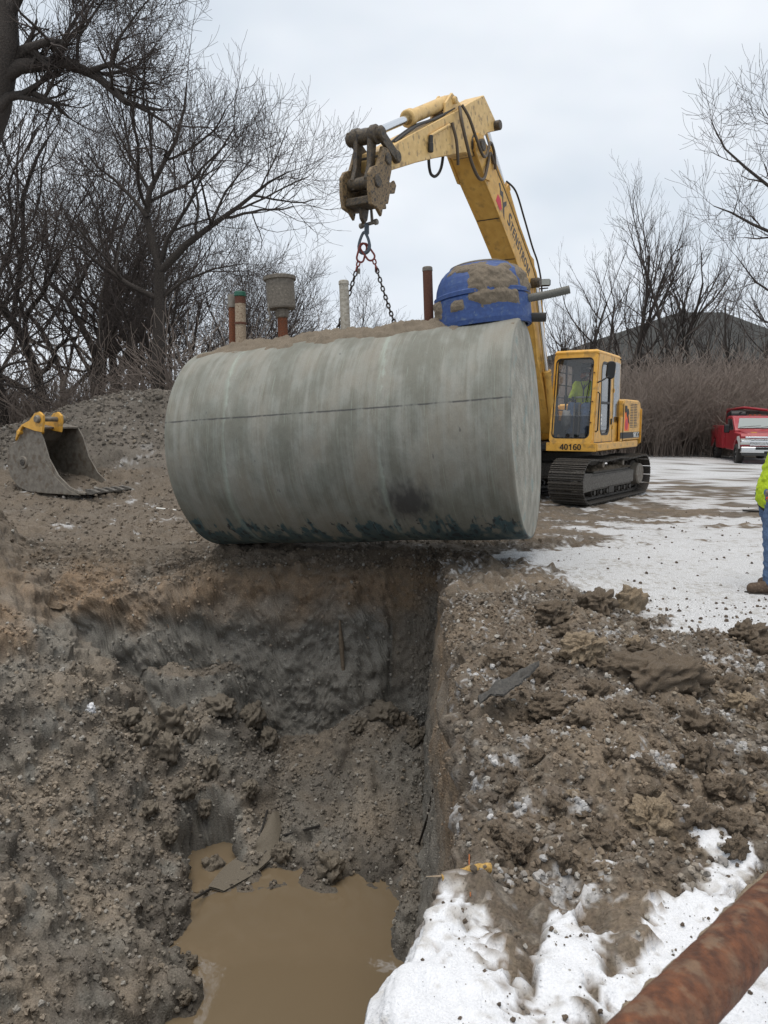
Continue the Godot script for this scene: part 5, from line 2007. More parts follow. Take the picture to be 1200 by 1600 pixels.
	hose(stick, [Vector3(0.19, 6.1, 5.55), Vector3(0.26, 5.95, 5.45), Vector3(0.30, 5.72, 5.28), Vector3(0.31, 5.55, 5.05), Vector3(0.28, 5.62, 4.82), Vector3(0.27, 5.85, 4.66), Vector3(0.25, 5.78, 4.45), Vector3(0.24, 5.55, 4.35)], 0.022, M.hose)
	hose(stick, [Vector3(0.19, 5.75, 5.88), Vector3(0.23, 5.55, 5.82), Vector3(0.23, 5.35, 5.76), Vector3(0.21, 5.24, 5.70)], 0.022, M.hose)
	hose(stick, [Vector3(-0.12, 5.50, 5.95), Vector3(-0.14, 5.28, 5.93), Vector3(-0.17, 5.15, 5.80), Vector3(-0.16, 5.16, 5.65), Vector3(-0.14, 5.32, 5.52), Vector3(-0.12, 5.6, 5.48)], 0.022, M.rubber)
	# bucket cylinder and linkage
	var rod := Vector3(0, 4.97, 7.88)
	cylinder_part("bucket_cylinder", exc, Vector3(0, 6.13, 5.68), rod, 0.53, 0.088, 0.05, M.yellow_pale)
	var lk := group_node("linkage", exc)
	b = B.new()
	for s in [-1.0, 1.0]: b.prism(poly([7.40, 4.86, 7.46, 4.76, 7.55, 4.78, 7.95, 4.92, 7.96, 5.02, 7.86, 5.06, 7.78, 5.02]), side(s * 0.195), 0.05, 0.01)
	obj("idler_link", b, M.greasy, lk)
	b = B.new()
	b.cyl(zy(7.47, 4.83, -0.23), zy(7.47, 4.83, 0.23), 0.075, 0.075, 18, true, 0.015)
	obj("idler_pin", b, M.greasy, lk)
	b = B.new()
	b.cyl(zy(7.88, 4.97, -0.25), zy(7.88, 4.97, 0.25), 0.085, 0.085, 20, true, 0.02)
	b.cyl(zy(7.88, 4.97, -0.18), zy(7.88, 4.97, -0.08), 0.11, 0.11, 20, true, 0.02)
	b.cyl(zy(7.88, 4.97, 0.08), zy(7.88, 4.97, 0.18), 0.11, 0.11, 20, true, 0.02)
	obj("rod_pin", b, M.greasy, lk)
	b = B.new()
	for s in [-1.0, 1.0]:
		b.prism(poly([7.80, 5.00, 7.83, 4.86, 7.87, 4.62, 7.86, 4.46, 7.92, 4.34, 8.02, 4.34, 8.05, 4.45, 7.98, 4.62, 7.97, 4.86, 7.97, 5.02, 7.89, 5.08]), side(s * 0.095), 0.07, 0.02)
	pin(b, 7.95, 4.42, 0.075, 0.16)
	obj("power_link", b, M.greasy, lk)
	var cp := group_node("quick_coupler", exc)
	tag(cp, "greasy quick coupler with a lifting eye", "")
	for s in [-1.0, 1.0]:
		b = B.new()
		b.prism(poly([7.84, 4.84, 7.70, 4.86, 7.62, 4.78, 7.62, 4.62, 7.67, 4.48, 7.60, 4.49, 7.55, 4.53, 7.50, 4.48, 7.54, 4.38, 7.66, 4.35, 7.70, 4.22, 7.76, 4.21, 7.745, 4.15, 7.83, 4.13, 7.86, 4.04, 7.95, 4.10, 8.10, 4.12, 8.14, 4.28, 8.14, 4.46, 8.08, 4.54, 7.95, 4.60, 7.90, 4.70]), side(s * 0.19), 0.05, 0.012)
		obj("side_plate", b, M.coupler, cp)
	b = B.new()
	pin(b, 7.72, 4.73, 0.07, 0.235)
	obj("stick_pin", b, M.greasy, cp)
	b = B.new()
	pin(b, 7.97, 4.41, 0.075, 0.235)
	obj("link_pin", b, M.greasy, cp)
	b = B.new()
	b.box(Vector3(0, 4.19, 7.95), Vector3(0.35, 0.10, 0.26), 0.02)
	b.box(Vector3(0, 4.30, 7.74), Vector3(0.35, 0.22, 0.05), 0.015)
	obj("cross_plate", b, M.greasy, cp)
	b = B.new()
	b.prism(poly([7.80, 4.17, 8.0, 4.17, 7.96, 4.02, 7.90, 3.97, 7.84, 4.02]), side(-0.02), 0.05, 0.01)
	obj("lifting_eye", b, M.greasy, cp)

# ------------------------------------------------------------------ bodies: smooth union of tapered bones, meshed as surface nets
# bones: [a, b, radius at a, radius at b]; squash flattens the field along an axis if wanted
func flesh(bones: Array, cs: float, blend: float, wrinkle := 0.0, seed_ := 1, wf := 9.0) -> B:
	var lo := Vector3.ONE * 1e9
	var hi := -lo
	for e in bones:
		var rr: float = maxf(e[2], e[3]) + cs * 3.0 + wrinkle
		for q in [e[0], e[1]]:
			lo = lo.min(q - Vector3.ONE * rr)
			hi = hi.max(q + Vector3.ONE * rr)
	var n := Vector3i(((hi - lo) / cs).ceil()) + Vector3i.ONE * 2
	var nx := n.x
	var ny := n.y
	var nz := n.z
	var f := PackedFloat32Array()
	f.resize(nx * ny * nz)
	f.fill(1.0)
	var nf := fnl(seed_, wf, 3)
	for e in bones:
		var a: Vector3 = e[0]
		var b: Vector3 = e[1]
		var ra: float = e[2]
		var rb: float = e[3]
		var ab := b - a
		var l2 := maxf(ab.length_squared(), 1e-8)
		var pad := maxf(ra, rb) + blend + cs * 2.5 + wrinkle
		var i0 := Vector3i(((a.min(b) - Vector3.ONE * pad - lo) / cs).floor()).clamp(Vector3i.ZERO, n - Vector3i.ONE)
		var i1 := Vector3i(((a.max(b) + Vector3.ONE * pad - lo) / cs).ceil()).clamp(Vector3i.ZERO, n - Vector3i.ONE)
		for z in range(i0.z, i1.z + 1):
			for y in range(i0.y, i1.y + 1):
				for x in range(i0.x, i1.x + 1):
					var p := lo + Vector3(x, y, z) * cs
					var t := clampf((p - a).dot(ab) / l2, 0.0, 1.0)
					var d := p.distance_to(a + ab * t) - lerpf(ra, rb, t)
					var k := (z * ny + y) * nx + x
					var o := f[k]
					var h := clampf(0.5 + 0.5 * (o - d) / blend, 0.0, 1.0)
					f[k] = lerpf(o, d, h) - blend * h * (1.0 - h)
	if wrinkle > 0.0:
		for z in nz:
			for y in ny:
				for x in nx:
					var k := (z * ny + y) * nx + x
					if absf(f[k]) < cs * 3.0: f[k] += nf.get_noise_3dv(lo + Vector3(x, y * 1.4, z) * cs) * wrinkle
	var out := B.new()
	var at := PackedInt32Array()
	at.resize(nx * ny * nz)
	at.fill(-1)
	var sx := 1
	var sy := nx
	var sz := nx * ny
	for z in nz - 1:
		for y in ny - 1:
			for x in nx - 1:
				var k := (z * ny + y) * nx + x
				var mask := 0
				var sum := Vector3.ZERO
				var cnt := 0
				var v := [f[k], f[k + 1], f[k + sy], f[k + sy + 1], f[k + sz], f[k + sz + 1], f[k + sz + sy], f[k + sz + sy + 1]]
				for c in 8:
					if v[c] < 0.0: mask |= 1 << c
				if mask == 0 or mask == 255: continue
				for e in [[0, 1], [2, 3], [4, 5], [6, 7], [0, 2], [1, 3], [4, 6], [5, 7], [0, 4], [1, 5], [2, 6], [3, 7]]:
					var va: float = v[e[0]]
					var vb: float = v[e[1]]
					if (va < 0.0) == (vb < 0.0): continue
					var t := va / (va - vb)
					var pa := Vector3(e[0] & 1, (e[0] >> 1) & 1, e[0] >> 2)
					var pb := Vector3(e[1] & 1, (e[1] >> 1) & 1, e[1] >> 2)
					sum += pa.lerp(pb, t)
					cnt += 1
				at[k] = out.v.size()
				out.v.append(lo + (Vector3(x, y, z) + sum / cnt) * cs)
				var g := Vector3(v[1] - v[0] + v[3] - v[2] + v[5] - v[4] + v[7] - v[6], v[2] - v[0] + v[3] - v[1] + v[6] - v[4] + v[7] - v[5], v[4] - v[0] + v[5] - v[1] + v[6] - v[2] + v[7] - v[3])
				out.n.append(g.normalized())
	for z in range(1, nz - 1):
		for y in range(1, ny - 1):
			for x in range(1, nx - 1):
				var k := (z * ny + y) * nx + x
				var s0 := f[k] < 0.0
				if s0 != (f[k + 1] < 0.0): net_quad(out, at[k], at[k - sy], at[k - sy - sz], at[k - sz])
				if s0 != (f[k + sy] < 0.0): net_quad(out, at[k], at[k - sz], at[k - sz - 1], at[k - 1])
				if s0 != (f[k + sz] < 0.0): net_quad(out, at[k], at[k - 1], at[k - 1 - sy], at[k - sy])
	return out

func net_quad(o: B, a: int, b: int, c: int, d: int):
	if a < 0 or b < 0 or c < 0 or d < 0: return
	var m := (o.v[b] - o.v[a]).cross(o.v[c] - o.v[a])
	if m.dot(o.n[a]) > 0.0: o.idx.append_array(PackedInt32Array([a, c, b, a, d, c]))
	else: o.idx.append_array(PackedInt32Array([a, b, c, a, c, d]))

func merge(into: B, from: B):
	var k := into.v.size()
	into.v.append_array(from.v)
	into.n.append_array(from.n)
	for i in from.idx: into.idx.append(i + k)

func head_bones(c: Vector3, fwd: Vector3, left: Vector3) -> Array:
	var up := left.cross(fwd).normalized() * -1.0
	if up.y < 0.0: up = -up
	return [
		[c + up * 0.045 - fwd * 0.015, c + up * 0.03 - fwd * 0.03, 0.082, 0.085],
		[c - up * 0.02 + fwd * 0.02, c - up * 0.075 + fwd * 0.045, 0.07, 0.045],
		[c + fwd * 0.092 + up * 0.01, c + fwd * 0.112 - up * 0.022, 0.010, 0.016],
		[c + fwd * 0.088 - up * 0.052 + left * 0.018, c + fwd * 0.088 - up * 0.052 - left * 0.018, 0.012, 0.012],
		[c + fwd * 0.075 + up * 0.03 + left * 0.036, c + fwd * 0.075 + up * 0.03 - left * 0.036, 0.018, 0.018],
		[c + left * 0.082 + up * 0.015, c + left * 0.088 - up * 0.025 - fwd * 0.008, 0.016, 0.012],
		[c - left * 0.082 + up * 0.015, c - left * 0.088 - up * 0.025 - fwd * 0.008, 0.016, 0.012],
	]

# a hand: palm, four fingers with two bends, thumb from the side of the palm
func hand_bones(wrist: Vector3, dir: Vector3, palm: Vector3, thumb: Vector3, curl: float) -> Array:
	var d := dir.normalized()
	var n := palm.normalized()
	var s := thumb.normalized()
	var out := [[wrist, wrist + d * 0.03, 0.026, 0.028]]
	for i in 4:
		var off := s * (0.030 - 0.020 * i)
		out.append([wrist + d * 0.02 + off * 0.7, wrist + d * 0.088 + off, 0.016, 0.0135])
		var ln: float = [0.072, 0.080, 0.074, 0.058][i]
		var a := wrist + d * 0.09 + off * 1.05
		var d1 := (d * cos(curl) + n * sin(curl)).normalized()
		var b := a + d1 * ln * 0.55
		var d2 := (d * cos(curl * 2.1) + n * sin(curl * 2.1)).normalized()
		var c := b + d2 * ln * 0.5
		out.append([a, b, 0.0115, 0.0105])
		out.append([b, c, 0.0105, 0.009])
	var ta := wrist + d * 0.025 + s * 0.028
	var tb := ta + (d * 0.6 + s * 0.7 + n * 0.35).normalized() * 0.045
	var tc := tb + (d * 0.8 + s * 0.15 + n * 0.5).normalized() * 0.034
	out.append([ta, tb, 0.0145, 0.0125])
	out.append([tb, tc, 0.0125, 0.010])
	return out

func cloth(c: Color, seed_: int) -> StandardMaterial3D:
	var m := tri_mat(tex(seed_, c.darkened(0.14), c.lightened(0.08), 0.04, 4, Color(0, 0, 0, 0), 0.01, 0.6, 256), 0.92, 3.0, bump(seed_ + 2, 0.12, 3, 4.0, 256), 0.6)
	return m

func build_operator():
	# sits in the cab, looking out to one side; built in the machine's axes
	var t := thing("person", "person in a yellow-green jacket and dark cap at the excavator's levers", "person")
	t.transform = exc.transform * T(Vector3(-0.06, 0, 0.08))
	var hip := Vector3(0.60, 1.93, 0.10)
	var chest := Vector3(0.57, 2.26, 0.06)
	var neck := Vector3(0.57, 2.43, 0.07)
	var head := Vector3(0.565, 2.575, 0.10)
	var fwd := Vector3(-0.80, -0.05, 0.58).normalized()
	var left := Vector3.UP.cross(fwd).normalized()
	var sh := [Vector3(0.385, 2.37, 0.07), Vector3(0.755, 2.37, 0.07)]
	var el := [Vector3(0.34, 2.15, 0.22), Vector3(0.86, 2.12, 0.20)]
	var wr := [Vector3(0.33, 2.08, 0.42), Vector3(0.90, 2.08, 0.42)]
	var kn := [Vector3(0.44, 1.92, 0.58), Vector3(0.72, 1.92, 0.58)]
	var an := [Vector3(0.44, 1.40, 0.70), Vector3(0.72, 1.40, 0.70)]
	var skin := head_bones(head, fwd, left)
	skin.append([neck - Vector3(0, 0.08, 0), head - Vector3(0, 0.05, 0), 0.058, 0.052])
	skin.append([hip, chest, 0.10, 0.10])
	for i in 2:
		skin.append([chest, sh[i], 0.08, 0.06])
		skin.append([sh[i], el[i], 0.05, 0.042]); skin.append([el[i], wr[i], 0.04, 0.028])
		skin.append([hip, kn[i], 0.075, 0.055]); skin.append([kn[i], an[i], 0.055, 0.042])
	obj("body", flesh(skin, 0.016, 0.02), mat(Color(0.50, 0.33, 0.26), 0.6), t)
	var ja := [[hip + Vector3(0, 0.02, 0), chest, 0.165, 0.165], [hip + Vector3(-0.06, 0.02, 0.02), chest + Vector3(-0.09, 0, 0.01), 0.13, 0.12], [hip + Vector3(0.06, 0.02, 0.02), chest + Vector3(0.09, 0, 0.01), 0.13, 0.12], [chest, neck + Vector3(0, 0.0, 0), 0.14, 0.075]]
	for i in 2:
		ja.append([chest + Vector3(0, 0.06, 0), sh[i], 0.11, 0.085]); ja.append([sh[i], el[i], 0.082, 0.066]); ja.append([el[i], wr[i], 0.066, 0.048])
	obj("jacket", flesh(ja, 0.017, 0.05, 0.016, 701), cloth(Color(0.70, 0.80, 0.16), 703), t)
	var b := B.new()
	b.tube(PackedVector3Array([Vector3(0.57, 2.38, 0.20), Vector3(0.565, 2.25, 0.235), Vector3(0.57, 2.02, 0.27)]), PackedFloat32Array([0.012, 0.012, 0.012]), 6)
	b.tube(PackedVector3Array([Vector3(0.48, 2.44, 0.12), Vector3(0.545, 2.33, 0.225), Vector3(0.56, 2.28, 0.235)]), PackedFloat32Array([0.011, 0.011, 0.011]), 6)
	b.tube(PackedVector3Array([Vector3(0.66, 2.44, 0.12), Vector3(0.595, 2.33, 0.225), Vector3(0.57, 2.28, 0.235)]), PackedFloat32Array([0.011, 0.011, 0.011]), 6)
	obj("straps", b, M.black, t)
	b = B.new()
	var rp := PackedVector3Array()
	var rr := PackedFloat32Array()
	for i in 24:
		var a := TAU * i / 24.0
		rp.append(Vector3(0.57 + cos(a) * 0.235, 2.12, 0.085 + sin(a) * 0.19))
		rr.append(0.02)
	b.tube(rp, rr, 6, true)
	obj("reflective_band", b, mat(Color(0.66, 0.68, 0.64), 0.35), t)
	var jn := [[hip + Vector3(-0.06, -0.02, 0), hip + Vector3(0.06, -0.02, 0), 0.13, 0.13]]
	for i in 2:
		jn.append([hip + Vector3(-0.09 + 0.18 * i, -0.02, 0.03), kn[i], 0.105, 0.082]); jn.append([kn[i], an[i], 0.078, 0.065])
	obj("jeans", flesh(jn, 0.018, 0.04, 0.014, 705), cloth(Color(0.33, 0.44, 0.60), 707), t)
	var gl := []
	for i in 2: gl.append_array(hand_bones(wr[i] + Vector3(0, 0.0, 0.01), Vector3(0.05, 0.02, 1), Vector3(0, -1, 0.2), Vector3(1 - 2 * i, 0.2, 0), 0.75))
	obj("gloves", flesh(gl, 0.007, 0.01), M.black, t)
	var bt := []
	for i in 2: bt.append([an[i], an[i] - Vector3(0, 0.08, 0), 0.058, 0.055]); bt.append([an[i] - Vector3(0, 0.09, 0.02), an[i] + Vector3(0, -0.10, 0.17), 0.05, 0.046])
	obj("boots", flesh(bt, 0.016, 0.03), mat(Color(0.24, 0.19, 0.15), 0.8), t)
	# cap with its brim, ear muffs, beard
	b = B.new()
	var up := fwd.cross(left).normalized()
	if up.y < 0: up = -up
	var hx := Transform3D(Basis(left, up, fwd), head + up * 0.055 - fwd * 0.02)
	b.lathe(poly([0.098, -0.01, 0.100, 0.03, 0.085, 0.065, 0.05, 0.085, 0.0, 0.09]), hx, 20)
	b.prism(poly([-0.075, 0.07, 0.075, 0.07, 0.06, 0.16, 0.0, 0.18, -0.06, 0.16]), Transform3D(Basis(left, fwd, left.cross(fwd)), head + up * 0.055), 0.012, 0.003)
	obj("cap", b, mat(Color(0.10, 0.10, 0.10), 0.9), t)
	for s in [-1.0, 1.0]:
		b = B.new()
		b.cyl(head + left * s * 0.075, head + left * s * 0.115, 0.034, 0.030, 14, true, 0.008)
		obj("ear_muff", b, mat(Color(0.62, 0.62, 0.60), 0.5), t)
	b = B.new()
	merge(b, flesh([[head - up * 0.075 + fwd * 0.05, head - up * 0.05 + fwd * 0.02 + left * 0.05, 0.045, 0.03], [head - up * 0.075 + fwd * 0.05, head - up * 0.05 + fwd * 0.02 - left * 0.05, 0.045, 0.03]], 0.010, 0.02, 0.006, 709, 60.0))
	obj("beard", b, mat(Color(0.19, 0.12, 0.09), 0.95), t)

func build_worker():
	# stands on the snow, facing the tank, hands together in front of the belt
	var t := thing("person", "person in a yellow-green jacket, blue jeans and brown boots standing on the snow", "person")
	var g := ground_y(3.6, -6.9)
	var o := Vector3(3.74, g, -6.92)
	t.position = o
	# own axes: faces -x, +z is the left side
	var hip := Vector3(-0.06, 0.93, 0)
	var chest := Vector3(0.05, 1.32, 0)
	var neck := Vector3(0.10, 1.50, 0)
	var head := Vector3(0.10, 1.67, 0)
	var fwd := Vector3(-1, -0.05, 0).normalized()
	var left := Vector3(0, 0, 1)
	var skin := head_bones(head, fwd, left)
	skin.append([neck - Vector3(0, 0.06, 0), head - Vector3(-0.01, 0.06, 0), 0.06, 0.055])
	skin.append([hip, chest, 0.11, 0.11])
	var sh := [Vector3(0.09, 1.43, 0.20), Vector3(0.09, 1.43, -0.20)]
	var el := [Vector3(0.02, 1.14, 0.28), Vector3(0.03, 1.14, -0.27)]
	var wr := [Vector3(-0.17, 1.00, 0.20), Vector3(-0.12, 1.02, -0.10)]
	var hj := [Vector3(-0.08, 0.92, 0.09), Vector3(-0.06, 0.92, -0.09)]
	var kn := [Vector3(-0.11, 0.50, 0.12), Vector3(0.02, 0.50, -0.12)]
	var an := [Vector3(-0.09, 0.11, 0.12), Vector3(0.14, 0.11, -0.14)]
	for i in 2:
		skin.append([chest, sh[i], 0.09, 0.06])
		skin.append([sh[i], el[i], 0.052, 0.044]); skin.append([el[i], wr[i], 0.042, 0.03])
		skin.append([hj[i], kn[i], 0.08, 0.055]); skin.append([kn[i], an[i], 0.055, 0.04])
	obj("body", flesh(skin, 0.014, 0.02), mat(Color(0.66, 0.47, 0.39), 0.55), t)
	var ja := [[Vector3(-0.05, 0.92, 0), chest, 0.16, 0.165], [Vector3(-0.05, 0.92, 0.07), chest + Vector3(0, 0, 0.08), 0.15, 0.13], [Vector3(-0.05, 0.92, -0.07), chest + Vector3(0, 0, -0.08), 0.15, 0.13], [chest, neck, 0.15, 0.075]]
	for i in 2:
		ja.append([chest + Vector3(0, 0.08, 0), sh[i], 0.12, 0.09]); ja.append([sh[i], el[i], 0.088, 0.074])
		ja.append([el[i], el[i].lerp(wr[i], 0.55), 0.074, 0.062])
	obj("jacket", flesh(ja, 0.014, 0.05, 0.02, 721, 7.0), cloth(Color(0.72, 0.83, 0.10), 723), t)
	var cf := []
	for i in 2: cf.append([el[i].lerp(wr[i], 0.45), el[i].lerp(wr[i], 0.98), 0.064, 0.055])
	cf.append([Vector3(-0.05, 0.86, 0.07), Vector3(-0.05, 0.90, 0.07), 0.13, 0.14])
	cf.append([Vector3(-0.05, 0.86, -0.07), Vector3(-0.05, 0.90, -0.07), 0.13, 0.14])
	obj("jacket_trim", flesh(cf, 0.013, 0.03, 0.01, 725), cloth(Color(0.10, 0.10, 0.11), 727), t)
	var gl := []
	gl.append_array(hand_bones(wr[0], Vector3(-0.12, -0.9, -0.15), Vector3(0.3, -0.2, -1), Vector3(-0.9, 0.3, 0.2), 0.6))
	gl.append_array(hand_bones(wr[1], Vector3(-0.3, -0.85, 0.45), Vector3(0.3, -0.2, 1), Vector3(-0.9, 0.3, -0.2), 0.6))
	for e in gl:
		e[2] = e[2] * 1.25
		e[3] = e[3] * 1.25
	obj("gloves", flesh(gl, 0.005, 0.008), cloth(Color(0.50, 0.45, 0.41), 729), t)
	var jn := [[Vector3(-0.06, 0.90, 0.05), Vector3(-0.06, 0.90, -0.05), 0.13, 0.13]]
	for i in 2:
		jn.append([hj[i], kn[i], 0.118, 0.088]); jn.append([kn[i], an[i] + Vector3(0, 0.03, 0), 0.088, 0.078])
		jn.append([an[i] + Vector3(0, 0.05, 0), an[i] + Vector3(0, -0.03, 0), 0.082, 0.086])
	obj("jeans", flesh(jn, 0.012, 0.035, 0.022, 731, 8.0), cloth(Color(0.30, 0.40, 0.54), 733), t)
	var bt := []
	for i in 2:
		var a: Vector3 = an[i]
		bt.append([a + Vector3(0.0, 0.04, 0), a + Vector3(0.02, -0.05, 0), 0.058, 0.056])
		bt.append([a + Vector3(0.02, -0.055, 0), a + Vector3(-0.19, -0.062, 0), 0.050, 0.047])
		bt.append([a + Vector3(-0.10, -0.045, 0), a + Vector3(-0.19, -0.06, 0), 0.055, 0.045])
	obj("boots", flesh(bt, 0.010, 0.03, 0.006, 735), tri_mat(tex(737, Color(0.24, 0.19, 0.155), Color(0.40, 0.335, 0.275), 0.05, 4, Color(0.52, 0.46, 0.39, 0.6), 0.02, 0.6, 256), 0.9, 4.0), t)
	for i in 2:
		var s := B.new()
		s.prism(poly([-0.245, -0.05, -0.20, -0.062, 0.06, -0.055, 0.085, 0.0, 0.06, 0.055, -0.20, 0.062, -0.245, 0.05]), Transform3D(Basis(Vector3(1, 0, 0), Vector3(0, 0, 1), Vector3(0, -1, 0)), Vector3(an[i].x, 0.0, an[i].z)), 0.03, 0.008)
		obj("sole", s, mat(Color(0.20, 0.18, 0.16), 0.9), t)
	var c := B.new()
	c.lathe(poly([0.13, -0.01, 0.135, 0.0, 0.118, 0.02, 0.115, 0.08, 0.08, 0.13, 0.0, 0.145]), T(head + Vector3(0.01, 0.04, 0)), 24)
	obj("hard_hat", c, mat(Color(0.85, 0.84, 0.80), 0.4), t)
	var k := B.new()
	k.box(Vector3(-0.20, 0.90, 0.17), Vector3(0.04, 0.03, 0.08), 0.008)
	var tl := obj("tape_measure", k, mat(Color(0.88, 0.30, 0.13), 0.5), null)
	tl.position = o
	tag(tl, "small orange gadget held in the gloved hands of the standing person", "gadget")

# ------------------------------------------------------------------ the spare bucket by the spoil heap
func build_bucket():
	var at := at_depth(114, 772, 13.0)
	at.y = ground_y(at.x, at.z) - 0.01
	var t := thing("excavator_bucket", "muddy steel digging bucket with yellow ears set down by the spoil heap", "bucket", at, -25.0)
	var sx := 1.25 / 88.8
	var sy := 1.1 / 88.8
	var cv := func(a: Array) -> PackedVector2Array:
		var out := PackedVector2Array()
		for i in range(0, a.size(), 2): out.append(Vector2((a[i] - 100) * sx, (774 - a[i + 1]) * sy))
		return out
	var outline: PackedVector2Array = cv.call([60, 681, 47, 703, 30, 716, 24, 735, 30, 755, 42, 768, 58, 774, 90, 775, 130, 775, 150, 773, 130, 765, 112, 750, 98, 727, 90, 700, 82, 686])
	var w := 0.86
	for s in [-1.0, 1.0]:
		var b := B.new()
		b.prism(outline, T(Vector3(0, 0, s * w * 0.5)), 0.03, 0.005)
		obj("side_plate", b, M.steel, t)
	var wrap: PackedVector2Array = cv.call([82, 686, 60, 681, 47, 703, 30, 716, 24, 735, 30, 755, 42, 768, 58, 774, 90, 775, 130, 775, 152, 774])
	var b2 := B.new()
	for i in wrap.size() - 1:
		var m := (wrap[i] + wrap[i + 1]) * 0.5
		var e := wrap[i + 1] - wrap[i]
		b2.box(Vector3(m.x, m.y, 0), Vector3(e.length() + 0.02, 0.03, w), 0.003, Basis(Vector3(0, 0, 1), e.angle()))
	obj("shell", b2, M.steel, t)
	# rounded wear patch, ring casting on the cheek
	b2 = B.new()
	var c: Vector2 = cv.call([54, 734])[0]
	b2.cyl(Vector3(c.x, c.y, w * 0.5 + 0.01), Vector3(c.x, c.y, w * 0.5 + 0.035), 0.115, 0.105, 24, true, 0.008)
	obj("cheek_boss", b2, M.steel, t)
	b2 = B.new()
	b2.cyl(Vector3(c.x, c.y, w * 0.5 + 0.03), Vector3(c.x, c.y, w * 0.5 + 0.045), 0.06, 0.055, 16, true, 0.004)
	obj("boss_cap", b2, M.track, t)
	b2 = B.new()
	b2.prism(cv.call([74, 775, 74, 745, 92, 730, 108, 752, 130, 770, 148, 776]), T(Vector3(0, 0, w * 0.5 + 0.02)), 0.02, 0.004)
	b2.prism(cv.call([74, 775, 74, 745, 92, 730, 108, 752, 130, 770, 148, 776]), T(Vector3(0, 0, -w * 0.5 - 0.02)), 0.02, 0.004)
	obj("wear_plate", b2, M.steel, t)
	# lip and teeth
	var lip: Vector2 = cv.call([150, 774])[0]
	b2 = B.new()
	b2.box(Vector3(lip.x, lip.y + 0.01, 0), Vector3(0.16, 0.035, w + 0.05), 0.006)
	obj("cutting_lip", b2, M.steel, t)
	for i in 5:
		b2 = B.new()
		var z := lerpf(-w * 0.5 + 0.06, w * 0.5 - 0.06, i / 4.0)
		b2.prism(poly([0, -0.04, 0.0, 0.05, 0.14, 0.045, 0.27, 0.01, 0.27, 0.0, 0.14, -0.035]), T(Vector3(lip.x + 0.04, lip.y + 0.03, z)), 0.085, 0.01)
		obj("tooth", b2, M.track_frame, t)
	# ears and pins
	for s in [-1.0, 1.0]:
		b2 = B.new()
		b2.prism(cv.call([46, 704, 50, 690, 58, 682, 72, 676, 82, 666, 90, 664, 96, 669, 96, 678, 93, 692, 80, 690, 60, 684]), T(Vector3(0, 0, s * 0.19 + 0.28)), 0.05, 0.008)
		obj("ear", b2, M.yellow_cab, t)
	var pc: Vector2 = cv.call([88, 674])[0]
	b2 = B.new()
	b2.cyl(Vector3(pc.x, pc.y, 0.0), Vector3(pc.x, pc.y, 0.54), 0.042, 0.042, 16, true, 0.006)
	b2.cyl(Vector3(pc.x, pc.y, 0.49), Vector3(pc.x, pc.y, 0.55), 0.07, 0.06, 16, true, 0.012)
	b2.cyl(Vector3(pc.x, pc.y, -0.02), Vector3(pc.x, pc.y, 0.06), 0.085, 0.085, 16, true, 0.012)
	obj("ear_pin", b2, M.steel, t)
	var pd: Vector2 = cv.call([54, 692])[0]
	b2 = B.new()
	b2.cyl(Vector3(pd.x, pd.y, 0.0), Vector3(pd.x, pd.y, 0.52), 0.04, 0.04, 16, true, 0.006)
	obj("ear_pin", b2, M.yellow_cab, t)

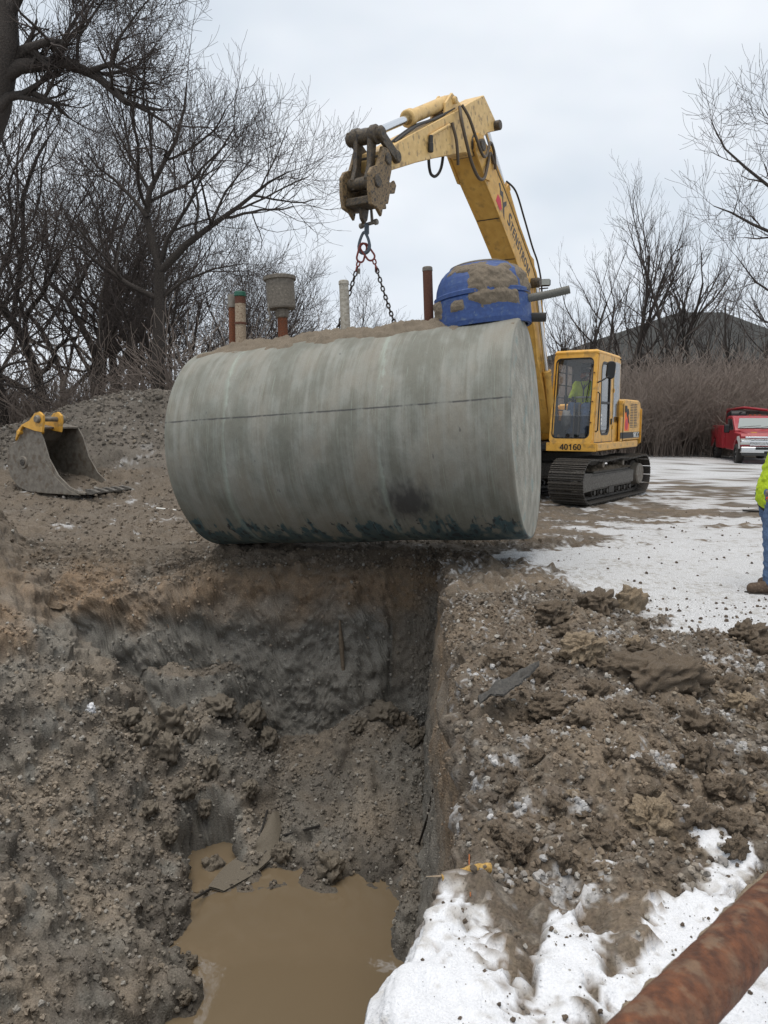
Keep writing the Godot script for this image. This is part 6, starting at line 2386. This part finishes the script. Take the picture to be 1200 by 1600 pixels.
# ------------------------------------------------------------------ the red service truck (z forward, x its left)
func build_truck():
	var t := thing("service_truck", "red service pickup truck with chrome grille and tool body parked on the snow", "truck", Vector3(15.5, -0.05, -31.4), -14.8)
	var b := B.new()
	# lower body: wings, bonnet
	b.prism(poly([3.0, 0.62, 3.02, 1.12, 2.9, 1.22, 1.55, 1.28, 1.5, 0.55, 1.62, 0.5, 1.7, 0.72, 1.95, 0.95, 2.3, 0.98, 2.6, 0.85, 2.72, 0.62]), side(0), 1.94, 0.05)
	var hood := obj("front_wings", b, M.red, t)
	b = B.new()
	b.prism(poly([3.0, 1.14, 2.92, 1.24, 1.55, 1.34, 1.55, 1.26]), side(0), 1.5, 0.03)
	obj("bonnet", b, M.red, t)
	# white salt spray on the wing behind the wheel arch
	b = B.new()
	b.prism(poly([2.98, 0.64, 2.99, 1.0, 2.7, 1.14, 2.3, 1.10, 2.32, 1.0, 2.6, 0.87, 2.72, 0.64]), side(-0.972), 0.006)
	obj("salt_stain", b, M.white_grime, hood)
	# cab
	b = B.new()
	b.prism(poly([1.55, 0.52, 1.55, 1.34, 0.95, 1.86, 0.7, 1.93, -0.1, 1.93, -0.22, 1.86, -0.3, 1.30, -0.3, 0.52]), side(0), 1.86, 0.06)
	var cab := obj("cab", b, M.red, t)
	var wy := Vector3(0, 0.655, -0.756)
	b = B.new()
	b.prism(poly([-0.80, -0.30, 0.80, -0.30, 0.68, 0.32, -0.68, 0.32]), Transform3D(Basis(Vector3(1, 0, 0), wy, Vector3(0, 0.756, 0.655)), Vector3(0, 1.62, 1.262)), 0.012, 0.003)
	obj("windshield", b, mat(Color(0.36, 0.42, 0.43), 0.06), cab)
	for s in [-1.0, 1.0]:
		b = B.new()
		b.prism(poly([1.38, 1.36, 0.92, 1.80, 0.0, 1.82, -0.12, 1.36]), side(s * 0.932), 0.012, 0.003)
		obj("side_window", b, mat(Color(0.16, 0.17, 0.18), 0.08), cab)
		b = B.new()
		b.box(Vector3(s * 1.16, 1.40, 1.20), Vector3(0.22, 0.34, 0.10), 0.04)
		b.box(Vector3(s * 1.02, 1.36, 1.2), Vector3(0.14, 0.05, 0.05), 0.01)
		obj("mirror", b, M.black, t)
		b = B.new()
		b.box(Vector3(s * 0.78, 0.98, 3.005), Vector3(0.36, 0.10, 0.07), 0.02)
		b.box(Vector3(s * 0.80, 0.85, 3.005), Vector3(0.34, 0.11, 0.07), 0.02)
		obj("headlight", b, mat(Color(0.72, 0.72, 0.70), 0.15), t)
	for i in 3:
		b = B.new()
		b.box(Vector3(-0.02 + 0.18 * (i - 1), 1.955, 0.62), Vector3(0.09, 0.035, 0.06), 0.012)
		obj("cab_lamp", b, mat(Color(0.70, 0.30, 0.10), 0.4), t)
	b = B.new()
	b.tube(PackedVector3Array([Vector3(-0.75, 1.46, 1.52), Vector3(-0.3, 1.50, 1.49), Vector3(0.05, 1.52, 1.46)]), PackedFloat32Array([0.012, 0.012, 0.01]), 6)
	b.tube(PackedVector3Array([Vector3(0.05, 1.45, 1.53), Vector3(0.4, 1.50, 1.49), Vector3(0.7, 1.52, 1.46)]), PackedFloat32Array([0.012, 0.012, 0.01]), 6)
	obj("wiper", b, M.black, t)
	# grille, bumper
	b = B.new()
	b.box(Vector3(0, 0.95, 2.99), Vector3(1.30, 0.34, 0.05), 0.01)
	obj("grille", b, M.black, t)
	for e in [[1.08, 1.62, 0.07], [0.925, 1.9, 0.085], [0.79, 1.3, 0.05], [1.0, 1.3, 0.03], [0.86, 1.3, 0.03]]:
		b = B.new()
		b.box(Vector3(0, e[0], 3.03), Vector3(e[1], e[2], 0.05), 0.015)
		obj("chrome_bar", b, M.chrome, t)
	b = B.new()
	b.box(Vector3(0, 0.60, 3.10), Vector3(1.98, 0.27, 0.20), 0.06)
	obj("bumper", b, M.chrome, t)
	b = B.new()
	b.box(Vector3(0, 0.66, 3.195), Vector3(0.92, 0.10, 0.03), 0.01)
	b.box(Vector3(0, 0.52, 3.195), Vector3(0.3, 0.08, 0.03), 0.01)
	obj("bumper_slot", b, M.black, t)
	b = B.new()
	b.box(Vector3(0, 0.44, 3.05), Vector3(1.86, 0.14, 0.14), 0.04)
	obj("air_dam", b, mat(Color(0.30, 0.30, 0.30), 0.8), t)
	for e in [[-0.42, 1.262, 2.55], [0.38, 1.262, 2.6]]:
		b = B.new()
		b.box(Vector3(e[0], e[1], e[2]), Vector3(0.22, 0.035, 0.16), 0.012)
		obj("glove" if e[0] < 0 else "rag", b, mat(Color(0.80, 0.66, 0.22), 0.9), t)
	# service body with tool lockers
	b = B.new()
	b.box(Vector3(0, 0.78, -1.75), Vector3(1.2, 0.30, 2.9), 0.03)
	obj("bed_floor", b, M.black, t)
	for s in [-1.0, 1.0]:
		b = B.new()
		b.prism(poly([-0.38, 0.56, -0.38, 1.52, -3.2, 1.52, -3.2, 0.56, -2.75, 0.56, -2.6, 0.92, -2.3, 1.0, -1.95, 0.94, -1.8, 0.56]), side(s * 0.84), 0.42, 0.02)
		var lk := obj("tool_locker", b, M.red, t)
		for z in [-0.75, -1.42, -2.3, -2.9]:
			var d := B.new()
			d.box(Vector3(s * 1.056, 1.18 if z < -1.9 and z > -2.6 else 1.05, z), Vector3(0.014, 0.32 if z < -1.9 and z > -2.6 else 0.72, 0.5), 0.005)
			obj("locker_door", d, M.red, lk)
	# machinery and rack behind the cab
	b = B.new()
	b.box(Vector3(-0.45, 1.78, -1.0), Vector3(0.62, 0.62, 0.7), 0.06)
	b.cyl(Vector3(-0.75, 1.95, -0.55), Vector3(-0.15, 1.95, -0.55), 0.2, 0.2, 18, true, 0.03)
	obj("compressor", b, M.black, t)
	b = B.new()
	b.tube(PackedVector3Array([Vector3(-0.6, 1.5, -1.9), Vector3(-0.6, 2.2, -1.9), Vector3(-0.2, 2.28, -0.6), Vector3(0.5, 2.16, 0.4)]), PackedFloat32Array([0.09, 0.08, 0.06, 0.05]), 8, false, true)
	obj("crane_arm", b, M.red, t)
	b = B.new()
	for y in [2.02, 2.14]: b.box(Vector3(0.1, y, -0.6), Vector3(1.7, 0.05, 0.06), 0.01)
	for x in [-0.8, 0.8]: b.box(Vector3(x, 1.8, -0.6), Vector3(0.06, 0.6, 0.06), 0.01)
	for x in [-0.4, -0.1, 0.25, 0.6]: b.box(Vector3(x, 2.08, -1.0), Vector3(0.05, 0.04, 2.0), 0.01)
	obj("ladder_rack", b, M.black, t)
	# wheels
	for s in [-1.0, 1.0]:
		for z in [2.2, -2.28]:
			var wn := group_node("wheel", t)
			var x = s * (0.86 if z > 0 else 0.90)
			b = B.new()
			b.lathe(poly([0.24, -0.13, 0.37, -0.13, 0.405, -0.09, 0.41, 0.0, 0.405, 0.09, 0.37, 0.13, 0.24, 0.13]), Transform3D(Basis(Vector3(0, 1, 0), Vector3(1, 0, 0), Vector3(0, 0, -1)), Vector3(x, 0.41, z)), 28)
			obj("tyre", b, M.rubber, wn)
			b = B.new()
			b.cyl(Vector3(x - 0.1, 0.41, z), Vector3(x + 0.1, 0.41, z), 0.245, 0.245, 24, true, 0.02)
			obj("rim", b, mat(Color(0.60, 0.60, 0.60), 0.4, 0.6), wn)
			b = B.new()
			b.cyl(Vector3(x, 0.41, z), Vector3(x + s * 0.14, 0.41, z), 0.08, 0.07, 14, true, 0.01)
			for i in 8:
				var a := TAU * i / 8.0
				b.cyl(Vector3(x + s * 0.09, 0.41 + cos(a) * 0.17, z + sin(a) * 0.17), Vector3(x + s * 0.108, 0.41 + cos(a) * 0.17, z + sin(a) * 0.17), 0.035, 0.035, 10)
			obj("hub", b, M.black, wn)

# ------------------------------------------------------------------ rusty pipe rail beside the photographer
func build_rail():
	var bs := Basis(Vector3(1, 0, 0), deg_to_rad(PITCH))
	var a := CAM + bs * Vector3(0.381, -0.69, -1.0)
	var c := CAM + bs * Vector3(0.655, -0.675, -1.25)
	var d := (c - a).normalized()
	var p0 := a - d * 1.15
	var p1 := a + d * 1.9
	var t := thing("pipe_rail", "thick rusty steel pipe rail crusted with soil along the snow", "rail", Vector3.ZERO)
	var f := fnl(801, 14.0, 4)
	var pts := PackedVector3Array()
	var rr := PackedFloat32Array()
	for i in 121:
		var q := p0.lerp(p1, i / 120.0)
		pts.append(q)
		rr.append(0.044)
	var b := B.new()
	b.tube(pts, rr, 48, false, true)
	for i in b.v.size(): b.v[i] += b.n[i] * f.get_noise_3dv(b.v[i]) * 0.0025
	var rust := tri_mat(tex(805, Color(0.21, 0.135, 0.105), Color(0.50, 0.315, 0.205), 0.012, 6, Color(0.47, 0.40, 0.33, 0.75), 0.006, 0.56, 1024), 0.92, 2.6, bump(806, 0.04, 5, 10.0, 1024), 0.9)
	obj("rail_pipe", b, rust, t)
	var side_v := d.cross(Vector3.UP).normalized()
	var surf := func(u, v):
		var an := lerpf(-1.9, 0.9, v)
		var e: Vector3 = Vector3.UP * sin(an) - side_v * cos(an)
		return [p0.lerp(p1, lerpf(0.30, 0.72, u)) + e * 0.0445, e]
	var o := obj("caked_soil", caked(surf, 220, 50, 0.007, 811, -0.05, 16.0), M.clod_pale, t)
	tag(o, "", "", "", "stuff")
	for q in [p0 + d * 0.06, p1 - d * 0.06]:
		b = B.new()
		var gy := ground_y(q.x, q.z)
		b.cyl(Vector3(q.x, gy - 0.3, q.z), q - Vector3(0, 0.03, 0), 0.052, 0.052, 20)
		obj("post", b, rust, t)

# ------------------------------------------------------------------ clods and rubbish
func on_ground(px: float, py: float, guess := 0.0) -> Vector3:
	# walk the ray down to the built ground
	var r := ray(px, py)
	var s := 1.2
	var p := CAM
	while s < 40.0:
		p = CAM + r * s
		if p.y < ground_y(p.x, p.z): return p
		s += 0.02
	return at_y(px, py, guess)

func clod(called: String, label: String, px: float, py: float, w: float, h: float, m: Material, seed_: int, group := "", yaw := 0.0, rough := 0.26, sink := 0.3):
	# w, h in pixels of the photograph at the place where it lies
	var p := on_ground(px, py + h * 0.4)
	var mpp := (p - CAM).dot(Basis(Vector3(1, 0, 0), deg_to_rad(PITCH)) * Vector3(0, 0, -1)) / FPX
	var size := Vector3(w * mpp, h * mpp * 1.15, w * mpp * 0.75)
	var b := B.new()
	b.rock(Vector3.ZERO, size, seed_, 40 if w > 55.0 else 22, rough)
	# broken faces: fine roughness pushed along the normals
	var f := fnl(seed_ + 5, 5.0 / maxf(size.x, 0.05), 4)
	var ch := cell(seed_ + 6, 2.6 / maxf(size.x, 0.05))
	var fine := fnl(seed_ + 7, 28.0, 4)
	var crumb := cell(seed_ + 8, 34.0)
	for i in b.v.size():
		var q := b.v[i]
		b.v[i] = q + b.n[i] * (f.get_noise_3dv(q) * 0.07 + (-ch.get_noise_3dv(q) - 0.5) * 0.07) * size.y + b.n[i] * (fine.get_noise_3dv(q) * 0.012 + (-crumb.get_noise_3dv(q) - 0.5) * 0.012)
	smooth_normals(b)
	var o := obj(called, b, m)
	o.position = p + Vector3(0, size.y * (0.5 - sink), 0)
	o.rotation_degrees = Vector3(0, yaw, 0)
	tag(o, label, "clod", group)

func build_debris():
	var g := "frozen soil clods on the bank"
	clod("soil_clod", "broad flat slab of frozen brown soil, the biggest on the bank", 1025, 1045, 145, 56, M.clod, 901, g, 8, 0.2, 0.3)
	clod("soil_clod", "pale tan rounded clod lying beside the snow edge, flat on top", 915, 1008, 66, 40, M.clod_pale, 902, g, 30)
	clod("soil_clod", "dark clod dusted with snow at the edge of the snow field", 932, 940, 66, 38, M.clod, 903, g, 70)
	clod("soil_clod", "tan grassy clod touching the dark snow-dusted clod", 984, 936, 46, 40, M.clod_pale, 904, g, 20)
	clod("soil_clod", "smooth brown clod between the pit edge and the snow-dusted clod", 866, 955, 62, 34, M.clod, 905, g, 50)
	clod("soil_clod", "pale angular stone-like clod alone on the loose dirt near the snow bank", 1022, 1275, 70, 50, M.clod_pale, 906, g, 15, 0.34)
	clod("soil_clod", "crumbly clod half covered by snow behind the slab", 1168, 988, 60, 34, M.clod, 907, g, 33)
	clod("soil_clod", "low clod next to the torn black liner", 862, 1098, 64, 30, M.clod, 908, g, 12)
	clod("soil_clod", "round clod crumbling on the dirt below the slab", 1088, 1180, 58, 44, M.clod, 909, g, 52, 0.3)
	for e in [[808, 1040, 40, 22], [845, 1055, 34, 24], [880, 985, 30, 20], [935, 1075, 44, 26], [905, 1120, 36, 22], [985, 1110, 40, 22], [1140, 1070, 44, 30], [1180, 1110, 46, 34], [1120, 1130, 34, 26], [1150, 1225, 40, 28], [960, 1180, 34, 24], [1090, 1270, 44, 34], [1000, 975, 28, 18],
			[870, 1255, 34, 26], [930, 1300, 30, 24], [1185, 1190, 36, 30], [780, 1080, 26, 16], [1060, 1220, 30, 22], [840, 1180, 28, 20], [1150, 1320, 36, 28], [880, 1340, 34, 26], [800, 1230, 26, 20], [1195, 1010, 40, 26], [955, 1040, 34, 20]]:
		clod("soil_clod", "small crumbly lump of frozen soil in the loose dirt of the bank", e[0], e[1], e[2], e[3], M.clod, int(e[0] + e[1]), "small lumps in the dirt of the bank", e[0] * 3.0, 0.3)
	var rr0 := rg(990)
	for i in 42:
		var px := rr0.randf_range(760, 1215)
		var py := rr0.randf_range(1000, 1350)
		if px < 760 + (1350 - py) * 0.05: continue
		var w0 := lerpf(16.0, 60.0, pow(rr0.randf(), 2.0)) * lerpf(0.7, 1.2, (py - 1000) / 350.0)
		clod("soil_clod", "small crumbly lump of frozen soil in the loose dirt of the bank", px, py, w0, w0 * rr0.randf_range(0.5, 0.75), M.clod if rr0.randf() < 0.75 else M.clod_pale, 2000 + i, "small lumps in the dirt of the bank", rr0.randf() * 360.0, 0.34, 0.36)
	clod("clay_lump", "round grey clay lump sitting in the small puddle", 333, 1352, 34, 36, M.clod_grey, 931, "", 0, 0.22)
	for e in [[140, 1108, 18, 16], [270, 1120, 46, 40], [228, 1140, 36, 26], [262, 1165, 34, 34], [330, 1195, 30, 26], [300, 1140, 26, 22], [205, 1118, 30, 20], [345, 1100, 44, 22], [395, 1115, 40, 30], [420, 1150, 30, 26], [100, 1150, 34, 22], [165, 1180, 28, 20], [290, 1230, 30, 24], [320, 1260, 24, 20], [265, 1300, 24, 20], [235, 1260, 26, 20], [600, 1110, 50, 26], [650, 1150, 30, 20], [560, 1130, 28, 18], [515, 1350, 44, 40], [440, 1330, 30, 26], [390, 1230, 26, 20], [300, 1500, 16, 14], [290, 1555, 20, 18]]:
		if e[0] == 140: continue
		clod("clay_lump", "grey-brown lump of soil fallen into the excavation", e[0], e[1], e[2], e[3], M.clod_grey, int(e[0] * 2 + e[1]), "lumps fallen into the excavation", e[0] * 2.0, 0.3)
	clod("foam_chunk", "bright white chunk on the slope inside the excavation", 141, 1106, 15, 14, M.snow, 941)
	clod("foam_chunk", "bright white chip on the bank below the torn liner", 897, 1128, 12, 14, M.snow, 942)
	# torn black liner on the bank
	var p := on_ground(795, 1105)
	var t := thing("torn_liner", "torn piece of black sheeting on the edge of the bank", "sheeting", p)
	var b := B.new()
	var f := fnl(951, 4.0, 4)
	var nu := 40
	var nv := 10
	for side_ in [0.0, 0.008]:
		var base := b.v.size()
		for j in nv + 1:
			for i in nu + 1:
				var u := float(i) / nu
				var v := float(j) / nv
				var wdt := 0.10 * (0.35 + 0.9 * sin(PI * clampf(u * 0.9 + 0.08, 0.0, 1.0))) * (1.0 + 0.5 * f.get_noise_2d(u * 0.9, 3.0))
				var q := Vector3((u - 0.5) * 0.36, 0.06 + 0.10 * u + side_, (v - 0.5) * wdt * 1.6 - (u - 0.5) * 0.25)
				q.y += 0.045 * sin(v * PI) + 0.03 * f.get_noise_2d(u * 0.7, v * 0.4) + (0.03 if v > 0.8 else 0.0)
				b.v.append(q)
				b.n.append(Vector3.UP)
		for j in nv:
			for i in nu:
				var a := base + j * (nu + 1) + i
				b.idx.append_array(PackedInt32Array([a, a + 1, a + nu + 2, a, a + nu + 2, a + nu + 1]))
	smooth_normals(b)
	obj("sheet", b, tri_mat(tex(953, Color(0.15, 0.15, 0.15), Color(0.36, 0.345, 0.32), 0.03, 5), 0.8, 4.0), t)
	# splintered root sticking out of the near wall
	b = B.new()
	var s0 := at_depth(766, 1356, 2.56)
	var s1 := at_depth(690, 1369, 2.52)
	var pts := PackedVector3Array()
	var rr := PackedFloat32Array()
	for i in 15:
		var u := i / 14.0
		pts.append(s0.lerp(s1, u) + Vector3(0, 0.006 * sin(u * 5.0), 0))
		rr.append(lerpf(0.017, 0.011, u) + 0.002 * sin(i * 2.3))
	b.tube(pts, rr, 9, false, true)
	var root := obj("broken_root", b, tri_mat(tex(955, Color(0.52, 0.40, 0.20), Color(0.80, 0.67, 0.40), 0.04, 5, Color(0.36, 0.27, 0.17, 0.6), 0.03, 0.62, 256), 0.9, 8.0))
	tag(root, "short yellow broken root jutting from the wall over the water", "root")
	for k in 5:
		b = B.new()
		b.tube(PackedVector3Array([s1, s1 + Vector3(-0.03 - 0.006 * k, -0.012 + 0.006 * k, 0.01 * (k - 2))]), PackedFloat32Array([0.004, 0.001]), 5)
		obj("splinter", b, M.pipe_dirty, root)
	# fine roots hanging from the walls
	var roots := [
		[[262, 915, 255, 940, 258, 965, 268, 990, 263, 1022], -9.15, 0.007, "pale thin root hanging down the brown upper wall", Color(0.66, 0.49, 0.33)],
		[[283, 905, 282, 935, 280, 970], -9.2, 0.006, "short reddish root hanging beside the pale one", Color(0.52, 0.34, 0.21)],
		[[735, 1300, 733, 1345, 735, 1400], -2.9, 0.0035, "upright reddish rootlet crossing the yellow broken root", Color(0.60, 0.36, 0.20)],
	]
	for e in roots:
		var rp := PackedVector3Array()
		var r2 := PackedFloat32Array()
		var arr: Array = e[0]
		for i in range(0, arr.size(), 2):
			var hit := on_ground(arr[i], arr[i + 1])
			rp.append(hit - ray(arr[i], arr[i + 1]).normalized() * 0.03)
			r2.append(lerpf(e[2], e[2] * 0.4, float(i) / arr.size()))
		b = B.new()
		b.tube(rp, r2, 6, false, true)
		tag(obj("root", b, mat(e[4], 0.9)), e[3], "root")
	# long dark root down the sand at the foot of the wall
	b = B.new()
	var rp2 := PackedVector3Array()
	var r3 := PackedFloat32Array()
	for e in [[697, 1172], [688, 1205], [676, 1240], [668, 1280], [655, 1320], [636, 1348], [622, 1355]]:
		rp2.append(on_ground(e[0], e[1]) + Vector3(0, 0.015, 0)); r3.append(0.012)
	b.tube(rp2, r3, 7, false, true)
	tag(obj("root", b, mat(Color(0.17, 0.145, 0.12), 0.9)), "long dark root lying down the sand beside the far wall", "root")
	# splinter of wood pressed into the far wall
	b = B.new()
	var w0 := on_ground(531, 968) + Vector3(0, 0, 0.02)
	var w1 := on_ground(538, 1072) + Vector3(0, 0, 0.02)
	b.tube(PackedVector3Array([w0, w0.lerp(w1, 0.35), w0.lerp(w1, 0.7), w1]), PackedFloat32Array([0.01, 0.032, 0.022, 0.008]), 8, false, true)
	tag(obj("wood_splinter", b, tri_mat(tex(957, Color(0.30, 0.26, 0.22), Color(0.50, 0.45, 0.38), 0.03, 4, Color(0, 0, 0, 0), 0.01, 0.6, 256), 0.9, 3.0)), "grey splinter of wood stuck upright against the far wall", "wood")
	# black strips at the water: a bent hoop and a straight slat
	b = B.new()
	rp2 = PackedVector3Array(); r3 = PackedFloat32Array()
	for e in [[418, 1270], [410, 1298], [395, 1328], [372, 1358], [345, 1384], [305, 1408]]:
		rp2.append(on_ground(e[0], e[1]) + Vector3(0, 0.03, 0)); r3.append(0.012)
	b.tube(rp2, r3, 7, false, true)
	tag(obj("bent_strip", b, M.rubber), "thin black strip curving down between the two pools", "strip")
	# the sheet whose edge the strip is: grey with silt, sloping between the two pools
	var ea := [[416, 1292], [408, 1310], [394, 1332], [375, 1354], [350, 1376], [325, 1394]]
	var eb := [[436, 1282], [440, 1306], [434, 1330], [420, 1352], [394, 1374], [350, 1396]]
	b = B.new()
	var rows := []
	for lay in 2:
		for i in 6:
			var pa := on_ground(ea[i][0], ea[i][1])
			var pb := on_ground(eb[i][0], eb[i][1])
			pa.y = maxf(pa.y, WATER_Y) + 0.05 - 0.02 * lay
			pb.y = maxf(pb.y, WATER_Y) + 0.10 - 0.016 * i - 0.02 * lay
			for j in 5:
				var v := j / 4.0
				b.v.append(pa.lerp(pb, v) + Vector3(0, 0.05 * sin(PI * v) * (1.0 - i / 6.0), 0))
				b.n.append(Vector3.UP)
	for lay in 2:
		for i in 5:
			for j in 4:
				var q4 := lay * 30 + i * 5 + j
				b.idx.append_array(PackedInt32Array([q4, q4 + 1, q4 + 6, q4, q4 + 6, q4 + 5]))
	smooth_normals(b)
	tag(obj("silted_sheet", b, tri_mat(tex(959, Color(0.33, 0.305, 0.265), Color(0.47, 0.44, 0.39), 0.05, 5), 0.8, 2.5, bump(9, 0.06, 5, 8.0), 0.6)), "smooth grey silted sheet edged by the thin black strip between the pools", "sheeting")
	b = B.new()
	var k0 := on_ground(440, 1308) + Vector3(0, 0.02, 0)
	var k1 := on_ground(500, 1293) + Vector3(0, 0.03, 0)
	var kd := (k1 - k0)
	b.box((k0 + k1) * 0.5, Vector3(kd.length(), 0.014, 0.07), 0.003, Basis(kd.normalized(), kd.normalized().cross(Vector3(0, 0.4, 1)).normalized() * -1.0, kd.normalized().cross(kd.normalized().cross(Vector3(0, 0.4, 1)).normalized() * -1.0)))
	tag(obj("black_slat", b, M.rubber), "straight black slat lying on the sand above the pool", "slat")
	# small stick things on the ground far left and the rod on the snow
	b = B.new()
	var q0 := on_ground(245, 796) + Vector3(0, 0.02, 0)
	var q1 := on_ground(275, 799) + Vector3(0, 0.02, 0)
	b.tube(PackedVector3Array([q0, q1]), PackedFloat32Array([0.014, 0.014]), 7, false, true)
	tag(obj("white_stick", b, M.decal_white), "short white stick on the dirt in front of the spoil heap", "stick")
	b = B.new()
	q0 = on_ground(1160, 800) + Vector3(0, 0.03, 0)
	q1 = on_ground(1215, 803) + Vector3(0, 0.03, 0)
	b.tube(PackedVector3Array([q0, q1]), PackedFloat32Array([0.02, 0.02]), 8, false, true)
	tag(obj("dark_rod", b, M.rubber), "dark straight rod lying on the snow behind the standing person", "rod")

func wall_vertex(r: RandomNumberGenerator, z: Array) -> int:
	# a vertex of the cut walls, which are steep: picked by grid line, not by plan area
	var i0 := gx.bsearch(z[0])
	var i1 := gx.bsearch(z[1])
	var j0 := 0
	while gz[j0] > z[2]: j0 += 1
	var j1 := j0
	while gz[j1] > z[3]: j1 += 1
	return r.randi_range(j0, j1) * gx.size() + r.randi_range(i0, mini(i1, gx.size() - 1))

func facets(b: B) -> B:
	var o := B.new()
	for i in range(0, b.idx.size(), 3):
		var p := b.v[b.idx[i]]
		var q := b.v[b.idx[i + 1]]
		var r := b.v[b.idx[i + 2]]
		if (q - p).cross(r - p).length() < 1e-7: continue
		o.flat(p, q, r, p + q + r)
	return o

func smooth_normals(b: B):
	for i in b.n.size(): b.n[i] = Vector3.ZERO
	for i in range(0, b.idx.size(), 3):
		var m := -(b.v[b.idx[i + 1]] - b.v[b.idx[i]]).cross(b.v[b.idx[i + 2]] - b.v[b.idx[i]])
		for k in 3: b.n[b.idx[i + k]] += m
	for i in b.n.size(): b.n[i] = b.n[i].normalized() if b.n[i].length() > 0 else Vector3.UP

# ------------------------------------------------------------------ crumbs of soil and stones
func build_pebbles():
	var shapes := []
	for k in 4:
		var b := B.new()
		b.rock(Vector3.ZERO, Vector3(1.0, 0.72, 0.9), 1001 + k, 4, 0.42)
		shapes.append(facets(b).mesh())
	var r := rg(1010)
	# [x0, x1, z0, z1, count, smallest, largest, label]
	var zones := [
		[0.3, 3.6, -2.3, -6.6, 60000, 0.004, 0.036, "loose crumbs of soil and small stones on the bank"],
		[-5.0, -0.9, -3.2, -8.4, 32000, 0.007, 0.055, "loose crumbs of soil on the slope inside the excavation"],
		[-3.2, 0.7, -5.7, -9.2, 24000, 0.007, 0.05, "loose gravelly soil at the foot of the far wall"],
		[-9.0, 2.0, -9.6, -15.0, 11000, 0.012, 0.07, "scattered crumbs of soil on the ground before the spoil heap"],
		[0.8, 9.0, -6.5, -14.0, 900, 0.008, 0.04, "dark crumbs of soil scattered on the snow field"],
		[-10.0, -1.5, -14.5, -18.0, 9000, 0.015, 0.10, "loose lumps of soil on the spoil heap"],
		[0.1, 2.4, -1.5, -2.6, 1500, 0.003, 0.018, "crumbs of soil on the old snow at the edge"],
		[-4.6, 0.0, -8.55, -9.25, 9000, 0.006, 0.04, "crumbs of soil stuck in the far wall of the excavation", 1],
		[-0.5, 0.02, -2.6, -9.0, 4000, 0.005, 0.03, "crumbs of soil stuck in the side wall of the excavation", 1],
	]
	for z in zones:
		var wall: bool = z.size() > 8
		for k in 4:
			var xf := []
			var cols := []
			for i in int(z[4] / 4):
				var x := r.randf_range(z[0], z[1])
				var zz := r.randf_range(z[3], z[2])
				var g := ground_index(x, zz)
				if wall: g = wall_vertex(r, z)
				var p := gp[g] + Vector3(r.randf_range(-0.015, 0.015), 0, r.randf_range(-0.015, 0.015))
				if p.y < WATER_Y + 0.01: continue
				if gsnow[g] > 0.4 and r.randf() < 0.94 and z[4] > 2000: continue
				var u := r.randf()
				var s: float = lerpf(z[5], z[6], pow(u, 5.0))
				if gn[g].y < 0.35 and not wall: s *= 0.5
				var bs := Basis.from_euler(Vector3(r.randf() * TAU, r.randf() * TAU, r.randf() * TAU)).scaled(Vector3.ONE * s)
				xf.append(Transform3D(bs, p + gn[g] * s * 0.2))
				var c := gc[g]
				if gsnow[g] > 0.4: c = Color(0.12, 0.09, 0.065)
				var q := r.randf()
				if q < 0.07: c = Color(0.50, 0.475, 0.43)
				elif q < 0.12: c = Color(0.34, 0.285, 0.22)
				else: c = c * r.randf_range(0.8, 1.5)
				c.a = 1.0
				cols.append(c)
			var mm := MultiMesh.new()
			mm.transform_format = MultiMesh.TRANSFORM_3D
			mm.use_colors = true
			mm.mesh = shapes[k]
			mm.instance_count = xf.size()
			for i in xf.size():
				mm.set_instance_transform(i, xf[i])
				mm.set_instance_color(i, cols[i])
			var o := MultiMeshInstance3D.new()
			o.name = numbered("crumbs_of_soil")
			o.multimesh = mm
			o.material_override = M.pebble
			add_child(o)
			tag(o, z[7], "soil", "", "stuff")
